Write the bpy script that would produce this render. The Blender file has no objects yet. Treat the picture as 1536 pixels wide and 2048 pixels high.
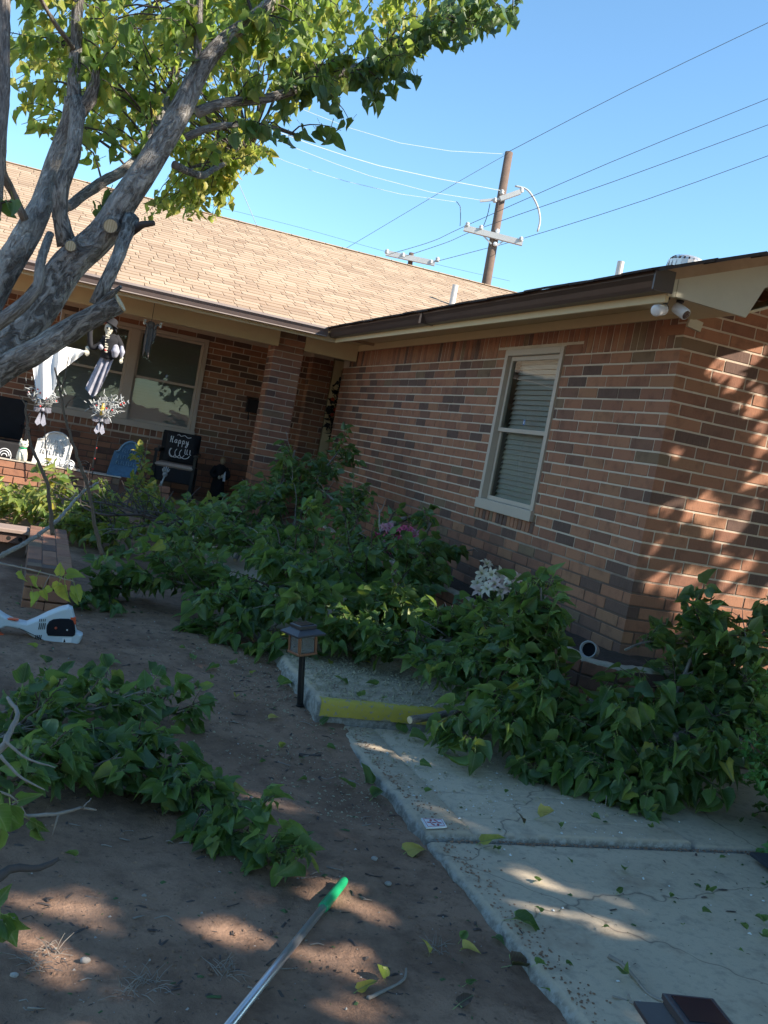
import bpy, math, random
import numpy as np
from mathutils import Vector, Matrix
R0 = random.Random(7)
NR = np.random.RandomState(11)
S = bpy.context.scene
COL = S.collection
# ------------------------------------------------------------------ camera, world, sun, exposure
F = 1961.8
CAM = Vector((-3.6144, -5.1989, 1.45))
RX = Vector((0.927768, -0.325604, 0.182286))
DN = Vector((0.150095, -0.121615, -0.981163))
FW = Vector((0.341639, 0.937652, -0.063959))
cd = bpy.data.cameras.new("camera"); cam = bpy.data.objects.new("camera", cd); COL.objects.link(cam)
cd.sensor_fit = 'HORIZONTAL'; cd.sensor_width = 36; cd.lens = 36 * F / 1536; cd.clip_end = 2000; cd.clip_start = .02
M = Matrix((RX, -DN, -FW)).transposed().to_4x4(); M.translation = CAM
cam.matrix_world = M
S.camera = cam
TOSUN = Vector((.81, -.59, .70)).normalized()
w = bpy.data.worlds.new("World"); S.world = w; w.use_nodes = True
nt = w.node_tree; sk = nt.nodes.new('ShaderNodeTexSky'); sk.sky_type = 'NISHITA'; sk.sun_disc = False
sk.sun_elevation = math.asin(TOSUN.z); sk.sun_rotation = math.atan2(TOSUN.x, TOSUN.y)
sk.air_density = 1.0; sk.dust_density = .0; sk.ozone_density = 4.2; sk.altitude = 0
nt.nodes['Background'].inputs[1].default_value = .105
tint = nt.nodes.new('ShaderNodeMix'); tint.data_type = 'RGBA'; tint.blend_type = 'MULTIPLY'; tint.inputs[0].default_value = 1; tint.inputs[7].default_value = (.84, .97, .93, 1)
nt.links.new(sk.outputs[0], tint.inputs[6]); nt.links.new(tint.outputs[2], nt.nodes['Background'].inputs[0])
sl = bpy.data.lights.new("sun", 'SUN'); sl.energy = 4.0; sl.angle = math.radians(.53); sl.color = (1, .90, .77)
so = bpy.data.objects.new("sun", sl); COL.objects.link(so); so.rotation_euler = TOSUN.to_track_quat('Z', 'Y').to_euler()
so.location = (3, -6, 12)
S.view_settings.view_transform = 'Standard'; S.view_settings.look = 'None'; S.view_settings.exposure = 1.5; S.view_settings.gamma = 1
S.render.engine = 'CYCLES'
S.cycles.max_bounces = 7; S.cycles.transparent_max_bounces = 12

# ------------------------------------------------------------------ helpers
def ray(px, py): return RX * ((px - 768) / F) + DN * ((py - 1024) / F) + FW
def at(px, py, ax, v):
    i = 'xyz'.index(ax); d = ray(px, py); return CAM + d * ((v - CAM[i]) / d[i])
def dep(px, py, d): return CAM + ray(px, py) * d
def proj(p):
    v = Vector(p) - CAM; z = v.dot(FW)
    if z < .05: return (-9999, -9999, z)
    return (768 + F * v.dot(RX) / z, 1024 + F * v.dot(DN) / z, z)
def vnoise(x, y, s=0):
    xi, yi = math.floor(x), math.floor(y); fx, fy = x - xi, y - yi
    fx = fx * fx * (3 - 2 * fx); fy = fy * fy * (3 - 2 * fy)
    def h(a, b):
        n = math.sin(a * 127.1 + b * 311.7 + s * 74.7) * 43758.5453; return n - math.floor(n)
    return (h(xi, yi) * (1 - fx) + h(xi + 1, yi) * fx) * (1 - fy) + (h(xi, yi + 1) * (1 - fx) + h(xi + 1, yi + 1) * fx) * fy
def fbm(x, y, s=0): return vnoise(x, y, s) * .5 + vnoise(x * 2.1, y * 2.1, s + 1) * .3 + vnoise(x * 4.3, y * 4.3, s + 2) * .2
def gz(x, y):
    b = float(np.interp(y, (-3, -1.8, -1.2, -.4, .4, 2, 6), (-.045, -.032, -.014, .045, .085, .11, .15)))
    e = min(1, abs(x + 1.97) / .3)
    return b + (fbm(x * 1.4, y * 1.4) - .5) * .05 * e + (fbm(x * 6, y * 6, 5) - .5) * .014
def gat(px, py, up=0.0):
    z = 0
    for _ in range(6):
        p = at(px, py, 'z', z + up); z = gz(p.x, p.y)
    return at(px, py, 'z', z + up)

def sag(mb, n0=0):
    mb.v[n0:] = [(x, y, z - .040 * (1 - min(1, max(0, (y + .56) / 6.5)))) for x, y, z in mb.v[n0:]]
class MB:
    def __init__(s): s.v = []; s.f = []; s.uv = []; s.at = []; s.cur = 0.0; s.mi = []; s.m = 0
    def face(s, idx, uvs=None):
        s.f.append(tuple(idx)); s.uv.append(uvs); s.at.append(s.cur); s.mi.append(s.m)
    def quad(s, a, b, c, d):
        n = len(s.v); s.v += [tuple(a), tuple(b), tuple(c), tuple(d)]; s.face((n, n + 1, n + 2, n + 3))
    def poly(s, pts):
        n = len(s.v); s.v += [tuple(p) for p in pts]; s.face(range(n, n + len(pts)))
    def box(s, c, h, M3=None, bev=0):
        """centre, half sizes, optional 3x3 matrix; bev chamfers every top/bottom edge ring"""
        n = len(s.v); P = []
        if bev <= 0:
            for z in (-1, 1):
                for x, y in ((-1, -1), (1, -1), (1, 1), (-1, 1)): P.append((x * h[0], y * h[1], z * h[2]))
            F_ = [(3, 2, 1, 0), (4, 5, 6, 7), (0, 1, 5, 4), (1, 2, 6, 5), (2, 3, 7, 6), (3, 0, 4, 7)]
        else:
            rings = [(-h[2], bev), (-h[2] + bev, 0), (h[2] - bev, 0), (h[2], bev)]
            for z, i in rings:
                for x, y in ((-1, -1), (1, -1), (1, 1), (-1, 1)): P.append((x * (h[0] - i), y * (h[1] - i), z))
            F_ = [(3, 2, 1, 0), (12, 13, 14, 15)]
            for r in range(3):
                for k in range(4): F_.append((r * 4 + k, r * 4 + (k + 1) % 4, r * 4 + 4 + (k + 1) % 4, r * 4 + 4 + k))
        c = Vector(c)
        for p in P:
            q = Vector(p)
            if M3: q = M3 @ q
            s.v.append(tuple(q + c))
        for f in F_: s.face([n + i for i in f])
    def bx(s, x0, x1, y0, y1, z0, z1, bev=0):
        s.box(((x0 + x1) / 2, (y0 + y1) / 2, (z0 + z1) / 2), (abs(x1 - x0) / 2, abs(y1 - y0) / 2, abs(z1 - z0) / 2), None, bev)
    def tube(s, pts, rad, n=8, cap=True, wob=0, seed=0, uvs=1.0, twist=0):
        pts = [Vector(p) for p in pts]
        if not hasattr(rad, '__len__'): rad = [rad] * len(pts)
        up = None; base = len(s.v); L = 0
        Ls = []
        for i, p in enumerate(pts):
            if i: L += (p - pts[i - 1]).length
            Ls.append(L)
            t = (pts[min(i + 1, len(pts) - 1)] - pts[max(i - 1, 0)])
            if t.length < 1e-9: t = Vector((0, 0, 1))
            t.normalize()
            if up is None:
                up = Vector((0, 0, 1)) if abs(t.z) < .9 else Vector((1, 0, 0))
            up = (up - t * up.dot(t)).normalized(); sd = t.cross(up)
            for k in range(n):
                a = 2 * math.pi * k / n
                r = rad[i]
                if wob: r *= 1 + wob * (2 * fbm(math.cos(a) * 1.6 + seed, L / max(rad[0], .004) * .33 + math.sin(a) * 1.6, seed) - 1)
                s.v.append(tuple(p + (up * math.cos(a) + sd * math.sin(a)) * r))
        for i in range(len(pts) - 1):
            for k in range(n):
                k2 = (k + 1) % n
                a0, a1 = k / n, (k + 1) / n
                s.face((base + i * n + k, base + i * n + k2, base + (i + 1) * n + k2, base + (i + 1) * n + k),
                       ((a0, Ls[i]), (a1, Ls[i]), (a1, Ls[i + 1]), (a0, Ls[i + 1])))
        if cap:
            s.face(tuple(base + k for k in reversed(range(n))))
            s.face(tuple(base + (len(pts) - 1) * n + k for k in range(n)))
    def ball(s, c, r, nu=10, nv=7, sc=(1, 1, 1)):
        c = Vector(c); pr = []; pts = []
        for i in range(nv + 1):
            a = math.pi * i / nv; pts.append(c + Vector((0, 0, math.cos(a) * r * sc[2]))); pr.append(max(math.sin(a) * r, 1e-4))
        base = len(s.v)
        for i in range(nv + 1):
            for k in range(nu):
                b = 2 * math.pi * k / nu
                s.v.append((pts[i].x + math.cos(b) * pr[i] * sc[0], pts[i].y + math.sin(b) * pr[i] * sc[1], pts[i].z))
        for i in range(nv):
            for k in range(nu):
                k2 = (k + 1) % nu; s.face((base + i * nu + k, base + (i + 1) * nu + k, base + (i + 1) * nu + k2, base + i * nu + k2))
    def lathe(s, c, prof, n=14, M3=None, square=False):
        c = Vector(c); base = len(s.v)
        for r, z in prof:
            for k in range(n):
                a = 2 * math.pi * (k + (.5 if square else 0)) / n
                rr = r * (math.sqrt(2) if square else 1)
                q = Vector((math.cos(a) * rr, math.sin(a) * rr, z))
                if M3: q = M3 @ q
                s.v.append(tuple(c + q))
        for i in range(len(prof) - 1):
            for k in range(n):
                k2 = (k + 1) % n; s.face((base + i * n + k, base + i * n + k2, base + (i + 1) * n + k2, base + (i + 1) * n + k))
        s.face(tuple(base + k for k in reversed(range(n)))); s.face(tuple(base + (len(prof) - 1) * n + k for k in range(n)))
    def prism(s, pts, thick, axis):
        """closed outline (3D, planar) extruded by vector axis*thick"""
        n = len(pts); a = Vector(axis) * thick; b = len(s.v)
        s.v += [tuple(Vector(p)) for p in pts] + [tuple(Vector(p) + a) for p in pts]
        s.face(tuple(range(b, b + n))); s.face(tuple(reversed(range(b + n, b + 2 * n))))
        for i in range(n): s.face((b + i, b + n + i, b + n + (i + 1) % n, b + (i + 1) % n))
    def mesh(s, name, mats, smooth=False):
        me = bpy.data.meshes.new(name); me.from_pydata(s.v, [], s.f)
        if not isinstance(mats, (list, tuple)): mats = [mats]
        for m in mats: me.materials.append(m)
        if any(u is not None for u in s.uv):
            ul = me.uv_layers.new(name='uv'); d = []
            for f, u in zip(s.f, s.uv):
                if u is None: d += [0.0, 0.0] * len(f)
                else:
                    for a in u: d += [a[0], a[1]]
            ul.data.foreach_set('uv', d)
        if any(a != 0.0 for a in s.at):
            la = me.attributes.new('rnd', 'FLOAT', 'FACE'); la.data.foreach_set('value', s.at)
        if any(s.mi): me.polygons.foreach_set('material_index', s.mi)
        if smooth: me.polygons.foreach_set('use_smooth', [True] * len(s.f))
        me.update(); return me
    def obj(s, name, mats, parent=None, smooth=False): return link(name, s.mesh(name, mats, smooth), parent)

def link(name, me, parent=None, mw=None):
    o = bpy.data.objects.new(name, me); COL.objects.link(o)
    if mw is not None: o.matrix_world = mw
    if parent is not None:
        o.parent = parent
        o.matrix_parent_inverse = WM.get(parent.name, Matrix.Identity(4)).inverted()
    WM[o.name] = mw.copy() if mw is not None else Matrix.Identity(4)
    return o
WM = {}
def props(o, label=None, cat=None, group=None, kind=None):
    if label: o['label'] = label
    if cat: o['category'] = cat
    if group: o['group'] = group
    if kind: o['kind'] = kind
    return o
def thing(name, loc, label, cat, group=None):
    o = bpy.data.objects.new(name, None); COL.objects.link(o); o.location = loc; o.empty_display_size = .1
    WM[o.name] = Matrix.Translation(Vector(loc)); props(o, label, cat, group); return o
def smoothpath(pts, rad, step):
    """Catmull-Rom through pts (and radii)"""
    pts = [Vector(p) for p in pts]; out = []; ro = []
    n = len(pts)
    for i in range(n - 1):
        p0, p1, p2, p3 = pts[max(i - 1, 0)], pts[i], pts[i + 1], pts[min(i + 2, n - 1)]
        m = max(1, int((p2 - p1).length / step))
        for k in range(m):
            t = k / m
            out.append(.5 * ((2 * p1) + (p2 - p0) * t + (2 * p0 - 5 * p1 + 4 * p2 - p3) * t * t + (3 * p1 - p0 - 3 * p2 + p3) * t ** 3))
            ro.append(rad[i] * (1 - t) + rad[i + 1] * t)
    out.append(pts[-1]); ro.append(rad[-1]); return out, ro
def wiggle(p, amt, rng):
    q = [Vector(x) for x in p]
    for i in range(1, len(q) - 1): q[i] += Vector((rng.uniform(-1, 1), rng.uniform(-1, 1), rng.uniform(-1, 1))) * amt
    return q

# ------------------------------------------------------------------ materials
def mat(name):
    m = bpy.data.materials.new(name); m.use_nodes = True; n = m.node_tree.nodes; b = n['Principled BSDF']; return m, m.node_tree, b
def N(t, k, **kw):
    n = t.nodes.new(k)
    for a, v in kw.items():
        if a.startswith('i_'): n.inputs[a[2:].replace('_', ' ')].default_value = v
        else: setattr(n, a, v)
    return n
def ramp(t, stops, src=None, interp='LINEAR'):
    r = t.nodes.new('ShaderNodeValToRGB'); r.color_ramp.interpolation = interp; e = r.color_ramp.elements
    while len(e) > 1: e.remove(e[-1])
    e[0].position = stops[0][0]; c = stops[0][1]; e[0].color = (*c, 1)
    for p, c in stops[1:]: x = e.new(p); x.color = (*c, 1)
    if src is not None: t.links.new(src, r.inputs[0])
    return r
def noise(t, scale, detail=4, rough=.55, coord=None, vec=None):
    n = t.nodes.new('ShaderNodeTexNoise'); n.inputs['Scale'].default_value = scale; n.inputs['Detail'].default_value = detail; n.inputs['Roughness'].default_value = rough
    if vec is not None: t.links.new(vec, n.inputs['Vector'])
    return n
def geo(t):
    return t.nodes.new('ShaderNodeNewGeometry')
def scaled(t, src, sc):
    m = t.nodes.new('ShaderNodeMapping'); m.inputs['Scale'].default_value = sc; t.links.new(src, m.inputs['Vector']); return m.outputs[0]
def mixc(t, a, b, f, mode='MIX'):
    m = t.nodes.new('ShaderNodeMix'); m.data_type = 'RGBA'; m.blend_type = mode
    for s, v in ((0, f), (6, a), (7, b)):
        if hasattr(v, 'is_linked') or hasattr(v, 'links'): t.links.new(v, m.inputs[s])
        elif s == 0: m.inputs[s].default_value = v
        else: m.inputs[s].default_value = (*v, 1)
    return m.outputs[2]
def bump(t, b, h, strength=.4, dist=.01):
    n = t.nodes.new('ShaderNodeBump'); n.inputs['Strength'].default_value = strength; n.inputs['Distance'].default_value = dist
    t.links.new(h, n.inputs['Height']); t.links.new(n.outputs[0], b.inputs['Normal']); return n
def plain(name, col, rough=.6, var=.25, scale=30, bmp=.15, metal=0, spec=.5, bd=.003):
    m, t, b = mat(name); g = geo(t)
    n = noise(t, scale, 5, .6, vec=g.outputs['Position']); n2 = noise(t, scale * .12, 4, .6, vec=g.outputs['Position'])
    c = mixc(t, tuple(x * (1 - var) for x in col), tuple(min(1, x * (1 + var)) for x in col), n.outputs[0])
    c = mixc(t, c, tuple(x * (1 - var * 1.2) for x in col), ramp(t, [(.45, (0, 0, 0)), (.75, (.8, .8, .8))], n2.outputs[0]).outputs[0])
    t.links.new(c, b.inputs['Base Color']); b.inputs['Roughness'].default_value = rough; b.inputs['Metallic'].default_value = metal
    b.inputs['Specular IOR Level'].default_value = spec
    if bmp: bump(t, b, n.outputs[0], bmp, bd)
    return m

def rnd_src(t, single):
    if single:
        o = t.nodes.new('ShaderNodeObjectInfo'); return o.outputs['Random']
    a = t.nodes.new('ShaderNodeAttribute'); a.attribute_name = 'rnd'; return a.outputs['Fac']
BR = [(0, (.30, .138, .085)), (.22, (.24, .112, .075)), (.40, (.33, .158, .098)), (.53, (.19, .10, .072)), (.64, (.30, .138, .088)), (.73, (.125, .076, .062)), (.83, (.19, .125, .082)), (.87, (.30, .150, .09)), (.96, (.115, .072, .06))]
BR = [(p, tuple(x * k for x, k in zip(c, (1.12, 1.13, 1.10)))) for p, c in BR]
def brick_mat(name, single, pal=BR):
    m, t, b = mat(name); g = geo(t); s = rnd_src(t, single)
    c = ramp(t, pal, s, 'CONSTANT').outputs[0]
    n = noise(t, 9, 4, .6, vec=g.outputs['Position'])
    st = noise(t, 1, 4, .7, vec=scaled(t, g.outputs['Position'], (130, 130, 16)))
    c = mixc(t, c, (.075, .045, .038), ramp(t, [(.5, (0, 0, 0)), (.8, (.6, .6, .6))], n.outputs[0]).outputs[0])
    c = mixc(t, c, (.30, .17, .11), ramp(t, [(.5, (0, 0, 0)), (.9, (.5, .5, .5))], st.outputs[0]).outputs[0])
    sp = noise(t, 260, 2, .5, vec=g.outputs['Position'])
    c = mixc(t, c, (.03, .024, .022), ramp(t, [(.64, (0, 0, 0)), (.74, (.6, .6, .6))], sp.outputs[0]).outputs[0])
    t.links.new(c, b.inputs['Base Color']); b.inputs['Roughness'].default_value = .86; b.inputs['Specular IOR Level'].default_value = .25
    bump(t, b, st.outputs[0], .55, .004); return m
def mortar_mat():
    m, t, b = mat('mortar'); g = geo(t); n = noise(t, 60, 5, .7, vec=g.outputs['Position']); n2 = noise(t, 2.5, 4, .6, vec=g.outputs['Position'])
    sx = t.nodes.new('ShaderNodeSeparateXYZ'); t.links.new(g.outputs['Position'], sx.inputs[0])
    c = mixc(t, (.50, .41, .32), (.62, .52, .41), n.outputs[0])
    c = mixc(t, c, (.25, .18, .135), ramp(t, [(.5, (0, 0, 0)), (.8, (.6, .6, .6))], n2.outputs[0]).outputs[0])
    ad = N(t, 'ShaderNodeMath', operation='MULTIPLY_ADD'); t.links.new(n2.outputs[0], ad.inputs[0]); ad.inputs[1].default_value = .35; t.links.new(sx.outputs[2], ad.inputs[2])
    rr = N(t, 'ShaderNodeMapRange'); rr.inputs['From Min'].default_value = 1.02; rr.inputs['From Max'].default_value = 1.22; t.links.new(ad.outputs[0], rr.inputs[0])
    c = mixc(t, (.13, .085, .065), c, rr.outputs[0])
    t.links.new(c, b.inputs['Base Color']); b.inputs['Roughness'].default_value = .95
    bump(t, b, n.outputs[0], .7, .004); return m
M_brick = brick_mat('brick_face', False); M_brick1 = brick_mat('brick_face_single', True); M_mortar = mortar_mat()
def shingle_mat(name, single):
    m, t, b = mat(name); g = geo(t); s = rnd_src(t, single)
    c = ramp(t, [(0, (.385, .28, .185)), (.3, (.445, .335, .225)), (.55, (.32, .228, .15)), (.8, (.48, .37, .255))], s).outputs[0]
    n = noise(t, 300, 3, .7, vec=g.outputs['Position']); n2 = noise(t, 1.1, 3, .6, vec=g.outputs['Position'])
    c = mixc(t, c, (.30, .20, .135), ramp(t, [(.4, (0, 0, 0)), (.75, (.7, .7, .7))], n.outputs[0]).outputs[0])
    c = mixc(t, c, (.30, .19, .12), ramp(t, [(.5, (0, 0, 0)), (.8, (.45, .45, .45))], n2.outputs[0]).outputs[0])
    t.links.new(c, b.inputs['Base Color']); b.inputs['Roughness'].default_value = .95; bump(t, b, n.outputs[0], .5, .003); return m
M_sh = shingle_mat('shingle_grit', False); M_sh1 = shingle_mat('shingle_grit_single', True)
def leaf_mat(name, single, pal, under, vein=(.16, .21, .09), trans=.35, gloss=.42):
    m, t, b = mat(name); s = rnd_src(t, single); g = geo(t)
    c = ramp(t, pal, s).outputs[0]
    uv = t.nodes.new('ShaderNodeUVMap'); sx = t.nodes.new('ShaderNodeSeparateXYZ'); t.links.new(uv.outputs[0], sx.inputs[0])
    ab = N(t, 'ShaderNodeMath', operation='ABSOLUTE'); t.links.new(sx.outputs[0], ab.inputs[0])
    r1 = N(t, 'ShaderNodeMapRange'); r1.inputs['From Min'].default_value = .012; r1.inputs['From Max'].default_value = .035; r1.inputs['To Min'].default_value = .85; r1.inputs['To Max'].default_value = 0; t.links.new(ab.outputs[0], r1.inputs[0])
    k = N(t, 'ShaderNodeMath', operation='MULTIPLY_ADD'); t.links.new(ab.outputs[0], k.inputs[0]); k.inputs[1].default_value = -.95; t.links.new(sx.outputs[1], k.inputs[2])
    k2 = N(t, 'ShaderNodeMath', operation='MULTIPLY'); t.links.new(k.outputs[0], k2.inputs[0]); k2.inputs[1].default_value = 6.0
    fr = N(t, 'ShaderNodeMath', operation='FRACT'); t.links.new(k2.outputs[0], fr.inputs[0])
    r2 = N(t, 'ShaderNodeMapRange'); r2.inputs['From Min'].default_value = .0; r2.inputs['From Max'].default_value = .17; r2.inputs['To Min'].default_value = .5; r2.inputs['To Max'].default_value = 0; t.links.new(fr.outputs[0], r2.inputs[0])
    mx = N(t, 'ShaderNodeMath', operation='MAXIMUM'); t.links.new(r1.outputs[0], mx.inputs[0]); t.links.new(r2.outputs[0], mx.inputs[1])
    n = noise(t, 22, 3, .6, vec=g.outputs['Position'])
    c = mixc(t, c, tuple(x * .62 for x in pal[0][1]), ramp(t, [(.4, (0, 0, 0)), (.8, (.7, .7, .7))], n.outputs[0]).outputs[0])
    c = mixc(t, c, vein, mx.outputs[0])
    pt = N(t, 'ShaderNodeMath', operation='LESS_THAN'); t.links.new(sx.outputs[1], pt.inputs[0]); pt.inputs[1].default_value = -.045
    bk = mixc(t, c, under, .5)
    c2 = mixc(t, mixc(t, c, bk, g.outputs['Backfacing']), (.26, .33, .12), pt.outputs[0])
    t.links.new(c2, b.inputs['Base Color']); b.inputs['Roughness'].default_value = gloss; b.inputs['Specular IOR Level'].default_value = .42
    tr = t.nodes.new('ShaderNodeBsdfTranslucent'); tc = mixc(t, c, (.55, .75, .12), .42); t.links.new(tc, tr.inputs[0])
    ms = t.nodes.new('ShaderNodeMixShader'); ms.inputs[0].default_value = trans
    t.links.new(b.outputs[0], ms.inputs[1]); t.links.new(tr.outputs[0], ms.inputs[2]); t.links.new(ms.outputs[0], t.nodes['Material Output'].inputs[0])
    bump(t, b, mx.outputs[0], .35, .002)
    return m
def leaf_pair(name, *a, **k): return (leaf_mat(name, False, *a, **k), leaf_mat(name + '_single', True, *a, **k))
G1 = [(0, (.034, .085, .020)), (.3, (.052, .122, .028)), (.6, (.078, .165, .036)), (.85, (.125, .225, .048)), (.975, (.19, .29, .06)), (1, (.42, .37, .06))]
G2 = [(0, (.08, .15, .035)), (.3, (.15, .22, .045)), (.55, (.26, .30, .055)), (.75, (.42, .38, .06)), (1, (.52, .38, .06))]
G3 = [(0, (.08, .16, .035)), (.3, (.15, .25, .05)), (.6, (.27, .35, .065)), (.8, (.48, .46, .08)), (1, (.62, .48, .08))]
G4 = [(0, (.20, .30, .05)), (.4, (.36, .40, .07)), (.7, (.55, .48, .08)), (1, (.66, .46, .07))]
L_green = leaf_pair('leaf_green', G1, (.12, .20, .12))
L_mid = leaf_pair('leaf_turning', G2, (.20, .25, .12), trans=.4)
L_crown = leaf_pair('leaf_crown', G3, (.2, .28, .1), trans=.55)
L_yellow = leaf_pair('leaf_yellow', G4, (.45, .45, .15), trans=.58)
L_ivy = leaf_pair('leaf_shrub', [(0, (.05, .17, .045)), (.5, (.075, .24, .06)), (1, (.11, .30, .07))], (.10, .2, .08), gloss=.3)
L_dry = leaf_pair('leaf_dry', [(0, (.10, .055, .035)), (1, (.05, .03, .035))], (.1, .06, .05), trans=.1)

def bark_mat(name, c0, c1, c2, sc=1.0, bs=.9):
    m, t, b = mat(name); uv = t.nodes.new('ShaderNodeUVMap'); g = geo(t)
    v = scaled(t, uv.outputs[0], (9 * sc, 13 * sc, 1)); n = noise(t, 1.3, 8, .62, vec=v); n.inputs['Distortion'].default_value = 1.4
    v2 = scaled(t, uv.outputs[0], (22 * sc, 15 * sc, 1)); n2 = noise(t, 1.5, 6, .65, vec=v2)
    n3 = noise(t, 5, 3, .5, vec=g.outputs['Position']); n4 = noise(t, 45, 4, .6, vec=g.outputs['Position'])
    fi = ramp(t, [(.40, (0, 0, 0)), (.5, (.65, .65, .65)), (.62, (1, 1, 1))], n.outputs[0]).outputs[0]
    c = mixc(t, c0, c1, fi); c = mixc(t, c, c2, ramp(t, [(.48, (0, 0, 0)), (.68, (.8, .8, .8))], n3.outputs[0]).outputs[0])
    c = mixc(t, c, c0, ramp(t, [(.52, (0, 0, 0)), (.7, (.8, .8, .8))], n2.outputs[0]).outputs[0])
    c = mixc(t, c, tuple(x * 1.35 for x in c2), ramp(t, [(.6, (0, 0, 0)), (.75, (.5, .5, .5))], n4.outputs[0]).outputs[0])
    t.links.new(c, b.inputs['Base Color']); b.inputs['Roughness'].default_value = .9; b.inputs['Specular IOR Level'].default_value = .2
    s = N(t, 'ShaderNodeMath', operation='MULTIPLY_ADD'); t.links.new(n2.outputs[0], s.inputs[0]); s.inputs[1].default_value = .5; t.links.new(fi, s.inputs[2])
    bump(t, b, s.outputs[0], bs, .012 / sc); return m
M_bark = bark_mat('bark_grey', (.12, .105, .092), (.42, .39, .355), (.62, .585, .53), 1.0, 1.0)  # palest tone makes blotches that stand in for sunlit patches on the limbs
M_bark2 = bark_mat('bark_smooth', (.13, .11, .095), (.30, .265, .235), (.42, .38, .33), 1.0, .6)
M_twig = plain('twig_brown', (.12, .085, .06), .85, .35, 60, .2)
M_twigg = plain('twig_green', (.12, .15, .07), .8, .3, 60, .1)
M_dead = plain('dead_stick', (.27, .235, .20), .85, .35, 50, .3)
M_darkwood = plain('dark_twig', (.07, .055, .05), .85, .3, 50, .3)
def wood_mat():
    m, t, b = mat('cut_wood'); tc = t.nodes.new('ShaderNodeTexCoord')
    w_ = t.nodes.new('ShaderNodeTexWave'); w_.wave_type = 'RINGS'; w_.rings_direction = 'Z'; w_.inputs['Scale'].default_value = 45; w_.inputs['Distortion'].default_value = 3; w_.inputs['Detail'].default_value = 3
    t.links.new(tc.outputs['Object'], w_.inputs['Vector'])
    c = mixc(t, (.50, .38, .22), (.66, .55, .36), w_.outputs[0]); n = noise(t, 9, 4, .6, vec=tc.outputs['Object'])
    c = mixc(t, c, (.30, .20, .11), ramp(t, [(.5, (0, 0, 0)), (.75, (.7, .7, .7))], n.outputs[0]).outputs[0])
    t.links.new(c, b.inputs['Base Color']); b.inputs['Roughness'].default_value = .85; return m
M_wood = wood_mat()
M_cream = plain('cream_paint', (.62, .51, .31), .55, .06, 14, .06)
M_cream2 = plain('pale_paint', (.54, .50, .38), .55, .08, 14, .1)
M_taupe = plain('taupe_vinyl', (.50, .43, .355), .5, .05, 20, .03)
M_gutter = plain('brown_gutter', (.075, .05, .042), .38, .18, 18, .05)
M_gutter_lit = plain('sunlit_gutter', (.20, .15, .135), .4, .12, 18, .05)  # same brown gutter over the porch, sunlight put into its paler colour
M_dripw = plain('gutter_edge', (.34, .28, .25), .45, .15, 20, .05)
M_black = plain('black_metal', (.012, .012, .014), .35, .2, 30, .05)
M_blackcloth = plain('black_cloth', (.014, .014, .017), .9, .3, 80, .4)
M_white = plain('white_plastic', (.78, .80, .82), .35, .03, 20, 0)
M_cloth = plain('white_sheet', (.82, .83, .82), .8, .03, 40, .2)
M_bone = plain('bone_plastic', (.62, .58, .46), .5, .25, 60, .2)
M_grey = plain('grey_gauze', (.17, .145, .12), .95, .4, 50, .5)
M_greycl = plain('grey_striped_cloth', (.36, .36, .42), .9, .5, 45, .4)
M_tan = plain('tan_cushion', (.42, .33, .27), .9, .1, 60, .3)
M_orange = plain('orange_plastic', (.62, .09, .03), .4, .1, 30, 0)
M_rope = plain('orange_wood_panel', (.34, .15, .06), .5, .25, 12, .05)
M_bluegrey = plain('tool_shell', (.56, .62, .66), .35, .04, 20, .03)
M_dark = plain('dark_smoke', (.012, .015, .022), .15, .1, 20, 0)
M_alu = plain('brushed_aluminium', (.62, .63, .66), .33, .06, 60, .03, metal=.85)
M_greenp = plain('green_grip', (.01, .30, .12), .4, .08, 30, .1)
M_tomb = plain('blue_foam_stone', (.07, .16, .26), .8, .4, 30, .6, bd=.01)
M_tomb2 = plain('blue_relief', (.14, .26, .36), .8, .4, 30, .4)
M_tombw = plain('white_foam_stone', (.68, .68, .66), .8, .15, 40, .6, bd=.01)
M_copper = plain('copper_frame', (.26, .115, .06), .45, .2, 40, .05, metal=.3)
M_pole = plain('weathered_pole', (.15, .10, .075), .9, .4, 6, .5)
M_galv = plain('pale_crossarm', (.50, .51, .50), .6, .15, 8, .1)
M_wire = plain('wire_dark', (.06, .065, .075), .6, .1, 5, 0)
M_wirel = plain('wire_pale', (.36, .42, .45), .6, .1, 5, 0)
M_cat = plain('cat_glaze', (.74, .74, .62), .3, .3, 45, .05)
M_twinkle = plain('snowy_branch', (.40, .42, .42), .8, .75, 50, .3)
M_red = plain('red_berry', (.55, .03, .03), .3, .2, 40, 0)
M_gold = plain('gold_bulb', (.75, .52, .10), .3, .2, 40, 0)
M_door = plain('door_wood', (.33, .15, .075), .45, .25, 12, .08)
M_pink = plain('pale_lily', (.62, .46, .40), .6, .12, 60, .1)
M_lilyc = plain('lily_throat', (.45, .45, .18), .6, .2, 60, .1)
M_mag = plain('magenta_petal', (.50, .05, .14), .6, .45, 60, .1)
M_mat = plain('door_mat', (.03, .035, .045), .95, .3, 120, .7)
M_skin = plain('figurine_skin', (.42, .30, .18), .6, .2, 60, 0)
M_stone = plain('pebble_stone', (.36, .33, .30), .85, .35, 60, .3)
M_chip = plain('wood_chip', (.36, .325, .225), .9, .3, 200, 0)
M_chipw = plain('white_speck', (.62, .66, .66), .9, .2, 200, 0)
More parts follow.
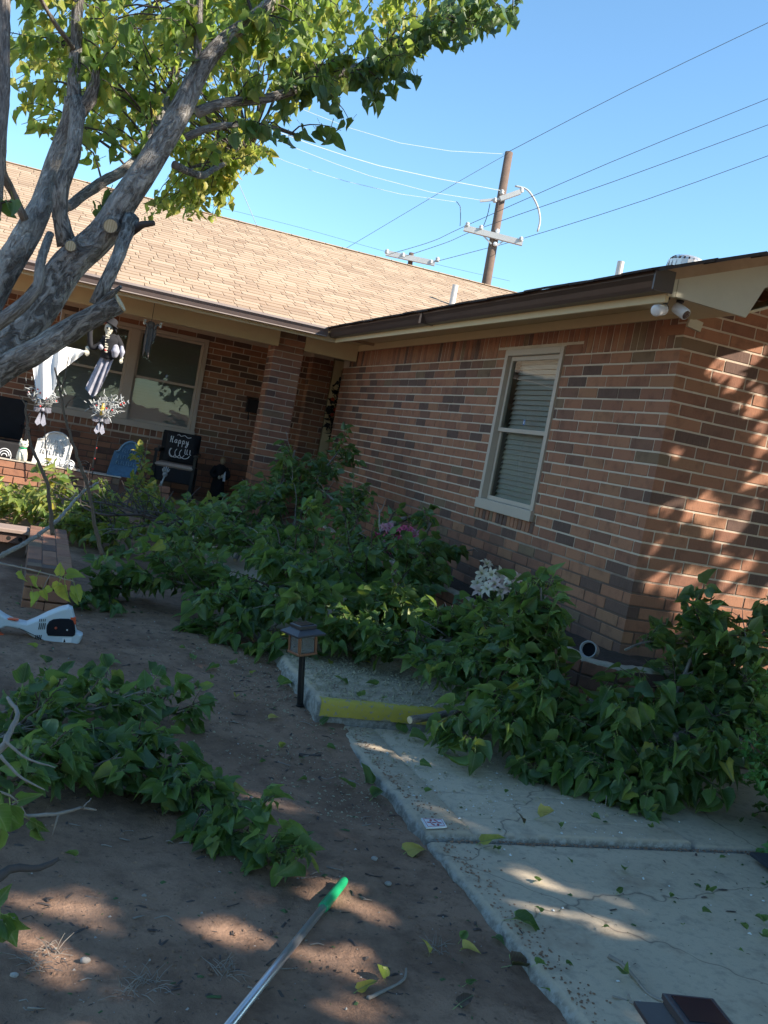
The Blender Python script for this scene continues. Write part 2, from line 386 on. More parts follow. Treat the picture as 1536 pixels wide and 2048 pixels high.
def yellow_mat():
    m, t, b = mat('yellow_paint'); p = geo(t).outputs['Position']; n = noise(t, 38, 6, .7, vec=p); n2 = noise(t, 9, 4, .6, vec=p)
    c = mixc(t, (.54, .44, .05), (.40, .33, .07), n2.outputs[0]); c = mixc(t, c, (.30, .28, .22), ramp(t, [(.57, (0, 0, 0)), (.60, (1, 1, 1))], n.outputs[0]).outputs[0])
    t.links.new(c, b.inputs['Base Color']); b.inputs['Roughness'].default_value = .7; bump(t, b, n.outputs[0], .6, .006); return m
M_yellow = yellow_mat()
M_interior = plain('room_wall', (.16, .15, .13), .9, .1, 5, 0)
M_slat = plain('blind_slat', (.48, .48, .45), .5, .04, 20, 0)
M_soil = plain('bed_soil', (.06, .042, .032), .95, .45, 40, .8, bd=.02)
M_floor = plain('porch_floor', (.24, .16, .115), .8, .2, 20, .2)
M_turb = plain('turbine_metal', (.62, .63, .62), .4, .1, 20, .05, metal=.5)
M_pvc = plain('pvc_pipe', (.62, .60, .56), .5, .12, 20, .05)
M_deep = plain('hole_dark', (.008, .007, .006), .9, .1, 20, 0)
def glass_mat():
    m, t, b = mat('window_glass'); t.nodes.remove(b)
    tr = t.nodes.new('ShaderNodeBsdfTransparent'); tr.inputs[0].default_value = (.82, .84, .83, 1)
    gl = t.nodes.new('ShaderNodeBsdfGlossy'); gl.inputs['Roughness'].default_value = .008; gl.inputs[0].default_value = (.95, 1, .98, 1)
    fr = t.nodes.new('ShaderNodeFresnel'); fr.inputs[0].default_value = 1.55
    n = noise(t, 2.2, 2, .5, vec=geo(t).outputs['Position']); bp = t.nodes.new('ShaderNodeBump'); bp.inputs['Strength'].default_value = .04; bp.inputs['Distance'].default_value = .05
    t.links.new(n.outputs[0], bp.inputs['Height']); t.links.new(bp.outputs[0], gl.inputs['Normal'])
    ms = t.nodes.new('ShaderNodeMixShader'); t.links.new(fr.outputs[0], ms.inputs[0]); t.links.new(tr.outputs[0], ms.inputs[1]); t.links.new(gl.outputs[0], ms.inputs[2])
    t.links.new(ms.outputs[0], t.nodes['Material Output'].inputs[0]); return m
M_glass = glass_mat()
def lampglass_mat():
    m, t, b = mat('lantern_glass'); b.inputs['Base Color'].default_value = (.35, .36, .36, 1); b.inputs['Roughness'].default_value = .2; b.inputs['Transmission Weight'].default_value = .65
    n = noise(t, 120, 3, .6, vec=geo(t).outputs['Position']); bump(t, b, n.outputs[0], .4, .004); return m
M_lg = lampglass_mat()
def dirt_mat():
    m, t, b = mat('dirt'); p = geo(t).outputs['Position']
    n1 = noise(t, 1.3, 5, .6, vec=p); n2 = noise(t, 14, 6, .7, vec=p); n3 = noise(t, 120, 4, .7, vec=p); n4 = noise(t, 45, 3, .5, vec=p)
    c = mixc(t, (.285, .172, .115), (.37, .245, .17), n1.outputs[0])
    c = mixc(t, c, (.12, .075, .055), ramp(t, [(.48, (0, 0, 0)), (.72, (.75, .75, .75))], n2.outputs[0]).outputs[0])
    c = mixc(t, c, (.34, .25, .19), ramp(t, [(.58, (0, 0, 0)), (.72, (.55, .55, .55))], n3.outputs[0]).outputs[0])
    c = mixc(t, c, (.07, .05, .04), ramp(t, [(.66, (0, 0, 0)), (.72, (.7, .7, .7))], n4.outputs[0]).outputs[0])
    c = mixc(t, c, (.15, .09, .062), ramp(t, [(.42, (0, 0, 0)), (.66, (.75, .75, .75))], noise(t, 2.4, 6, .68, vec=p).outputs[0]).outputs[0])
    t.links.new(c, b.inputs['Base Color']); b.inputs['Roughness'].default_value = .97; b.inputs['Specular IOR Level'].default_value = .15
    s = N(t, 'ShaderNodeMath', operation='MULTIPLY_ADD'); t.links.new(n3.outputs[0], s.inputs[0]); s.inputs[1].default_value = .35; t.links.new(n2.outputs[0], s.inputs[2])
    bump(t, b, s.outputs[0], .8, .018); return m
M_dirt = dirt_mat()
def conc_mat():
    m, t, b = mat('concrete'); p = geo(t).outputs['Position']
    n1 = noise(t, 1.7, 6, .62, vec=p); n2 = noise(t, 30, 6, .7, vec=p); n3 = noise(t, 260, 3, .6, vec=p); n4 = noise(t, 7, 5, .65, vec=p)
    c = mixc(t, (.43, .35, .25), (.56, .47, .35), n1.outputs[0])
    c = mixc(t, c, (.20, .19, .165), ramp(t, [(.5, (0, 0, 0)), (.75, (.6, .6, .6))], n2.outputs[0]).outputs[0])
    c = mixc(t, c, (.44, .43, .38), ramp(t, [(.6, (0, 0, 0)), (.7, (.5, .5, .5))], n3.outputs[0]).outputs[0])
    c = mixc(t, c, (.19, .17, .14), ramp(t, [(.55, (0, 0, 0)), (.72, (.55, .55, .55))], n4.outputs[0]).outputs[0])
    dw = noise(t, 3, 3, .6, vec=p); av = N(t, 'ShaderNodeVectorMath', operation='MULTIPLY_ADD'); t.links.new(dw.outputs['Color'], av.inputs[0]); av.inputs[1].default_value = (.35, .35, .35); t.links.new(p, av.inputs[2])
    vo = t.nodes.new('ShaderNodeTexVoronoi'); vo.feature = 'DISTANCE_TO_EDGE'; vo.inputs['Scale'].default_value = .75; t.links.new(av.outputs[0], vo.inputs['Vector'])
    ck = ramp(t, [(.0, (.75, .75, .75)), (.0045, (0, 0, 0))], vo.outputs[0]).outputs[0]
    c = mixc(t, c, (.10, .085, .07), ck)
    c = mixc(t, c, (.24, .16, .11), ramp(t, [(.56, (0, 0, 0)), (.8, (.7, .7, .7))], noise(t, 2.6, 5, .7, vec=p).outputs[0]).outputs[0])
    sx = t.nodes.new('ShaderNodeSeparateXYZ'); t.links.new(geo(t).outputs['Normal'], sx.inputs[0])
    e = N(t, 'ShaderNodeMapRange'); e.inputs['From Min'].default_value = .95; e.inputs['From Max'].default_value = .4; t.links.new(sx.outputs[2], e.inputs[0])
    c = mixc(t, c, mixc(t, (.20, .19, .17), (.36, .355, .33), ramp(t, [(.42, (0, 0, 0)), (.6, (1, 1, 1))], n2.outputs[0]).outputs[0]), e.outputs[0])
    t.links.new(c, b.inputs['Base Color']); b.inputs['Roughness'].default_value = .9; b.inputs['Specular IOR Level'].default_value = .25
    s = N(t, 'ShaderNodeMath', operation='MULTIPLY_ADD'); t.links.new(n3.outputs[0], s.inputs[0]); s.inputs[1].default_value = .5; t.links.new(n2.outputs[0], s.inputs[2])
    bump(t, b, s.outputs[0], .45, .006); return m
M_conc = conc_mat()
# ------------------------------------------------------------------ ground and slabs
def axis_pts(segs):
    o = []
    for a, b, s in segs:
        n = max(1, int(round((b - a) / s)))
        for i in range(n): o.append(a + (b - a) * i / n)
    o.append(segs[-1][1]); return o
def build_ground():
    xs = axis_pts([(-300, -40, 60), (-40, -8, 4), (-8, -5, .25), (-5, -1.9, .035), (-1.9, 3, .3), (3, 40, 6), (40, 300, 60)])
    ys = axis_pts([(-300, -40, 60), (-40, -6, 4), (-6, -3.4, .25), (-3.4, 1.2, .035), (1.2, 7, .14), (7, 40, 5), (40, 300, 60)])
    v = []; f = []
    for y in ys:
        for x in xs:
            z = gz(x, y) if -8 < x < 3 and -6 < y < 7 else -.1
            if -5 < x < -1.95 and -3.5 < y < 3: z += (vnoise(x * 19, y * 19, 9) - .5) * .009 + (vnoise(x * 43, y * 43, 3) - .5) * .005
            if x > -1.93: z = min(z, -.06)
            v.append((x, y, z))
    n = len(xs)
    for j in range(len(ys) - 1):
        for i in range(n - 1): f.append((j * n + i, j * n + i + 1, (j + 1) * n + i + 1, (j + 1) * n + i))
    me = bpy.data.meshes.new('ground'); me.from_pydata(v, [], f); me.materials.append(M_dirt); me.polygons.foreach_set('use_smooth', [True] * len(f)); me.update()
    props(link('ground', me), kind='structure')
build_ground()
def slab(x0, x1, y0, y1, z, name, grooves=(), thick=.16, slope=0, xj=.012, groove_y=()):
    """concrete slab; left edge (x0) and both y ends have a worn, rounded arris; grooves are tooled joints cut along y at given x"""
    mb = MB()
    xs = [(x0 - .004, -thick), (x0 + .0, -.045), (x0 + .004, -.018), (x0 + .014, -.004), (x0 + .03, 0)]
    cur = x0 + .03
    for gx in sorted(grooves):
        xs += [(gx - .012, 0), (gx - .004, -.008), (gx + .004, -.008), (gx + .012, 0)]
    xs += [(x1 - .02, 0), (x1 - .006, -.006), (x1, -.03), (x1, -thick)]
    ys = []
    ny = max(2, int((y1 - y0) / .03))
    ys = [(y0, -thick), (y0, -.03), (y0 + .005, -.008), (y0 + .018, 0)] + [(y0 + .03 + (y1 - y0 - .06) * i / ny, 0) for i in range(ny + 1)]
    for gy in groove_y: ys += [(gy - .01, 0), (gy - .003, -.007), (gy + .003, -.007), (gy + .01, 0)]
    ys += [(y1 - .018, 0), (y1 - .005, -.008), (y1, -.03), (y1, -thick)]
    ys = ys[:4] + sorted(ys[4:-4]) + ys[-4:]
    for (y, dy) in ys:
        for i, (x, dx) in enumerate(xs):
            d = min(dx, dy); j = 0
            if i < 5:
                j = (fbm(y * 9, i * .4, 3) - .5) * xj * (2.6 if i in (1, 2, 3) else 1.4) + (vnoise(y * 40, i, 8) - .5) * xj * .8
            zz = z + d + (fbm(x * 2, y * 2, 6) - .5) * .006
            if d < 0: zz += (vnoise(x * 37, y * 37, 4) - .5) * .006
            mb.v.append((x + j, y + (fbm(x * 8, y, 7) - .5) * .012 * (dy < 0), zz))
    n = len(xs)
    for a in range(len(ys) - 1):
        for i in range(n - 1): mb.face((a * n + i, a * n + i + 1, (a + 1) * n + i + 1, (a + 1) * n + i))
    o = mb.obj(name, M_conc, smooth=True); props(o, kind='structure')
    return o
slab(-1.975, 2.6, -6.5, -1.86, .0, 'path')
slab(-1.985, -.72, -1.845, -.565, .026, 'path', grooves=(-1.77,), xj=.013, groove_y=(-1.69, -1.42, -1.13, -.85))
slab(-.705, 2.6, -1.85, -.72, .008, 'path')
slab(-2.09, -.5, -.575, 5.9, .146, 'path', xj=.02, thick=.24)
# yellow painted step riser with a band of paint on the tread edge
mb = MB()
nn = 60
for i in range(nn + 1):
    x = -2.075 + 1.0 * i / nn; e = (fbm(x * 9, 2, 2) - .5) * .03
    for (yy, zz) in ((-.583, .064 + .006 * fbm(x * 20, 1, 1)), (-.585, .10), (-.583, .133), (-.575, .147), (-.565, .1515), (-.535 + e, .1515)):
        mb.v.append((x, yy + (fbm(x * 14, zz * 9, 1) - .5) * .006, zz + (vnoise(x * 25, yy * 9, 3) - .5) * .002))
for i in range(nn):
    for j in range(5): mb.face((i * 6 + j, (i + 1) * 6 + j, (i + 1) * 6 + j + 1, i * 6 + j + 1))
st = mb.obj('step_edge_paint', M_yellow, smooth=True); props(st, 'yellow painted edge of the concrete step crossing the path under the fallen branch', 'step edge')
# soil in the planter bed
mb = MB(); nx = 26; ny = 60
for j in range(ny + 1):
    for i in range(nx + 1):
        x = -.44 + .5 * i / nx; y = -.50 + 6.1 * j / ny; mb.v.append((x, y, .40 + .05 * (x + .44) / .5 + (fbm(x * 12, y * 12, 2) - .5) * .04))
for j in range(ny):
    for i in range(nx): mb.face((j * (nx + 1) + i, j * (nx + 1) + i + 1, (j + 1) * (nx + 1) + i + 1, (j + 1) * (nx + 1) + i))
b0 = len(mb.v)
for j in range(13):
    for i in range(41):
        x = -.44 + 2.6 * i / 40; y = -.52 + .54 * j / 12; mb.v.append((x, y, .39 + .06 * j / 12 + (fbm(x * 12, y * 12, 2) - .5) * .04 + .003))
for j in range(12):
    for i in range(40): a = b0 + j * 41 + i; mb.face((a, a + 1, a + 42, a + 41))
props(mb.obj('bed_soil', M_soil, smooth=True), kind='structure')

# ------------------------------------------------------------------ brick machinery
BH, BL, HD, ZT = .0813, .262, .0815, 2.467
JT = .0060
class Wall:
    def __init__(s, part): s.part = part; s.b = []
ALLB = {}      # thing name -> list of (score, wallpart, centre, half, M3)
def add_brick(tn, part, c, h, M3=None):
    p = proj(c); sc = 0
    if p[2] > 0 and -40 < p[0] < 1576 and -40 < p[1] < 2088: sc = max(h[0], h[1], h[2]) / p[2]
    ALLB.setdefault(tn, []).append((sc, part, Vector(c), h, M3))
def face_bricks(tn, part, O, u, n, ua, ub, k0, k1, start, holes=(), dep_=.045, zt=ZT, L=BL, bh=BH):
    """courses k0..k1 of bricks on a vertical face; start(k) gives first joint position"""
    O = Vector(O); u = Vector(u); n = Vector(n); M3 = Matrix((u, n, Vector((0, 0, 1)))).transposed()
    for k in range(k0, k1 + 1):
        z1 = zt - bh * k; z0 = z1 - bh; zm = (z0 + z1) / 2
        a = start(k)
        while a > ua: a -= L
        while a < ub:
            s0, s1 = max(a, ua), min(a + L, ub)
            segs = [(s0, s1)]
            for (h0, h1, hz0, hz1) in holes:
                if hz0 - .03 < zm < hz1 + .0:
                    ns = []
                    for (p, q) in segs:
                        if q <= h0 or p >= h1: ns.append((p, q))
                        else:
                            if p < h0: ns.append((p, h0))
                            if q > h1: ns.append((h1, q))
                    segs = ns
            for (p, q) in segs:
                if q - p < .03: continue
                jj = R0.uniform(-.0008, .002)
                c = O + u * ((p + q) / 2) + n * (-dep_ / 2 + jj); c.z = zm + R0.uniform(-.0008, .0008)
                add_brick(tn, part, c, ((q - p) / 2 - JT, dep_ / 2, bh / 2 - JT), M3)
            a += L
def soldier(tn, part, O, u, n, ua, ub, z0, z1, wdt=.0813, dep_=.045, skip=()):
    O = Vector(O); u = Vector(u); n = Vector(n); M3 = Matrix((u, n, Vector((0, 0, 1)))).transposed()
    a = ua
    while a < ub - .02:
        q = min(a + wdt, ub)
        if not any(p0 <= (a + q) / 2 <= p1 for p0, p1 in skip):
            c = O + u * ((a + q) / 2) + n * (-dep_ / 2 + R0.uniform(-.001, .003)); c.z = (z0 + z1) / 2
            t = R0.uniform(-.02, .02)
            Mt = M3 @ Matrix.Rotation(t, 3, 'Y')
            add_brick(tn, part, c, ((q - a) / 2 - R0.uniform(.0045, .0075), dep_ / 2, (z1 - z0) / 2 - .004), Mt)
        a = q
BM = {}
def flush_bricks(tn, m_stuff=M_brick, m_single=M_brick1, cap=300, name='brick', bev=.003, child_stuff='bricks'):
    L = sorted(ALLB.get(tn, []), key=lambda a: -a[0]); rest = {}
    for i, (sc, part, c, h, M3) in enumerate(L):
        if i < cap and sc > 0:
            key = (round(h[0], 2), round(h[1], 3), round(h[2], 3), m_single.name)
            if key not in BM:
                mb = MB(); mb.box((0, 0, 0), (1, 1, 1)); 
                mb = MB(); mb.box((0, 0, 0), h, None, bev); BM[key] = (mb.mesh(name, m_single), h)
            me, h0 = BM[key]
            mw = Matrix.Translation(c) @ ((M3 or Matrix.Identity(3)).to_4x4()) @ Matrix.Diagonal((h[0] / h0[0], h[1] / h0[1], h[2] / h0[2], 1))
            link(name, me, part, mw)
        else: rest.setdefault(part.name, (part, []))[1].append((c, h, M3, sc))
    for pn, (part, lst) in rest.items():
        mb = MB()
        for c, h, M3, sc in lst:
            mb.cur = R0.uniform(.001, 1)
            mb.box(c, h, M3, bev if sc > 0 else 0)
        props(mb.obj(child_stuff, m_stuff, part), kind='stuff')

# ------------------------------------------------------------------ house
H = thing('brick_house', (0, 0, .3), 'brown brick house with tan shingle roof and a shaded porch in its inner corner', 'house')
HN = H.name
WY0, WY1, WZ0, WZ1 = 1.44, 2.435, 1.13, 2.455        # wing window opening
mb = MB()
fd = .003
def wallbox(mb, x0, x1, y0, y1, z0, z1): mb.bx(x0, x1, y0, y1, z0, z1)
mb.bx(fd, .14, fd, WY0, .3, 2.75); mb.bx(fd, .14, WY1, 7.27, .3, 2.75); mb.bx(fd, .14, WY0, WY1, .3, WZ0); mb.bx(fd, .14, WY0, WY1, WZ1, 2.75)
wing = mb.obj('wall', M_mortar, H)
holes = [(WY0, WY1, WZ0 - .1, WZ1 + .02)]
st_w = lambda k: HD if k % 2 == 0 else BL
face_bricks(HN, wing, (0, 0, 0), (0, 1, 0), (-1, 0, 0), 0.0, 7.27, 1, 26, st_w, holes + [(0, HD, 0, 9)] * 0)
# drop the stretches that the corner bricks take
ALLB[HN] = [b for b in ALLB[HN] if b[2].y > .13 or (b[2].y > HD and b[3][0] < .1)]
ALLB[HN] = []
for k in range(1, 27):
    a0 = HD if k % 2 == 0 else BL
    face_bricks(HN, wing, (0, 0, 0), (0, 1, 0), (-1, 0, 0), a0, 7.27, k, k, lambda kk: a0, holes)
face_bricks(HN, wing, (0, 0, 0), (0, 1, 0), (-1, 0, 0), 1.19, WY0, 0, 0, lambda k: 1.19); face_bricks(HN, wing, (0, 0, 0), (0, 1, 0), (-1, 0, 0), WY1, 2.62, 0, 0, lambda k: WY1)
soldier(HN, wing, (0, 0, 0), (0, 1, 0), (-1, 0, 0), HD, 1.19, ZT - BH + .002, 2.64)
soldier(HN, wing, (0, 0, 0), (0, 1, 0), (-1, 0, 0), 1.19, 2.62, ZT + .012, 2.72)
soldier(HN, wing, (0, 0, 0), (0, 1, 0), (-1, 0, 0), 2.62, 7.0, ZT - BH + .002, 2.64)
soldier(HN, wing, (-.004, 0, 0), (0, 1, 0), (-1, 0, 0), WY0 - .05, WY1 + .05, WZ0 - .12, WZ0 - .02, .066)
mb = MB(); mb.bx(.142, 4.6, fd, .14, .3, 2.75)
mb.prism([(.142, .0095, 2.751), (7.0, .0095, 2.751), (7.0, .0095, 2.9), (3.45, .0095, 4.1), (.142, .0095, 2.9)], .12, (0, 1, 0))
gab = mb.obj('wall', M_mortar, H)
for k in range(-8, 27):
    a0 = BL if k % 2 == 0 else HD
    face_bricks(HN, gab, (0, 0, 0), (1, 0, 0), (0, -1, 0), a0, 3.4 if k >= -1 else 2.6, k, k, lambda kk: a0)
    w1, w2 = (BL, HD) if k % 2 == 0 else (HD, BL)
    add_brick(HN, gab, (w1 / 2 - JT * .5, w2 / 2 - JT * .5, ZT - BH * (k + .5)), (w1 / 2 - JT * .5 + .0005, w2 / 2 - JT * .5 + .0005, BH / 2 - JT))
# porch back wall with double window
PY = 8.7; PX0, PX1, PZ0, PZ1 = -3.54, -1.56, 1.14, 2.48
mb = MB(); mb.bx(-9, PX0, PY + fd, PY + .14, .2, 2.9); mb.bx(PX1, .22, PY + fd, PY + .14, .2, 2.9); mb.bx(PX0, PX1, PY + fd, PY + .14, .2, PZ0); mb.bx(PX0, PX1, PY + fd, PY + .14, PZ1, 2.9)
back = mb.obj('wall', M_mortar, H)
face_bricks(HN, back, (0, PY, 0), (1, 0, 0), (0, -1, 0), -6.2, .2, -1, 26, lambda k: -6.2 + (0 if k % 2 else .13) + (k % 4 == 0) * .03, [(PX0, PX1, PZ0 - .1, PZ1)])
soldier(HN, back, (0, PY, 0), (1, 0, 0), (0, -1, 0), PX0 - .05, PX1 + .02, PZ0 - .12, PZ0 - .02, .085)
# nib wall left of the door
mb = MB(); mb.bx(-.10, .2, 8.509, 8.695, .2, 2.9)
nib = mb.obj('wall', M_mortar, H)
face_bricks(HN, nib, (0, 8.5, 0), (1, 0, 0), (0, -1, 0), -.109, .21, -1, 26, lambda k: -.109 if k % 2 else .02)
face_bricks(HN, nib, (-.109, 0, 0), (0, 1, 0), (-1, 0, 0), 8.55, 8.70, -1, 26, lambda k: 8.55)
# entry return behind the wing end, far side walls that close the house
mb = MB(); mb.bx(.142, 1.6, 7.14, 7.262, .2, 2.9); mb.bx(1.6, 1.74, 7.262, 9.0, .2, 2.9)
mb.bx(7.0, 7.14, .142, 17, -.1, 2.9); mb.bx(-9, 7.14, 17, 17.14, -.1, 2.9); mb.bx(-9.14, -9, 8.7, 17.14, -.1, 2.9); mb.bx(4.6, 7.0, .0095, .14, .0, 2.75); mb.bx(.142, 7, 2.9, 2.95, .0, 2.75)
mb.obj('wall', plain('brick_far', (.2, .12, .09), .9, .3, 20, .3), H)
# column
def ring_courses(tn, part, x0, x1, y0, y1, zt, nrow, bh=BH, faces='FLR', L=BL):
    for k in range(nrow):
        zm = zt - bh * (k + .5); hz = bh / 2 - JT; cut = x0 + (L if k % 2 == 0 else (x1 - x0 - L if (x1 - x0) < 1.6 * L else L / 2))
        a = x0; js = [x0]
        if x1 - x0 < 1.6 * L: js = [x0, cut, x1] if x0 + .05 < cut < x1 - .05 else [x0, x1]
        else:
            b = x0 + (L if k % 2 == 0 else L / 2)
            while b < x1 - .05: js.append(b); b += L
            js.append(x1)
        for p, q in zip(js[:-1], js[1:]): add_brick(tn, part, ((p + q) / 2, y0 + .04, zm), ((q - p) / 2 - JT * .6, .04, hz))
        for X, sg in ((x0, 'L'), (x1, 'R')):
            if sg not in faces: continue
            b = y0 + .08; 
            while b < y1 - .03:
                q = min(b + (L if (k % 2 or b > y0 + .1) else L * .5), y1)
                add_brick(tn, part, (X + (.02 if sg == 'L' else -.02), (b + q) / 2, zm), (.02, (q - b) / 2 - JT, hz)); b = q
mb = MB(); mb.bx(-1.062, -.702, 6.708, 7.05, .25, 2.66); colm = mb.obj('column', M_mortar, H)
ring_courses(HN, colm, -1.07, -.694, 6.70, 7.06, ZT + BH * 2, 29)
ALLB[HN] = [b for b in ALLB[HN] if not (abs(b[2].y) < .2 and b[2].x > .2 and b[2].z > 2.70 + .373 * (b[2].x + .56) - .24) and not (b[1] is gab and b[2].x < .2 and b[2].z > 2.64)]
flush_bricks(HN)
# ---- windows
def window_unit(parent, O, u, n, width, z0, z1, units, meet, slat_gap=.042):
    """O = lower-left outer corner at face plane, u along wall, n outward. units = list of (a,b) sash ranges"""
    O = Vector(O); u = Vector(u); n = Vector(n); Z = Vector((0, 0, 1)); M3 = Matrix((u, n, Z)).transposed()
    def B(mb, a0, a1, d0, d1, h0, h1, bev=.0): mb.box(O + u * ((a0 + a1) / 2) + n * ((d0 + d1) / 2) + Z * ((h0 + h1) / 2), (abs(a1 - a0) / 2, abs(d1 - d0) / 2, abs(h1 - h0) / 2), M3, bev)
    Hh = z1 - z0; O.z = z0
    mb = MB(); T = .052
    B(mb, 0, T, -.07, .014, 0, Hh, .003); B(mb, width - T, width, -.07, .014, 0, Hh, .003); B(mb, T, width - T, -.07, .016, Hh - T, Hh, .003)
    B(mb, -.01, width + .01, -.07, .030, -.03, .055, .004)
    for (a, b), (c, d) in zip(units[:-1], units[1:]): B(mb, b, c, -.06, .012, .056, Hh - T - .001, .003)
    fr = mb.obj('window', M_taupe, parent)
    for a, b in units:
        lo, hi = .056, Hh - T - .001
        mb = MB(); t = .036
        for (h0, h1, d) in ((meet - .018, hi, -.022), (lo, meet + .018, -.042)):
            B(mb, a + .001, a + t, d - .02, d, h0, h1, .002); B(mb, b - t, b - .001, d - .02, d, h0, h1, .002)
            B(mb, a + t, b - t, d - .02, d, h0, h0 + t * (1.0 if d < -.03 else .95), .002); B(mb, a + t, b - t, d - .02, d, h1 - t, h1, .002)
        mb.obj('sash', M_taupe, fr)
        for (h0, h1, d) in ((meet + .018, hi - t, -.030), (lo + t, meet - .018, -.050)):
            mb = MB(); mb.poly([O + u * x + n * d + Z * y for x, y in ((a + t, h0), (b - t, h0), (b - t, h1), (a + t, h1))]); mb.obj('pane', M_glass, fr)
        h = lo + .05; sl_ = None
        while h < hi - .03:
            c = O + u * ((a + b) / 2) + n * -.115 + Z * h
            Mr = M3 @ Matrix.Rotation(math.radians(-62), 3, 'X')
            if sl_ is None: m2 = MB(); m2.box((0, 0, 0), ((b - a) / 2 - .012, .024, .0012)); sl_ = m2.mesh('blind_slat', M_slat)
            link('blind_slat', sl_, fr, Matrix.Translation(c) @ Mr.to_4x4()); h += slat_gap
        mb = MB(); B(mb, a, b, -.60, -.58, 0, Hh); B(mb, a - .02, a - .005, -.6, -.075, 0, Hh); B(mb, b + .005, b + .02, -.6, -.075, 0, Hh); B(mb, a, b, -.6, -.075, -.03, -.01); B(mb, a, b, -.6, -.075, Hh, Hh + .02)
        mb.obj('window_recess', M_interior, fr)
    return fr
wf = window_unit(H, (0, WY1, 0), (0, -1, 0), (-1, 0, 0), WY1 - WY0, WZ0, WZ1, [(.055, WY1 - WY0 - .055)], .655)
wf2 = window_unit(H, (PX0, PY, 0), (1, 0, 0), (0, -1, 0), PX1 - PX0, PZ0, PZ1, [(.055, .93), (1.05, PX1 - PX0 - .055)], .66)
# small blue sticker on both panes
def sticker(p, n, u):
    mb = MB(); n = Vector(n); u = Vector(u); Z = Vector((0, 0, 1)); c = Vector(p)
    mb.poly([c + (u * math.cos(a) * .017 + Z * math.sin(a) * .024) for a in [i * math.pi / 4 for i in range(8)]])
    o = mb.obj('window_sticker', plain('sticker_blue', (.05, .2, .55), .4, .1, 20, 0)); c2 = c + n * .0015
    m2 = MB(); m2.poly([c2 + (u * math.cos(a) * .007 + Z * math.sin(a) * .013) for a in [i * math.pi / 4 for i in range(8)]]); m2.obj('sticker_mark', M_white, o)
    return o
props(sticker(at(1048, 845, 'x', .024), (-1, 0, 0), (0, 1, 0)), 'small blue round sticker low in the upper pane of the side window', 'sticker')
props(sticker(at(333, 752, 'y', PY + .022), (0, -1, 0), (1, 0, 0)), 'tiny blue round sticker low in the upper pane of the right porch window', 'sticker')
# ---- door
mb = MB(); mb.bx(.22, .34, 8.50, 8.66, .3, 2.56, .004); mb.bx(.34, 1.5, 8.50, 8.66, 2.44, 2.56, .004); mb.bx(.36, .40, 8.57, 8.66, .3, 2.43)
fr = mb.obj('door_frame', M_cream, H)
mb = MB(); mb.bx(.41, 1.36, 8.63, 8.68, .32, 2.42)
for z0 in (.5, 1.15, 1.8):
    for x0 in (.5, .93): mb.bx(x0, x0 + .34, 8.615, 8.63, z0, z0 + .5, .006)
dr = mb.obj('door', M_door, H); mb = MB(); mb.ball((1.3, 8.59, 1.3), .03); mb.obj('handle', M_gold, dr)
# ---- roof
SL = .373
def roof_plane(y): return 2.715 + SL * (y - 6.06)
ang = math.atan(SL)
mb = MB()
mb.prism([(-9.5, 6.06, 2.70), (-9.5, 11.3, roof_plane(11.3) - .015), (-9.5, 16.9, roof_plane(11.3) - .015 - SL * 5.6), (-9.5, 16.9, roof_plane(11.3) - .1 - SL * 5.6), (-9.5, 11.3, roof_plane(11.3) - .1), (-9.5, 6.06, 2.62)], 18.5, (1, 0, 0))
RY = 3.4
mb.prism([(-.56, -.52, 2.70), (RY, -.52, 2.70 + SL * (RY + .56)), (RY * 2 + .56, -.52, 2.70), (RY * 2 + .56, -.52, 2.62), (RY, -.52, 2.62 + SL * (RY + .56)), (-.56, -.52, 2.62)], 9.5, (0, 1, 0))
roof = mb.obj('roof', plain('roof_deck', (.42, .30, .2), .95, .2, 20, .3), H)
sh = []; hg = .142
nrow = int(5.24 / math.cos(ang) / hg) + 1; rr = random.Random(5)
for r in range(nrow + 1):
    y = 6.04 + r * hg * math.cos(ang)
    if y > 11.25: break
    a = -6.6 + (r % 2) * .15 + rr.uniform(-.02, .02)
    while a < 4.8:
        wd = rr.choice((.15, .22, .30, .30, .36))
        if a + wd > max(-6.6, -.7 - 0) + 0 and a > -.75 + (y - 6.06) + .3: break
        off = rr.choice((0, 0, .012, .022))
        sh.append((a + wd / 2, y - off, wd, rr.uniform(-.004, .004))); a += wd
def shingle_geo(mb, w, L=.25):
    t = .017; b = len(mb.v); c = .022
    o = [(-w / 2 + .003, .012), (-w / 2 + .016, 0), (w / 2 - c, 0), (w / 2 - .006, .016), (w / 2 - .003, L), (-w / 2 + .004, L)]
    for z in (-.004, t): mb.v += [(x, y, z * (1 if y < .1 else .25)) for x, y in o]
    mb.face([b + 6 + i for i in range(6)])
    for i in range(4): mb.face((b + i, b + (i + 1), b + 6 + (i + 1), b + 6 + i))
    mb.face((b + 5, b, b + 6, b + 11))
SME = {}
for wd_ in (.15, .22, .30, .36): mbs = MB(); shingle_geo(mbs, wd_, .2); SME[wd_] = mbs.mesh('shingle', M_sh1)
mbr = MB(); sh.sort(key=lambda q: -(1 / max(.1, proj((q[0], q[1], roof_plane(q[1])))[2]) if -20 < proj((q[0], q[1], roof_plane(q[1])))[0] < 1100 else 0))
for i, (x, y, wd, dz) in enumerate(sh):
    Mx = Matrix.Translation((x, y, roof_plane(y) - .006)) @ Matrix.Rotation(ang + .012, 4, 'X') @ Matrix.Rotation(rr.uniform(-.012, .012), 4, 'Z')
    if i < 300: link('shingle', SME[wd], roof, Mx)
    else:
        n0 = len(mbr.v); mbr.cur = rr.uniform(.001, 1); shingle_geo(mbr, wd, .2); mbr.v[n0:] = [tuple(Mx @ Vector(p)) for p in mbr.v[n0:]]
props(mbr.obj('shingles', M_sh, roof), kind='stuff')
mb = MB(); 
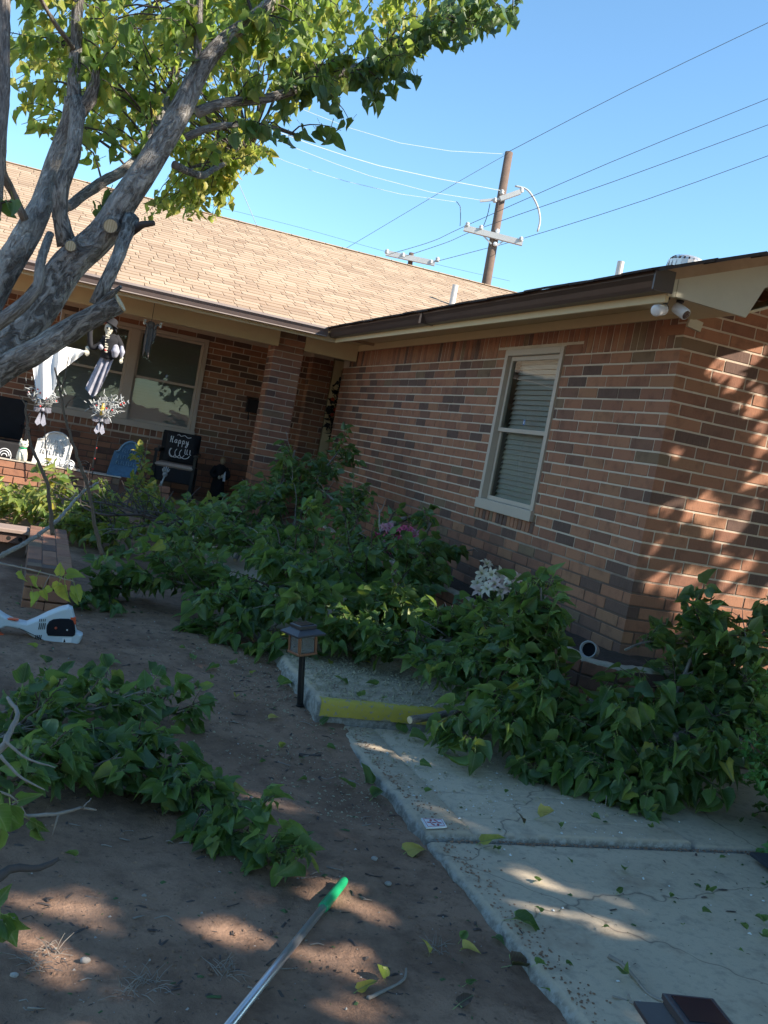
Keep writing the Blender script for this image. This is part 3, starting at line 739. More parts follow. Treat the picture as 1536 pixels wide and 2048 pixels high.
for i in range(60):
    x = -9.3 + i * .3; mb.box((x, 11.3, roof_plane(11.3) - .006), (.155, .10, .006))
props(mb.obj('ridge_caps', M_sh1, roof), kind='stuff')
# dark shingle edge over the wing gutter and rake
mb = MB(); pts = []
y = -.55
while y < 6.1:
    mb.box((-.60 + R0.uniform(-.006, .006), y + .15, 2.722 + R0.uniform(0, .006)), (.07, .148, .006), Matrix.Rotation(-ang, 3, 'Y')); y += .3
x = -.62
while x < 3.2:
    mb.box((x + .15, -.56 + R0.uniform(-.012, .012), 2.725 + SL * (x + .15 + .56) + R0.uniform(-.004, .012)), (.17, .06, .009), Matrix.Rotation(-ang + R0.uniform(-.02, .02), 3, 'Y')); x += .3
sag(mb); mb.obj('roof_edge', plain('dark_shingle_edge', (.05, .042, .04), .9, .3, 60, .5), roof)
# ---- gutters, fascia, soffit, beam
def gutter(pts_y0, pts_y1, fixed, axis, zt, name='gutter'):
    # K-style section: (out, z)
    sec = [(0, 0), (0, -.105), (.065, -.105), (.078, -.085), (.092, -.055), (.112, -.03), (.112, -.004), (.104, .0), (.104, -.012), (.088, -.05), (.07, -.095), (.006, -.098), (.006, 0)]
    mb = MB()
    if axis == 'y': P = [(fixed - a, pts_y0, zt + z) for a, z in sec]; ax = (0, 1, 0)
    else: P = [(pts_y0, fixed - a, zt + z) for a, z in sec]; ax = (1, 0, 0)
    mb.prism(P, pts_y1 - pts_y0, ax); return mb
g = gutter(-.54, 6.02, -.515, 'y', 2.712); g.bx(-.636, -.51, -.555, -.541, 2.60, 2.718)
for yy in (2.95,): g.bx(-.634, -.511, yy, yy + .05, 2.602, 2.716)
sag(g); gw = g.obj('gutter', M_gutter, H)
props(gw, 'dark brown gutter along the side wing')
g = gutter(-9.4, -.632, 6.045, 'x', 2.706)
gp = g.obj('gutter', M_gutter_lit, H)
mb = MB(); mb.bx(-9.4, -.64, 5.928, 5.9315, 2.682, 2.702); mb.bx(-9.4, -.64, 5.962, 5.966, 2.601, 2.612); mb.obj('gutter_lip', M_dripw, gp)
mb = MB(); mb.bx(-.512, -.49, -.50, 6.03, 2.56, 2.70, .003); sag(mb); mb.bx(-9.4, -.46, 6.05, 6.072, 2.56, 2.69, .003)
mb.obj('fascia', M_cream, H)
mb = MB(); mb.bx(-.488, -.002, -.48, 6.72, 2.655, 2.668); mb.bx(-9.4, -.49, 6.074, 6.71, 2.657, 2.667); mb.obj('soffit', M_cream, H)
mb = MB(); mb.bx(-.022, -.001, -.02, 6.69, 2.578, 2.654, .003); mb.obj('frieze_board', M_cream, H)
mb = MB(); mb.bx(-9.4, -1.03, 6.665, 6.80, 2.435, 2.656, .004); mb.bx(-.694, -.012, 6.70, 6.80, 2.445, 2.656, .004); mb.obj('beam', M_cream, H)
mb = MB(); mb.bx(-9.4, 1.5, 6.81, 8.69, 2.67, 2.69); mb.obj('porch_ceiling', M_cream, H)
# eave return at the gable: box end with slanting cheek and rake board
mb = MB()
bz = lambda x: 2.665 + SL * (x + .56)
mb.prism([(-.455, -.51, 2.562), (.03, -.51, 2.552), (.118, -.51, 2.742), (3.4, -.51, bz(3.4) - .19), (3.4, -.51, bz(3.4) - .03), (-.455, -.51, bz(-.455) - .045)], .022, (0, 1, 0))
rk = mb.obj('rake_board', M_cream2, H)
mb = MB(); mb.prism([(-.49, -.505, 2.562), (.03, -.487, 2.552), (.03, -.487, 2.57), (-.49, -.487, 2.58)], .0, (0, 1, 0)); 
mb = MB(); mb.bx(-.508, -.46, -.512, -.489, 2.555, 2.70, .002); mb.bx(-.53, -.45, -.516, -.47, 2.705, 2.712); mb.obj('corner_trim', M_cream2, H)
mb = MB(); mb.bx(-.455, .03, -.487, -.01, 2.57, 2.582); mb.prism([(.03, -.487, 2.57), (3.4, -.487, bz(3.4) - .12), (3.4, -.487, bz(3.4) - .105), (.03, -.487, 2.585)], .475, (0, 1, 0)); mb.obj('soffit', M_cream, H)
mb = MB(); p = at(1390, 652, 'y', -.02); mb.box((p.x, -.012, p.z + .01), (.05, .011, .03), Matrix.Rotation(.15, 3, 'Y')); mb.obj('trim_scrap', M_cream2, H)
# porch floor
mb = MB(); mb.bx(-9, 1.6, 6.3, 8.70, .0, .30); mb.bx(-.48, 1.6, 5.92, 6.3, 0, .155); mb.obj('porch_floor', M_floor, H)
# vents on the wing and main roof
def pipe_vent(a, b, r, nm, lab=None):
    mb = MB(); a = Vector(a); mb.tube([a, Vector((a.x, a.y, b))], r, 14); 
    o = mb.obj(nm, M_pvc, roof); m2 = MB(); m2.lathe((a.x, a.y, b - .004), [(r * 1.0, 0), (r * 1.02, .005), (r * .8, .006)], 14); return o
q = at(1242, 523, 'x', 1.2); pipe_vent((q.x, q.y, 2.9), q.z, .032, 'vent_pipe')
q = at(911, 570, 'y', 8.9); pipe_vent((q.x, q.y, roof_plane(8.9) - .1), q.z, .045, 'vent_pipe')
q = dep(1371, 533, 8.6); tz = bz(q.x) + .05
tv = MB(); tv.lathe((q.x, q.y, tz - .1), [(.16, 0), (.16, .16)], 18); tvo = tv.obj('turbine_vent', M_turb, roof)
zc = q.z - .02
for k in range(22):
    a = 2 * math.pi * k / 22; mb = MB()
    L = []
    for j in range(8):
        t = j / 7; ph = -.95 + t * 2.5 * .98; rad = .165 * math.cos(ph * .62) ; aa = a + .25 * t
        L.append(Vector((q.x + math.cos(aa) * rad, q.y + math.sin(aa) * rad, zc + .10 * math.sin(ph))))
    for j in range(7):
        p0, p1 = L[j], L[j + 1]; c0 = Vector((q.x, q.y, p0.z)); tn0 = (p0 - c0).cross(Vector((0, 0, 1))).normalized() * .022; inn = (p0 - c0).normalized() * -.012
        mb.quad(p0 - tn0 * .2, p0 + tn0 + inn, p1 + tn0 + inn, p1 - tn0 * .2)
    mb.obj('fin', M_turb, tvo)
mb = MB(); mb.lathe((q.x, q.y, zc + .085), [(.10, 0), (.075, .02), (.02, .03)], 18); mb.obj('cap', M_turb, tvo)
mb = MB(); mb.lathe((q.x, q.y, zc - .09), [(.14, 0), (.14, .02)], 18); mb.lathe((q.x, q.y, zc - .08), [(.11, 0), (.11, .15)], 14); mb.obj('drum', M_gutter, tvo)
# ------------------------------------------------------------------ low brick walls
def brick_thing(name, loc, label, cat, build, group=None):
    t = thing(name, loc, label, cat, group); build(t); flush_bricks(t.name); return t
def planter(t):
    mb = MB(); mb.bx(-.535, -.435, -.455, 5.85, .06, .468); mb.bx(-.40, 2.4, -.592, -.49, .06, .468)
    mb.prism([(-.535, -.455, .06), (-.40, -.592, .06), (-.40, -.49, .06), (-.435, -.455, .06)], .408, (0, 0, 1))
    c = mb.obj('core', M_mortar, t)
    for k in range(5):
        zt = .478; zm = zt - BH * (k + .5)
        face_bricks(t.name, c, (-.545, 0, 0), (0, 1, 0), (-1, 0, 0), -.44, 5.85, k, k, lambda kk: -.44 - (.13 if kk % 2 else .04), zt=zt)
        face_bricks(t.name, c, (0, -.602, 0), (1, 0, 0), (0, -1, 0), -.39, 2.4, k, k, lambda kk: -.39 - (.0 if kk % 2 else .15), zt=zt)
        u = Vector((.16, -.165, 0)).normalized(); n = Vector((-.165, -.16, 0)).normalized()
        add_brick(t.name, c, Vector((-.47, -.522, zm)) - n * .012, (.095, .022, BH / 2 - JT), Matrix((u, n, Vector((0, 0, 1)))).transposed())
    mb = MB(); P = [Vector((-.49, y, .476)) for y in np.linspace(5.8, -.42, 170)] + [Vector((-.49 + .1 * i / 6, -.42 - .125 * i / 6, .476)) for i in range(1, 7)] + [Vector((x, -.545, .476)) for x in np.linspace(-.38, 2.4, 90)]
    for i, p in enumerate(P):
        a = P[min(i + 1, len(P) - 1)] - P[max(i - 1, 0)]; a.normalize(); s_ = Vector((-a.y, a.x, 0))
        r1, r2 = .05 + (fbm(i * .5, 1, 4) - .5) * .022, .05 + (fbm(i * .5, 7, 4) - .5) * .03; h = .006 + fbm(i * .8, 3, 5) * .012
        for q, z in ((-r1, -.012), (-r1, h * .5), (-r1 * .6, h), (r2 * .6, h), (r2, h * .4), (r2, -.012)): mb.v.append(tuple(p - s_ * q + Vector((0, 0, z))))
    for i in range(len(P) - 1):
        for j in range(5): mb.face((i * 6 + j, (i + 1) * 6 + j, (i + 1) * 6 + j + 1, i * 6 + j + 1))
    mb.obj('mortar_cap', plain('rough_cap', (.46, .42, .33), .95, .3, 70, .9, bd=.01), t, True)
brick_thing('planter_wall', (-.5, -.5, .1), 'low brick planter wall with a rough pale mortar cap running round the house corner', 'planter wall', planter)
def lowwall(t):
    mb = MB(); mb.bx(-5.2, -2.64, 6.409, 6.60, .05, .558); c = mb.obj('core', M_mortar, t)
    for k in range(5): face_bricks(t.name, c, (0, 6.40, 0), (1, 0, 0), (0, -1, 0), -5.2, -2.632, k, k, lambda kk: -5.2 + (.0 if kk % 2 else .12), zt=.556)
    mb = MB(); mb.bx(-5.2, -2.625, 6.392, 6.61, .559, .572, .003); mb.obj('cap', plain('mortar_cap', (.52, .46, .38), .9, .2, 40, .4), t)
brick_thing('porch_wall', (-3.6, 6.5, .1), 'low brick wall along the porch front carrying the halloween decorations', 'low wall', lowwall)
def pier(t):
    mb = MB(); mb.bx(-2.31, -2.075, 6.36, 6.58, .05, .535); c = mb.obj('core', M_mortar, t)
    for k in range(5):
        zm = .55 - BH * (k + .5)
        if k % 2 == 0: add_brick(t.name, c, (-2.193, 6.39, zm), (.128, .042, BH / 2 - JT))
        else: add_brick(t.name, c, (-2.26, 6.39, zm), (.058, .042, BH / 2 - JT)); add_brick(t.name, c, (-2.125, 6.39, zm), (.058, .042, BH / 2 - JT))
brick_thing('brick_pier', (-2.19, 6.45, .1), 'short brick pier end standing in front of the cushioned black chair', 'brick pier', pier)
def ledge(t):
    mb = MB(); mb.bx(-3.54, -3.275, 1.075, 2.86, -.05, .351); mb.bx(-5.2, -3.55, 2.75, 2.93, -.05, .30); c = mb.obj('core', M_mortar, t)
    for i in range(3):
        for j in range(8): 
            y0 = 1.065 + (.13 if i == 1 else 0) + j * .262; y1 = min(y0 + .262, 2.87)
            if y1 - y0 > .05: add_brick(t.name, c, (-3.5 + i * .0925, (y0 + y1) / 2, .335 + R0.uniform(-.002, .002)), (.0435, (y1 - y0) / 2 - .004, .02))
        if 1: add_brick(t.name, c, (-3.4985, 1.13, .335), (.0435, .058, .02)) if i == 1 else None
    for k in range(4):
        for i in range(2): add_brick(t.name, c, (-3.475 + i * .135, 1.06, .27 - k * BH), (.065, .03, BH / 2 - JT))
    ns = 0
    for j in range(7): add_brick(t.name, c, (-3.69 - j * .262, 2.735, .26), (.127, .05, .036))
    mb = MB()
    for j in range(16):
        x = -3.60 - j * .085; mb.tube([(x, 2.684, .26), (x, 2.6845, .26)], .017, 10)
    props(mb.obj('core_hole', M_deep, c), kind='stuff')
    mb = MB(); mb.bx(-5.2, -3.545, 2.66, 2.92, .302, .335, .006); mb.obj('capstone', plain('cap_stone', (.30, .22, .18), .9, .2, 40, .3), t)
brick_thing('brick_edging', (-3.4, 1.9, .1), 'broad brick garden edging topped with a capstone slab left of the leaf pile', 'brick edging', ledge)

# ------------------------------------------------------------------ leaves
LV = [(0, 0), (.22, -.09), (.35, .05), (.385, .25), (.32, .48), (.185, .73), (0, 1.06)]
MID = [(0, 0), (0, .22), (0, .48), (0, .76)]
def leaf_variant(seed):
    r = random.Random(seed); fold = r.uniform(.1, 1.5); wsc = r.uniform(.6, 1.08); curl = r.uniform(-.3, 1.0); tw = r.uniform(-.25, .25); v = []; uv = []
    def P(x, y, e=0):
        z = fold * abs(x) - curl * y * y * .7 + tw * x * y + e; v.append((x, y - abs(curl) * .1 * y * y, z)); uv.append((x, y))
    for (x, y) in MID: P(x, y)
    P(0, 1.03)
    for s in (1, -1):
        for i in range(1, 6):
            x, y = LV[i]; k = r.uniform(.88, 1.12); P(s * x * k * wsc, y + r.uniform(-.03, .03), r.uniform(-.11, .11))
    P(-.024, -.48, -.08); P(.024, -.48, -.08); uv[-1] = (0, -.48); uv[-2] = (0, -.48)
    v += [(-.020, 0, 0), (.020, 0, 0)]; uv += [(0, -.05), (0, -.05)]
    f = []
    for s, b in ((1, 5), (-1, 10)):
        q = [(0, b, b + 1, 1), (1, b + 1, b + 2, 2), (2, b + 2, b + 3, 3), (3, b + 3, b + 4), (3, b + 4, 4)]
        for a in q: f.append(a if s == 1 else tuple(reversed(a)))
    f.append((15, 16, 18, 17))
    return np.array(v, float), np.array(uv, float), f
LVAR = [leaf_variant(i) for i in range(14)]
LCACHE = {}
def leaf_single_mesh(var, m):
    k = (var, m.name)
    if k not in LCACHE:
        v, uv, f = LVAR[var]; me = bpy.data.meshes.new('leaf'); me.from_pydata([tuple(a) for a in v], [], f); me.materials.append(m)
        ul = me.uv_layers.new(name='uv'); d = []
        for a in f:
            for i in a: d += [uv[i][0], uv[i][1]]
        ul.data.foreach_set('uv', d); me.polygons.foreach_set('use_smooth', [True] * len(f)); me.update(); LCACHE[k] = me
    return LCACHE[k]
def frames(dirs, nrm):
    """dirs Nx3 (leaf tip direction), nrm Nx3 rough normals -> Nx3x3 with columns x,y,z"""
    y = dirs / np.linalg.norm(dirs, axis=1, keepdims=True); z = nrm - y * (nrm * y).sum(1, keepdims=True); z /= (np.linalg.norm(z, axis=1, keepdims=True) + 1e-9)
    x = np.cross(y, z); return np.stack([x, y, z], axis=2)
def leaf_mass(name, mats, parent, pos, dirs, nrm, size, single_cap=300, rng=NR, part='leaf', inframe=True):
    """leaves at pos; the largest in the picture become objects, the rest one joined part"""
    N_ = len(pos); R_ = frames(dirs, nrm); var = rng.randint(0, len(LVAR), N_)
    size = np.asarray(size)
    d = pos - np.array(CAM); zc = d @ np.array(FW); px = 768 + F * (d @ np.array(RX)) / np.maximum(zc, .05); py = 1024 + F * (d @ np.array(DN)) / np.maximum(zc, .05)
    vis = (zc > .1) & (px > -30) & (px < 1566) & (py > -30) & (py < 2078)
    sc = np.where(vis, size / np.maximum(zc, .05), 0); order = np.argsort(-sc)
    cap = min(single_cap, int((sc > 0).sum())); sel = order[:cap]; rest = order[cap:]
    for i in sel:
        me = leaf_single_mesh(int(var[i]), mats[1]); s = size[i]
        m = Matrix([[R_[i][0][0] * s, R_[i][0][1] * s, R_[i][0][2] * s, pos[i][0]], [R_[i][1][0] * s, R_[i][1][1] * s, R_[i][1][2] * s, pos[i][1]], [R_[i][2][0] * s, R_[i][2][1] * s, R_[i][2][2] * s, pos[i][2]], [0, 0, 0, 1]])
        o = bpy.data.objects.new(part, me); COL.objects.link(o); o.matrix_basis = m; o.parent = parent; o.matrix_parent_inverse = WM[parent.name].inverted()
    if len(rest):
        V = []; Fs = []; U = []; A = []; off = 0; tot = []; lt = []
        for vi in range(len(LVAR)):
            idx = rest[var[rest] == vi]
            if not len(idx): continue
            v, uv, f = LVAR[vi]
            W = np.einsum('nij,kj->nki', R_[idx], v) * size[idx][:, None, None] + pos[idx][:, None, :]
            V.append(W.reshape(-1, 3)); nv = len(v)
            fl = np.concatenate([np.array(a) for a in f]); cnt = np.array([len(a) for a in f])
            Fs.append((fl[None, :] + (np.arange(len(idx)) * nv)[:, None] + off).reshape(-1)); off += nv * len(idx)
            U.append(np.tile(uv[fl].reshape(-1), len(idx))); tot.append(np.tile(cnt, len(idx))); A.append(np.repeat(rng.rand(len(idx)), len(f)))
        V = np.concatenate(V); Fs = np.concatenate(Fs); U = np.concatenate(U); tot = np.concatenate(tot); A = np.concatenate(A)
        me = bpy.data.meshes.new(name); me.vertices.add(len(V)); me.vertices.foreach_set('co', V.reshape(-1).astype(np.float32))
        me.loops.add(len(Fs)); me.loops.foreach_set('vertex_index', Fs.astype(np.int32)); me.polygons.add(len(tot))
        st_ = np.concatenate([[0], np.cumsum(tot)[:-1]]); me.polygons.foreach_set('loop_start', st_.astype(np.int32)); me.polygons.foreach_set('loop_total', tot.astype(np.int32))
        me.polygons.foreach_set('use_smooth', np.ones(len(tot), bool))
        me.update(calc_edges=True); ul = me.uv_layers.new(name='uv'); ul.data.foreach_set('uv', U.astype(np.float32))
        at_ = me.attributes.new('rnd', 'FLOAT', 'FACE'); at_.data.foreach_set('value', A.astype(np.float32)); me.materials.append(mats[0])
        props(link(name, me, parent), kind='stuff')

def runit(rng):
    while True:
        v = Vector((rng.uniform(-1, 1), rng.uniform(-1, 1), rng.uniform(-1, 1)))
        if .05 < v.length < 1: return v.normalized()
def cut_branch(label, pts, r0=.02, r1=.005, ntw=16, tl=.34, ls=.10, mats=None, droop=.55, seed=0, group='cut leafy branches heaped on the ground', lp=.026, cap=300, sub=2, zmin=None, t0=.08, bare=0.0, mstem=None, loc=None, up=.25, name='cut_branch'):
    rng = random.Random(seed * 31 + 5); mats = mats or L_green; mstem = mstem or M_bark2
    P, Rd = smoothpath(wiggle(pts, .02, rng), list(np.linspace(r0, r1, len(pts))), .03)
    t = thing(name, tuple(P[0]), label, 'branch', group)
    mb = MB(); mb.tube(P, Rd, 9, True, .22, seed); mb.obj('stem', mstem, t, True)
    ndl = (P[0] - P[1]).normalized(); mb = MB(); mb.tube([P[0] + ndl * .0005, P[0] + ndl * .003], Rd[0] * .9, 12); mb.obj('cut_end', M_wood, t)
    LP = []; LD = []; LN = []; LS = []
    ll = len(P)
    def fl(p):
        z = (zmin if zmin is not None else gz(p.x, p.y) if p.x < -1.98 else (.16 if p.y > -.57 else .03)) + .008
        if -.56 < p.x < 0 and p.y > -.6: z = .43
        return z
    def leaves(path, n0, dens):
        L = 0; nxt = n0; side = rng.choice((-1, 1))
        for a, b in zip(path[:-1], path[1:]):
            sg = (b - a).length
            while nxt < L + sg:
                q = a.lerp(b, (nxt - L) / sg); td = (b - a).normalized(); sd = td.cross(Vector((0, 0, 1)))
                sd = (sd.normalized() if sd.length > .1 else runit(rng)) * side
                s = ls * .86 * rng.uniform(.5, 1.2); d = (td * .55 + sd * .85 + runit(rng) * .45 + Vector((0, 0, -droop))).normalized()
                nr = (Vector((0, 0, .7)) + runit(rng) * .95).normalized() * (-1 if rng.random() < .2 else 1)
                q2 = q + d * s * .38; zz = fl(q2)
                tip = q2 + d * s * .9
                if tip.z < zz: d.z = max(d.z, (zz - q2.z) / s / .9); d = d if d.length > .2 else Vector((td.x, td.y, .05)); d.normalize()
                if q2.z < zz: q2.z = zz + rng.uniform(0, .02)
                LP.append(tuple(q2)); LD.append(tuple(d)); LN.append(tuple(nr)); LS.append(s); side = -side; nxt += dens * rng.uniform(.7, 1.4)
            L += sg
        q = path[-1]; d = ((path[-1] - path[-2]).normalized() + Vector((0, 0, -droop * .6)) + runit(rng) * .3).normalized(); LP.append(tuple(q)); LD.append(tuple(d)); LN.append(tuple((Vector((0, 0, .8)) + runit(rng) * .6))); LS.append(ls * rng.uniform(.6, 1.05))
    for k in range(ntw):
        tt = t0 + (1 - t0) * (k + rng.random()) / ntw; i = min(ll - 2, int(tt * (ll - 1))); b = P[i]; sd = (P[i + 1] - P[i]).normalized()
        pr = runit(rng); pr = (pr - sd * pr.dot(sd)).normalized(); pr.z = abs(pr.z) * .6 + pr.z * .4
        d = (sd * .75 + pr * .85 + Vector((0, 0, up))).normalized(); ln = tl * rng.uniform(.5, 1.25) * (1.15 - .45 * tt); n = max(4, int(ln / .05)); path = [b.copy()]
        for j in range(n):
            d = (d + runit(rng) * .2 + Vector((0, 0, -.10 * droop * 2 * j / n))).normalized(); q = path[-1] + d * ln / n; z = fl(q)
            if q.z < z: q.z = z; d.z = max(d.z, .02)
            path.append(q)
        mb = MB(); rw = Rd[i] * .42 + .0012; mb.tube(path, list(np.linspace(rw, .0014, len(path))), 5, True, .2, k)
        nak = bare < .5 and rng.random() < .16
        if rng.random() >= bare and not nak: leaves(path, ln * .12, lp)
        for s_ in range(sub):
            j = rng.randint(1, n - 1); d2 = (d + runit(rng) * .9).normalized(); p2 = [path[j].copy()]; l2 = ln * rng.uniform(.3, .6)
            for m_ in range(4):
                d2 = (d2 + runit(rng) * .2 + Vector((0, 0, -.1 * droop))).normalized(); q = p2[-1] + d2 * l2 / 4; q.z = max(q.z, fl(q)); p2.append(q)
            mb.tube(p2, list(np.linspace(rw * .55, .0012, 5)), 4)
            if rng.random() >= bare and not nak: leaves(p2, .02, lp)
        mb.obj('twig', (M_dead if nak else M_twig) if bare < .5 else mstem, t, True)
    if LP: leaf_mass('foliage', mats, t, np.array(LP), np.array(LD), np.array(LN), np.array(LS), cap, np.random.RandomState(seed + 3))
    return t
def Y(px, py, y): return at(px, py, 'y', y)
def G(px, py, up=.03): return gat(px, py, up)
QUICK = False
gA = 'cut leafy branches piled over the path and bed'
B_ = cut_branch
# main heap, back to front
B_('cut branch with the highest leafy tip, leaning up in front of the door', [Y(560, 1120, 3.6), Y(600, 1030, 4.0), Y(640, 950, 4.4), Y(680, 900, 4.6)], .02, .006, 20, .40, .10, seed=1, group=gA, up=.4)
B_('upright leafy branch whose tip rises before the foot of the porch column', [Y(470, 1120, 3.4), Y(530, 1030, 3.9), Y(575, 950, 4.3), Y(590, 900, 4.5)], .02, .006, 20, .40, .10, seed=2, group=gA, up=.4)
B_('leafy branch arching below the black robed figurine on the porch', [Y(360, 1150, 2.8), Y(430, 1080, 3.3), Y(500, 1020, 4.0), Y(570, 990, 4.4)], .02, .006, 20, .42, .10, seed=3, group=gA)
B_('leafy branch lying along the house wall behind the pink flowers', [Y(640, 1160, 2.2), Y(690, 1080, 2.8), Y(700, 1030, 3.4), Y(650, 990, 4.0)], .022, .006, 18, .36, .10, seed=4, group=gA)
B_('thick grey cut branch curving up out of the heap beside the pink flowers', [Y(690, 1160, 1.8), Y(745, 1110, 2.0), Y(765, 1060, 2.2), Y(812, 1036, 2.3)], .030, .022, 7, .34, .10, seed=5, group=gA, t0=.0)
B_('leafy branch in the middle of the heap with pale leaf backs turned up', [Y(640, 1200, 1.5), Y(560, 1120, 1.9), Y(460, 1090, 2.3), Y(350, 1090, 2.7)], .024, .006, 26, .42, .11, seed=6, group=gA)
B_('leafy branch spread over the left end of the heap above the bare dirt', [Y(480, 1230, 1.0), Y(400, 1180, 1.3), Y(300, 1170, 1.5), Y(200, 1200, 1.4)], .022, .006, 26, .36, .10, seed=7, group=gA)
B_('leafy branch hanging down the front of the heap beside the path start', [Y(640, 1150, 1.5), Y(560, 1180, 1.1), Y(480, 1230, .8), Y(420, 1270, .8)], .020, .006, 26, .36, .11, seed=8, group=gA)
B_('dense leafy branch behind the standing garden lantern', [Y(760, 1160, 1.6), Y(680, 1170, 1.1), Y(610, 1210, .7), Y(540, 1260, .6)], .022, .006, 28, .38, .11, seed=9, group=gA)
B_('leafy branch with sun spots draped over the middle of the planter wall', [Y(850, 1120, 1.9), Y(810, 1160, 1.4), Y(760, 1210, .8), Y(700, 1270, .4)], .024, .006, 26, .30, .11, seed=10, group=gA)
B_('leafy branch over the planter wall with its tip above the pale lilies', [Y(760, 1210, 1.0), Y(820, 1140, 1.5), Y(880, 1110, 1.9), Y(945, 1100, 1.9)], .016, .005, 11, .2, .12, seed=11, group=gA)
B_('short dark cut stub standing up between the pink flowers and the wall', [Y(790, 1150, 1.7), Y(835, 1100, 1.85), Y(862, 1046, 1.9)], .018, .014, 4, .2, .10, seed=12, group=gA, t0=0)
B_('leafy branch covering the far end of the yellow step', [Y(1000, 1300, .1), Y(920, 1280, .1), Y(840, 1300, .0), Y(770, 1290, .1)], .022, .006, 22, .26, .11, seed=13, group=gA)
B_('leafy branch lying over the path behind the lantern with yellow-lit leaves', [Y(900, 1250, .5), Y(820, 1230, .7), Y(720, 1260, .5), Y(640, 1290, .3)], .020, .006, 24, .36, .11, seed=14, group=gA)
gB = 'cut leafy branches lying against the planter at the house corner'
B_('cut branch with pale leaves whose bare fork rests on the yellow step', [Y(820, 1440, -.9), Y(930, 1410, -.75), Y(1010, 1350, -.65), Y(1040, 1270, -.6), Y(1055, 1200, -.55)], .020, .007, 22, .24, .108, seed=15, group=gB, lp=.028, t0=.32)
B_('leafy branch rising in front of the planter with its top under the window', [Y(1110, 1440, -.9), Y(1100, 1350, -.75), Y(1080, 1260, -.65), Y(1082, 1175, -.6)], .014, .005, 16, .17, .115, seed=16, group=gB, lp=.028, up=.4, droop=.8)
B_('leafy branch drooping onto the path left of the dark hollow', [Y(1180, 1450, -.85), Y(1090, 1430, -.9), Y(1010, 1450, -1.0), Y(940, 1480, -1.05)], .018, .006, 24, .28, .108, seed=17, group=gB, lp=.028, droop=.8)
B_('leafy branch hanging with one long tip over the joint of the slabs', [Y(1300, 1440, -.9), Y(1250, 1460, -1.05), Y(1220, 1520, -1.25), Y(1210, 1600, -1.4)], .016, .005, 20, .28, .112, seed=18, group=gB, lp=.028, droop=1.0)
B_('leafy branch filling the space below the grey spot lamp', [Y(1350, 1430, -.80), Y(1260, 1450, -.9), Y(1170, 1480, -1.0), Y(1090, 1510, -1.1)], .020, .006, 24, .26, .112, seed=19, group=gB, lp=.028, droop=.8)
B_('leafy branch with a round pale saw cut facing the path', [Y(1345, 1478, -1.15), Y(1400, 1450, -1.0), Y(1450, 1420, -.9), Y(1500, 1380, -.85)], .026, .008, 20, .28, .112, seed=20, group=gB, lp=.028, t0=.25)
B_('leafy branch whose upright tip crosses the sunlit bricks', [Y(1350, 1390, -.72), Y(1385, 1310, -.65), Y(1400, 1250, -.62), Y(1392, 1200, -.6)], .014, .005, 14, .17, .12, seed=21, group=gB, lp=.028, up=.3)
B_('leafy branch spread right of the sunlit bricks at the picture edge', [Y(1400, 1400, -.8), Y(1450, 1340, -.72), Y(1500, 1290, -.7), Y(1560, 1250, -.7)], .018, .006, 22, .32, .112, seed=22, group=gB, lp=.028)
B_('leafy branch lying low in the dark hollow by the green shrub', [Y(1480, 1480, -1.15), Y(1400, 1520, -1.25), Y(1320, 1560, -1.35), Y(1240, 1560, -1.35)], .022, .006, 26, .34, .112, seed=23, group=gB, lp=.028, droop=.8)
B_('leafy branch piled behind the green shrub above the path', [Y(1560, 1420, -.9), Y(1480, 1430, -.9), Y(1400, 1470, -1.0), Y(1330, 1510, -1.1)], .022, .006, 26, .28, .112, seed=24, group=gB, lp=.028)
B_('thin leafy branch trailing along the top of the planter cap', [Y(1250, 1300, -.45), Y(1300, 1290, -.5), Y(1360, 1290, -.45), Y(1420, 1290, -.45)], .008, .003, 9, .12, .09, seed=25, group=gB, lp=.028)
B_('leafy branch lying across the far right end of the yellow step', [Y(1080, 1350, -.55), Y(1010, 1330, -.5), Y(940, 1330, -.45), Y(870, 1345, -.45)], .016, .005, 22, .22, .10, seed=37, group=gB)
B_('leafy branch bridging the two heaps below the planter wall', [Y(1060, 1300, -.2), Y(1000, 1290, -.1), Y(940, 1260, .1), Y(880, 1250, .3)], .016, .005, 24, .24, .10, seed=38, group=gB)
B_('leafy branch hanging low in the middle of the right heap', [Y(1180, 1400, -.8), Y(1200, 1450, -.95), Y(1140, 1500, -1.1), Y(1100, 1540, -1.2)], .016, .005, 24, .22, .105, seed=39, group=gB, droop=.9)
gC = 'cut leafy branches on the dirt in the left foreground'
B_('leafy branch nearest the left edge on the bare dirt', [G(-60, 1520, .06), G(60, 1450, .14), G(170, 1430, .14), G(290, 1420, .10)], .018, .006, 20, .20, .096, seed=26, group=gC, cap=300)
B_('leafy branch crossing the dirt toward the green tipped pole', [G(60, 1490, .06), G(200, 1500, .10), G(330, 1560, .08), G(450, 1640, .06), G(545, 1720, .04)], .018, .005, 40, .19, .092, seed=27, t0=.0, group=gC, cap=300)
B_('leafy branch behind the front one with leaves reaching the bare twigs', [G(-20, 1440, .05), G(110, 1400, .10), G(240, 1400, .10), G(360, 1430, .06)], .016, .005, 18, .19, .092, seed=28, group=gC)
B_('leafy branch under the pale dead twig near the left edge', [G(-80, 1590, .05), G(40, 1560, .12), G(150, 1540, .10), G(260, 1580, .06)], .016, .005, 20, .18, .092, seed=36, group=gC)
gD = 'yellowing leafy branches left of the heap'
B_('yellow green leafy branch standing in front of the blue tombstone', [Y(290, 1060, 4.6), Y(283, 1000, 4.8), Y(278, 960, 5.0), Y(292, 905, 5.1)], .012, .004, 17, .20, .085, L_mid, seed=29, group=gD, up=.5, droop=.3)
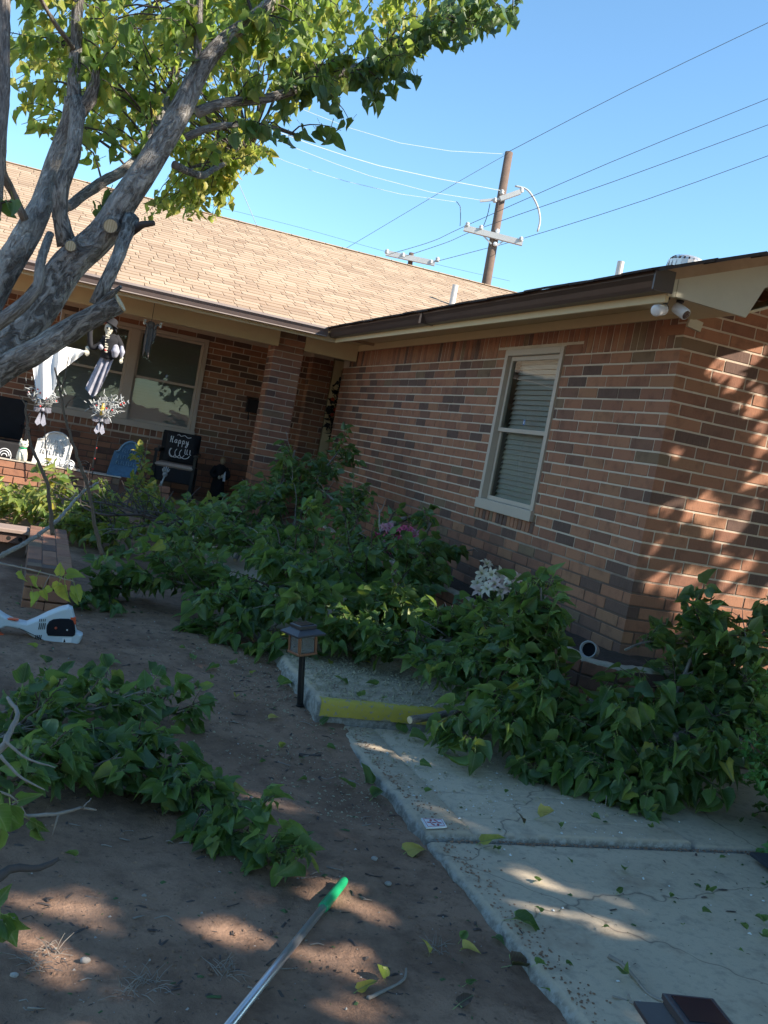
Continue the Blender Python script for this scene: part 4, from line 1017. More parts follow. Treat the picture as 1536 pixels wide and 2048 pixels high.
B_('yellowing branch spread under the porch wall at the left edge', [Y(250, 1060, 3.7), Y(150, 1030, 4.2), Y(60, 1000, 4.6), Y(-40, 980, 4.8)], .018, .006, 28, .42, .10, L_mid, seed=30, group=gD)
B_('yellowing branch lying low behind the brick edging', [Y(330, 1080, 3.3), Y(220, 1070, 3.5), Y(120, 1050, 3.8), Y(0, 1030, 4.0)], .018, .006, 26, .42, .10, L_mid, seed=31, group=gD)
B_('yellowing branch right of the brick pier in front of the porch floor', [Y(420, 1080, 3.6), Y(370, 1040, 4.0), Y(320, 1020, 4.4), Y(290, 1010, 4.6)], .014, .005, 22, .32, .095, L_mid, seed=32, group=gD)
gE = 'bare dark branches'
B_('tangle of bare dark twigs lying on the yellow leaves', [Y(420, 1075, 2.9), Y(330, 1050, 3.2), Y(230, 1010, 3.6), Y(130, 1000, 3.9)], .020, .006, 20, .5, .09, L_mid, seed=33, group=gE, bare=.93, mstem=M_darkwood, name='bare_branch')
B_('bare dark branch sloping down to the brick edging', [Y(390, 1060, 2.8), Y(300, 1030, 3.0), Y(200, 1030, 3.1), Y(160, 1010, 3.3)], .016, .006, 14, .45, .09, L_mid, seed=34, group=gE, bare=.95, mstem=M_darkwood, name='bare_branch')
# ------------------------------------------------------------------ the tree on the left
D = dep
T = thing('shade_tree', tuple(D(-330, 1330, 3.15)), 'grey barked yard tree with green and yellow leaves filling the upper left', 'tree')
BPTS = []
def limb(name, pts, rpx, d, mat_=None, n=18, wob=.24, seed=0, step=.035, keep=True):
    """pts in picture coordinates with depths -> real tube"""
    P = [D(p[0], p[1], p[2] if len(p) > 2 else d) for p in pts]
    rr_ = [.88 * r * (p[2] if len(p) > 2 else d) / F for r, p in zip(rpx, pts)]
    P, Rr = smoothpath(wiggle(P, .008, random.Random(seed)), rr_, step)
    mb = MB(); mb.tube(P, Rr, n, True, wob, seed + .37); 
    o = mb.obj(name, mat_ or M_bark, T, True)
    if keep: BPTS.extend([(p, r) for p, r in zip(P, Rr)])
    return P, Rr
bp = D(-330, 1330, 3.15); bp.z = -.12
P0 = [bp, bp + Vector((.0, .01, .35)), D(-230, 980, 3.2), D(-110, 850, 3.25), D(-20, 730, 3.3), D(70, 630, 3.35), D(140, 530, 3.4), D(205, 470, 3.42), D(250, 400, 3.45), D(310, 310, 3.5), D(365, 215, 3.55), D(400, 140, 3.6), D(445, 85, 3.65), D(500, 40, 3.7), D(565, -20, 3.8), D(650, -110, 3.9)]
R0_ = [.15, .11, .092, .080, .070, .063, .057, .050, .047, .042, .038, .032, .027, .022, .017, .010]
Pt, Rt = smoothpath(P0, R0_, .03); mb = MB(); mb.tube(Pt, Rt, 26, True, .30, 3.1); mb.obj('trunk', M_bark, T, True); BPTS.extend(zip(Pt, Rt))
limb('branch', [(-150, 760, 3.3), (-60, 660, 3.3), (0, 570, 3.35), (45, 480, 3.4), (85, 400, 3.45), (108, 330, 3.5), (135, 240, 3.5), (150, 200, 3.5)], [36, 34, 32, 30, 24, 22, 20, 24], 3.3, seed=2)
limb('branch', [(150, 215, 3.5), (150, 150, 3.5), (152, 90, 3.5), (160, 20, 3.5), (166, -60, 3.5)], [18, 14, 13, 12, 10], 3.5, seed=3)
limb('branch', [(135, 490, 3.4), (122, 430, 3.38), (126, 370, 3.36), (140, 310, 3.38), (155, 250, 3.42), (158, 205, 3.48)], [24, 19, 18, 18, 17, 22], 3.4, seed=4)
limb('branch', [(158, 225, 3.48), (178, 200, 3.46), (186, 165, 3.44), (192, 140, 3.43)], [18, 16, 11, 7], 3.4, seed=5, mat_=M_bark)
limb('branch', [(-30, 520, 3.1), (-12, 420, 3.1), (2, 300, 3.12), (8, 180, 3.15), (6, 60, 3.2), (10, -60, 3.25)], [10, 13, 14, 14, 12, 11], 3.1, M_bark2, seed=6)
limb('branch', [(50, 440, 3.35), (28, 390, 3.3), (8, 340, 3.2), (2, 300, 3.12)], [9, 9, 10, 12], 3.2, M_bark2, seed=7)
limb('branch', [(-60, 790, 3.15), (10, 735, 3.15), (80, 695, 3.15), (150, 650, 3.15), (205, 622, 3.15), (238, 606, 3.15)], [30, 28, 27, 25, 23, 22], 3.15, seed=8)
limb('branch', [(195, 610, 3.2), (208, 570, 3.2), (228, 520, 3.25), (248, 470, 3.35), (262, 440, 3.42)], [17, 15, 15, 14, 18], 3.2, seed=9)
limb('branch', [(-60, 690, 3.0), (0, 645, 3.0), (50, 612, 3.02), (72, 580, 3.05), (82, 530, 3.1), (100, 470, 3.25)], [17, 16, 15, 12, 10, 9], 3.0, M_bark2, seed=10)
limb('branch', [(190, 620, 3.15), (218, 596, 3.12), (242, 573, 3.1)], [10, 8, 4], 3.1, seed=11, keep=False)
limb('branch', [(255, 470, 3.4), (285, 450, 3.38), (308, 446, 3.37)], [11, 8, 6], 3.4, M_darkwood, seed=12, keep=False)
limb('branch', [(135, 415, 3.6), (200, 370, 3.8), (262, 325, 4.0), (310, 270, 4.2), (340, 190, 4.4), (372, 70, 4.6), (380, -40, 4.7)], [11, 12, 11, 10, 9, 8, 6], 3.8, seed=13)
limb('branch', [(395, 225, 3.6), (450, 208, 3.65), (520, 196, 3.75), (600, 175, 3.9), (680, 150, 4.05), (760, 120, 4.2), (820, 96, 4.3), (890, 40, 4.4), (980, -10, 4.5)], [13, 11, 10, 9, 8, 8, 6, 4, 3], 3.8, M_bark, seed=14)
limb('branch', [(372, 275, 3.55), (420, 256, 3.6), (480, 246, 3.7), (540, 256, 3.8), (592, 270, 3.9)], [9, 8, 6, 5, 4], 3.7, M_bark, seed=15)
limb('branch', [(392, 130, 3.6), (398, 70, 3.6), (402, -40, 3.6)], [11, 9, 7], 3.6, seed=16)
limb('branch', [(470, 70, 3.7), (560, 10, 3.9), (700, -40, 4.2), (850, -60, 4.4), (980, -30, 4.5), (1040, 0, 4.5)], [9, 8, 6, 5, 4, 3], 4, M_bark2, seed=17)
limb('branch', [(150, 100, 3.5), (110, 40, 3.3), (60, -40, 3.1)], [6, 5, 4], 3.4, M_bark2, seed=18)
limb('branch', [(350, 330, 3.6), (400, 350, 4.2), (430, 340, 4.8), (500, 300, 5.4)], [9, 8, 6, 4], 4.5, M_bark, seed=19)
def scar(px, py, d, r, tilt=0):
    c = D(px, py, d); n = -(ray(px, py).normalized()); mb = MB(); mb.tube([c - n * .02, c + n * .006], [r * 1.25, r * 1.1], 18, True, .1); mb.obj('scar_rim', M_bark2, T)
    mb = MB(); mb.tube([c + n * .006, c + n * .0085], r, 20); mb.obj('cut_scar', M_wood, T)
scar(221, 452, 3.34, .022); scar(141, 492, 3.31, .017)
mb = MB(); a = D(238, 606, 3.15); b = D(228, 611, 3.15); n_ = (a - b).normalized(); mb.tube([a + n_ * .001, a + n_ * .006], .031, 18); mb.obj('cut_scar', M_wood, T)
# crown
clusters = [  # px, py, depth, rx, ry, rdepth, twigs, material
 (90, 70, 3.9, 120, 90, .5, 17, 0), (230, 110, 3.9, 120, 110, .5, 20, 0), (330, 50, 3.8, 120, 80, .5, 15, 0), (285, 240, 3.9, 110, 90, .4, 12, 0), (250, 230, 5.2, 150, 110, .5, 16, 2), (110, 180, 5.2, 110, 110, .5, 12, 2), (80, 210, 4.0, 70, 80, .4, 12, 2),
 (460, 50, 3.9, 110, 70, .4, 24, 0), (570, 80, 4.0, 110, 80, .4, 24, 0), (680, 110, 4.1, 100, 70, .4, 22, 0), (790, 90, 4.2, 90, 60, .4, 20, 0), (890, 60, 4.3, 80, 55, .4, 18, 1), (970, 30, 4.4, 65, 50, .3, 14, 1),
 (480, 150, 4.0, 80, 60, .4, 14, 0), (600, 185, 4.0, 90, 45, .3, 12, 1), (720, 180, 4.2, 80, 45, .3, 12, 1), (800, 165, 4.3, 40, 35, .3, 6, 1), (560, 255, 3.8, 45, 22, .2, 4, 1), (690, 262, 4.0, 14, 26, .1, 2, 1),
 (440, 305, 5.2, 90, 50, .4, 24, 2), (500, 325, 5.4, 50, 38, .3, 14, 2), (370, 385, 5.2, 75, 45, .4, 20, 2), (400, 420, 5.3, 60, 35, .3, 15, 2), (290, 330, 4.4, 40, 40, .3, 5, 2), (320, 440, 5.0, 45, 18, .2, 5, 2),
 (540, 130, 5.2, 140, 110, .5, 24, 2), (300, 150, 5.4, 180, 130, .6, 30, 2), (700, 70, 5.0, 140, 60, .4, 14, 2),
 (30, -60, 3.6, 160, 60, .5, 6, 0), (300, -80, 3.8, 220, 60, .5, 8, 0), (600, -80, 3.9, 220, 60, .5, 8, 0), (900, -60, 4.3, 140, 50, .4, 6, 0),
 (24, 430, 3.2, 14, 14, .1, 1, 1), (200, 420, 3.5, 20, 14, .1, 2, 1)]
bpa = np.array([tuple(p) for p, r in BPTS]); crng = random.Random(99)
CL = {0: [[], [], [], []], 1: [[], [], [], []], 2: [[], [], [], []]}; mbt = MB()
for (cx, cy, cdp, rx, ry, rd_, nt_, mk) in clusters:
    for k in range(int(nt_ * (.76 if mk == 0 else 1.1))):
        while True:
            u, v = crng.uniform(-1, 1), crng.uniform(-1, 1)
            if u * u + v * v < 1: break
        e = D(cx + u * rx, cy + v * ry - 14, cdp + crng.uniform(-1, 1) * rd_)
        dd = np.linalg.norm(bpa - np.array(e), axis=1); j = int(np.argmin(dd + np.random.RandomState(k).rand(len(dd)) * .12)); s0 = Vector(bpa[j]); L = (e - s0).length
        # long connections bow upward and sag at the tip
        nseg = max(5, int(L / .06)); path = []
        bow = runit(crng) * L * .12 + Vector((0, 0, L * .14))
        for i in range(nseg + 1):
            t = i / nseg; path.append(s0.lerp(e, t) + bow * math.sin(math.pi * t) + runit(crng) * .008)
        mbt.tube(path, list(np.linspace(.0035 + L * .003, .0012, nseg + 1)), 4, False)
        L0 = max(0, L - .30); Lc = 0; nxt = L0 + .01
        for a_, b_ in zip(path[:-1], path[1:]):
            sg = (b_ - a_).length
            while nxt < Lc + sg:
                q = a_.lerp(b_, (nxt - Lc) / sg); td = (b_ - a_).normalized(); s = crng.uniform(.034, .066) * (1.05 if mk != 2 else .95)
                d_ = (td * .25 + runit(crng) * .75 + Vector((0, 0, -1.0))).normalized(); q = q + (runit(crng) * .02) + Vector((0, 0, -.012))
                CL[mk][0].append(tuple(q)); CL[mk][1].append(tuple(d_)); CL[mk][2].append(tuple(runit(crng))); CL[mk][3].append(s); nxt += crng.uniform(.013, .026)
            Lc += sg
props(mbt.obj('twigs', M_darkwood, T), kind='stuff')
for mk, mm, cp in ((0, L_crown, 150), (1, L_green, 75), (2, L_yellow, 75)):
    if CL[mk][0]: leaf_mass('foliage', mm, T, *[np.array(a) for a in CL[mk]], cp, np.random.RandomState(mk))
# ------------------------------------------------------------------ second shade tree, right of and behind the camera: its crown shades the yard
T2 = thing('shade_tree', (4.4, -6.6, -.1), 'broad leafy tree rising beyond the right edge of the picture and shading the yard', 'tree')
mb = MB(); P, Rr = smoothpath([(4.4, -6.6, -.12), (4.3, -6.5, .8), (4.0, -6.2, 1.9), (3.6, -5.8, 2.8), (3.0, -5.2, 3.6)], [.24, .18, .16, .13, .08], .1); mb.tube(P, Rr, 18, True, .2, 4)
mb.obj('trunk', M_bark, T2, True)
ctr = np.array((3.75, -4.9, 4.2))
for k in range(12):
    a = k * math.pi / 6 + .2; e = ctr + np.array((math.cos(a) * 3.4, math.sin(a) * 2.2, random.Random(k).uniform(-.3, .5))); mb = MB(); s0 = Vector((3.8, -6.0, 2.3)) if k % 2 else Vector((3.3, -5.5, 3.2))
    P, Rr = smoothpath([s0, s0.lerp(Vector(e), .5) + Vector((0, 0, .25)), Vector(e)], [.07, .04, .012], .15); mb.tube(P, Rr, 8, True, .2, k); mb.obj('branch', M_bark, T2, True)
# gaps cut into that unseen crown along the sun, shaped to drop light flecks
flecks = [(140, 1805, 'g', .085), (435, 1855, 'g', .05), (582, 1732, 'g', .05), (605, 1778, 'g', .06), (560, 1612, 'g', .07), (505, 1590, 'g', .04), (690, 1815, 'g', .05), (740, 1830, 'g', .03), (1040, 1742, 'p', .055), (1100, 1765, 'p', .05), (1165, 1785, 'p', .035), (1010, 1775, 'p', .035), (1050, 1802, 'p', .055), (1110, 1818, 'p', .04), (1200, 1840, 'p', .05), (1250, 1862, 'p', .04), (828, 1622, 'p', .05), (795, 1518, 'p', .03), (718, 1500, 'p', .03), (10, 1790, 'g', .06), (60, 1885, 'g', .06), (110, 1925, 'g', .05), (480, 1780, 'g', .02), (660, 1905, 'g', .07), (690, 2030, 'g', .07), (120, 2040, 'g', .06), (925, 1665, 'p', .03), (790, 1535, 'g', .03)]
wflecks = [(1500, 690, .12), (1530, 650, .10), (1440, 715, .07), (1470, 760, .05), (1520, 790, .09), (1525, 870, .07), (1500, 905, .05), (1340, 1000, .05), (1395, 1005, .07), (1420, 1030, .08), (1480, 1035, .05), (1300, 1090, .05), (1283, 1120, .04), (1300, 1155, .05), (1345, 1150, .06), (1390, 1165, .07), (1440, 1180, .08), (1385, 1195, .05), (1352, 905, .04), (1460, 1235, .16), (1520, 1200, .14), (1500, 1290, .20), (1420, 1300, .14), (1440, 1370, .12), (1530, 1330, .2), (1370, 1230, .05), (1500, 1120, .05), (1452, 1100, .06), (1515, 950, .06)]
ts = np.array(TOSUN); holes_ = []
for px, py, k, r in flecks:
    p = gat(px, py) if k == 'g' else at(px, py, 'z', 0); holes_.append((np.array(p), r * .75))
for px, py, yy in ((640, 1240, .45), (700, 1230, .4), (760, 1190, .5), (820, 1165, .55), (870, 1195, .4), (740, 1268, .25), (660, 1180, .6), (580, 1250, .5), (790, 1230, .3)): holes_.append((np.array(Y(px, py, yy)), .045))
for px, py, r in wflecks: holes_.append((np.array(at(px, py, 'y', 0)), r * .74))
n = 46000; an_ = NR.rand(n) * 2 * math.pi; rad = np.sqrt(NR.rand(n)) * (1 + .07 * np.sin(an_ * 5) + .05 * np.sin(an_ * 11 + 1))
pos = ctr + np.stack([np.cos(an_) * rad * 5.2, np.sin(an_) * rad * 4.3, NR.uniform(-.75, .75, n)], axis=1)
keep = np.ones(n, bool)
for c, r in holes_:
    rel = pos - c; al = rel @ ts; dist = np.linalg.norm(rel - al[:, None] * ts, axis=1); keep &= dist > r + .05
pos = pos[keep]; n = len(pos)
dirs = NR.normal(size=(n, 3)) * .6 + np.array((0, 0, -.7)); nr_ = NR.normal(size=(n, 3))
leaf_mass('foliage', leaf_pair('leaf_shade_tree', G1, (.12, .18, .08), trans=.15), T2, pos, dirs, nr_, NR.uniform(.12, .19, n), 0)
# ------------------------------------------------------------------ garden lanterns
def lantern(base, top_c, yaw, label, hcap, wcap=.172, body=.105, bh=.105, post_r=.017):
    t = thing('garden_lantern', tuple(base), label, 'lantern', 'solar garden lanterns')
    base = Vector(base); top = Vector(top_c); ax = (top - base).normalized(); xx = Vector((math.cos(yaw), math.sin(yaw), 0)); yy = ax.cross(xx).normalized(); xx = yy.cross(ax); M3 = Matrix((xx, yy, ax)).transposed(); Lh = (top - base).length
    def at_(h): return base + ax * h
    mb = MB(); mb.tube([at_(-.05), at_(Lh - bh - .05)], post_r, 14); mb.lathe(at_(0), [(post_r * 1.3, 0), (post_r * 1.3, .012)], 12, M3); mb.obj('post', M_black, t)
    zb = Lh - bh - .045; b = body / 2; fr_ = MB()
    fr_.box(at_(zb + .004), (b + .004, b + .004, .006), M3, .002); fr_.box(at_(zb + bh - .004), (b + .002, b + .002, .005), M3, .002)
    for sx in (-1, 1):
        for sy in (-1, 1): fr_.box(at_(zb + bh / 2) + xx * sx * (b - .005) + yy * sy * (b - .005), (.0065, .0065, bh / 2 - .004), M3, .001)
    fr_.obj('frame', M_copper, t)
    for k in range(4):
        dx, dy = ((1, 0), (-1, 0), (0, 1), (0, -1))[k]; mb = MB(); mb.box(at_(zb + bh / 2) + xx * dx * (b - .005) + yy * dy * (b - .005), (.0015 if dx else b - .012, .0015 if dy else b - .012, bh / 2 - .009), M3); mb.obj('pane', M_lg, t)
    mb = MB(); mb.box(at_(zb + .016), (b - .016, b - .016, .006), M3, .002); mb.lathe(at_(zb + .02), [(.012, 0), (.016, .03), (.008, .05)], 10, M3); mb.obj('reflector', M_white, t)
    c = wcap / 2; mb = MB(); mb.lathe(at_(zb + bh), [(c * .98, -.003), (c, .0), (c, .007), (c * .56, .030), (c * .56, .036), (c * .60, .037), (c * .60, .047), (c * .56, .049)], 4, M3, square=True)
    cap_ = mb.obj('cap', M_lcap, t)
    mb = MB(); mb.box(at_(zb + bh + .0498), (c * .46, c * .46, .0015), M3); mb.obj('solar_panel', M_dark, cap_)
    return t
M_lcap = plain('lantern_cap', (.045, .042, .048), .32, .2, 40, .05)
lb = gat(600, 1413); lt = Y(607, 1249, lb.y)
lantern(lb, lt, .30, 'standing square solar lantern on a black post beside the path edge', .4)
p2 = dep(1400, 2026, 1.80); b2 = Vector((p2.x, p2.y, 0.0))
lantern(b2, p2, -.20, 'solar lantern cut off by the lower edge, seen from above on the slab', .4, wcap=.172)
# ------------------------------------------------------------------ tools on the dirt
gp_ = [G(690, 1760, .02), G(655, 1806, .02)]
dr_ = (gp_[1] - gp_[0]).normalized(); pe = G(300, 2250, .035)
t = thing('extension_pole', tuple(gp_[0]), 'shiny aluminium extension pole with a green tip lying on the dirt', 'pole')
mb = MB(); a = gp_[0]; b = gp_[0].lerp(pe, .16); P, Rr = smoothpath([a, a.lerp(b, .12), a.lerp(b, .7), b, a.lerp(pe, .175)], [.010, .0155, .0165, .0175, .0165], .01); mb.tube(P, Rr, 18); mb.obj('grip', M_greenp, t, True)
mb = MB(); mb.tube([a.lerp(pe, .17), a.lerp(pe, .5), pe], .0125, 20); mb.obj('tube', M_alu, t, True)
YT = .36
def tp(x, y, dy=0.0): return Y(x / 5.39, 940 + y / 5.39, YT) + Vector((0, dy, 0))
t = thing('string_trimmer', tuple(tp(400, 1900)), 'pale grey garden tool with a black round panel lying before the brick edging', 'garden tool')
out = [(-260, 1470), (-60, 1500), (0, 1530), (60, 1572), (170, 1625), (290, 1645), (400, 1600), (520, 1540), (640, 1492), (740, 1468), (785, 1490), (800, 1545), (814, 1600), (818, 1700), (832, 1742), (893, 1772), (880, 1820), (860, 1860), (820, 1905), (750, 1925), (720, 1962), (640, 1960), (560, 1890), (450, 1850), (340, 1790), (250, 1728), (150, 1700), (60, 1690), (0, 1715), (-100, 1700), (-260, 1640)]
def ribbed(out, lay, name, m, parent):
    P = [tp(*o) for o in out]; n = len(P); mb = MB(); nr = []
    for i in range(n):
        a = P[i] - P[i - 1]; b = P[(i + 1) % n] - P[i]; e = (a.normalized() + b.normalized()); q = Vector((e.z, 0, -e.x)); nr.append(q.normalized() if q.length > 1e-6 else Vector((0, 0, 1)))
    ar = sum(P[i].x * P[(i + 1) % n].z - P[(i + 1) % n].x * P[i].z for i in range(n)); sg = 1 if ar < 0 else -1
    for ins, dy in lay:
        for i in range(n): mb.v.append(tuple(P[i] + nr[i] * sg * ins + Vector((0, dy, 0))))
    for r in range(len(lay) - 1):
        for i in range(n): mb.face((r * n + i, r * n + (i + 1) % n, (r + 1) * n + (i + 1) % n, (r + 1) * n + i))
    mb.face(tuple(range(n))); mb.face(tuple(reversed(range((len(lay) - 1) * n, len(lay) * n)))); return mb.obj(name, m, parent, False)
body = ribbed(out, [(.014, -.022), (.010, -.021), (.003, -.012), (0, 0), (0, .05), (.004, .065), (.014, .07)], 'housing', M_bluegrey, t)
pan = [(500 + 0, 1700), (505, 1660), (530, 1620), (575, 1598), (650, 1590), (740, 1592), (790, 1610), (806, 1660), (812, 1730), (806, 1770), (780, 1785), (600, 1780), (515, 1775), (500, 1740)]
ribbed(pan, [(.003, -.028), (0, -.025), (0, -.012)], 'panel', M_dark, t)
for i in range(4):
    for (bx_, by_) in ((425 + i * 20, 1640), (385 + i * 19, 1768)):
        mb = MB(); mb.prism([tp(bx_, by_, -.0245), tp(bx_ + 9, by_, -.0245), tp(bx_ - 3, by_ + 68 if by_ < 1700 else by_ + 50, -.0245), tp(bx_ - 12, by_ + 68 if by_ < 1700 else by_ + 50, -.0245)], .004, (0, 1, 0)); mb.obj('vent_slot', M_deep, t)
    mb = MB(); mb.prism([tp(425 + i * 20, 1598, -.0235), tp(434 + i * 20, 1594, -.0235), tp(430 + i * 20, 1622, -.0235), tp(421 + i * 20, 1626, -.0235)], .004, (0, 1, 0)); mb.obj('vent_slot', M_deep, t)
for pts in ([(760, 1580), (818, 1580), (818, 1655), (795, 1655), (785, 1612), (760, 1600)], [(695, 1925), (785, 1915), (790, 1960), (760, 1975), (700, 1972)], [(80, 1590), (205, 1600), (200, 1614), (90, 1606)], [(-20, 1735), (40, 1765), (35, 1790), (-20, 1750)]):
    ribbed(pts, [(.001, -.026), (0, -.024), (0, .01)], 'orange_part', M_orange, t)
mb = MB(); mb.ball(tp(602, 1690, -.030), .007); mb.obj('lever', M_orange, t); mb = MB(); mb.ball(tp(722, 1712, -.029), .0045); mb.obj('stud', M_white, t)
mb = MB(); mb.tube([tp(575, 1880, -.0235), tp(490, 1835, -.0235), tp(350, 1760, -.0245), tp(200, 1695, -.024)], .0016, 5); mb.tube([tp(560, 1880, -.0235), tp(700, 1905, -.0235), tp(800, 1905, -.023)], .0025, 5); mb.obj('seam', M_dark, t)
mb = MB(); mb.prism([tp(672, 1800, -.0235), tp(772, 1795, -.0235), tp(768, 1850, -.0235), tp(668, 1852, -.0235)], .002, (0, 1, 0)); lbq = mb.obj('warning_label', M_white, t)
mb = MB(); mb.prism([tp(680, 1845, -.0245), tp(693, 1806, -.0245), tp(706, 1845, -.0245)], .002, (0, 1, 0)); mb.obj('warning_mark', M_dark, lbq)
# ------------------------------------------------------------------ painted tile and door mat on the slabs
q4 = [at(842, 1636, 'z', .036), at(885, 1638, 'z', .036), at(894, 1653, 'z', .036), at(853, 1655, 'z', .036)]
t = thing('painted_tile', tuple(q4[0]), 'small white tile with a faded red pattern at the cracked slab corner', 'tile')
mb = MB(); mb.prism(q4, -.006, (0, 0, 1)); mb.obj('slab', M_white, t)
e1 = q4[1] - q4[0]; e2 = q4[3] - q4[0]; Mr = plain('faded_red', (.45, .12, .12), .8, .4, 200, 0)
cT = (q4[0] + q4[1] + q4[2] + q4[3]) / 4; cT.z = .0368
for i in range(7):
    a_ = i * math.pi * 2 / 6; d_ = (e1.normalized() * math.cos(a_) + e2.normalized() * math.sin(a_)) * (.022 if i < 6 else 0); mb = MB(); mb.box(cT + d_, (.009, .0045, .0005), Matrix.Rotation(a_, 3, 'Z')); mb.obj('painted_petal', Mr, t)
for p0, p1 in ((0, 1), (1, 2), (2, 3), (3, 0)):
    A1, B1 = cT.lerp(q4[p0], .82), cT.lerp(q4[p1], .82); A1.z = B1.z = .0368; mb = MB(); mb.tube([A1, B1], .0011, 4); mb.obj('painted_border', Mr, t)
mb = MB(); c = at(1503, 1714, 'z', .03); mb.box(c + Vector((.42, -.22, 0)), (.42, .22, .010), Matrix.Rotation(-.08, 3, 'Z'), .004); t = mb.obj('door_mat', M_mat); props(t, 'corner of a dark floor mat on the slab at the right edge', 'mat')
# ------------------------------------------------------------------ spot lamp on the planter cap
c = at(1180, 1300, 'y', -.36); ax = (Vector((-.80, -.75, .22))).normalized(); zz = Vector((0, 0, 1)); sx_ = zz.cross(ax).normalized(); M3 = Matrix((sx_, ax.cross(sx_), ax)).transposed()
t = thing('spot_lamp', tuple(c), 'grey cylindrical spot lamp lying on the mortar cap of the planter', 'lamp')
mb = MB(); mb.lathe(c - ax * .05, [(.03, -.012), (.045, 0), (.047, .01), (.047, .085), (.05, .088), (.05, .10), (.043, .10), (.040, .07), (.002, .065)], 20, M3); mb.obj('housing', plain('lamp_grey', (.42, .43, .45), .4, .1, 30, .05), t, True)
mb = MB(); mb.lathe(c - ax * .05, [(.040, .068), (.040, .072)], 18, M3); mb.obj('lens', M_dark, t)
# ------------------------------------------------------------------ security cameras under the eave
def seccam(px, py, y, aim, label, blk):
    c = Y(px, py, y); aim = Vector(aim).normalized(); zz = Vector((0, 0, 1)); sx_ = zz.cross(aim).normalized(); M3 = Matrix((sx_, aim.cross(sx_), aim)).transposed()
    t = thing('security_camera', (c.x, c.y, 2.56), label, 'security camera', 'security cameras at the roof corner')
    mb = MB(); mb.lathe(c - aim * .045, [(.02, -.006), (.030, 0), (.033, .006), (.033, .085), (.030, .090)], 20, M3); mb.obj('body', M_white, t, True)
    mb = MB(); mb.lathe(c + aim * .0452, [(.026, 0), (.026, .002), (.010, .0025)], 18, M3); f_ = mb.obj('face', M_dark, t)
    mb = MB(); mb.ball(c + aim * .049 + Vector((0, 0, .008)), .005); mb.obj('lens', M_black, f_)
    b = c - aim * .02 + Vector((0, 0, .03)) if not blk else c + aim * .052 + Vector((0, .0, .004)); mb = MB(); mb.ball(b, .026 if blk else .013); mb.tube([b, Vector((b.x, b.y, 2.57))], .014, 10); mb.lathe((b.x, b.y, 2.556), [(.022, 0), (.022, .012)], 14); mb.obj('mount', M_black, t, True)
seccam(1319, 620, -.44, (.80, .42, .28), 'left white security camera turned away along the side wall', True)
seccam(1362, 622, -.44, (.30, -.85, -.50), 'right white security camera whose dark lens points down at the yard', False)
# ------------------------------------------------------------------ mailbox
t = thing('mailbox', (-.72, 8.6, 1.6), 'black wall mailbox hanging on the porch wall left of the brick column', 'mailbox')
mb = MB(); mb.bx(-.90, -.58, 8.58, 8.69, 1.60, 1.78, .006); mb.obj('box', M_black, t); mb = MB(); mb.prism([(-.91, 8.56, 1.785), (-.57, 8.56, 1.785), (-.57, 8.69, 1.82), (-.91, 8.69, 1.82)], .012, (0, 0, -1)); mb.obj('lid', M_black, t)
for x in (-.86, -.62):
    mb = MB(); mb.tube([(x, 8.60, 1.60), (x, 8.60, 1.52), (x, 8.575, 1.49), (x, 8.555, 1.52), (x, 8.56, 1.545)], .008, 8); mb.obj('scroll_hook', M_black, t)
# ------------------------------------------------------------------ halloween wreath on the door
c0 = Vector((.40, 8.42, 1.88)); t = thing('door_wreath', tuple(c0), 'black halloween swag with orange flowers hanging on the front door frame', 'wreath')
wr = random.Random(4); LPp = []; Ld = []
mb = MB()
for k in range(46):
    a = wr.uniform(-math.pi, math.pi); v = wr.uniform(-1, 1); p = c0 + Vector((wr.uniform(-.16, .10) * (1 - .5 * abs(v)), wr.uniform(-.03, .03), v * .40)); d = Vector((wr.uniform(-1, 1), wr.uniform(-.6, .1), wr.uniform(-.9, .9))).normalized()
    mb.tube([p, p + d * .07, p + d * .13 + runit(wr) * .02], [.007, .005, .001], 4)
    LPp.append(tuple(p)); Ld.append(tuple(d))
mb.obj('black_sprig', M_black, t)
leaf_mass('black_leaves', (M_blackcloth, M_blackcloth), t, np.array(LPp * 3) + np.random.RandomState(2).normal(size=(138, 3)) * .035, np.random.RandomState(3).normal(size=(138, 3)), np.random.RandomState(4).normal(size=(138, 3)), np.full(138, .07), 0)
for k, (dx, dz) in enumerate(((-.15, .12), (.0, .10), (-.09, -.02), (-.12, -.10), (.02, -.2), (-.02, .25))):
    mb = MB(); p = c0 + Vector((dx, -.06, dz))
    for j in range(6): a = j * math.pi / 3; mb.ball(p + Vector((math.cos(a) * .016, 0, math.sin(a) * .016)), .013, 6, 4)
    mb.obj('flower', M_orange, t)
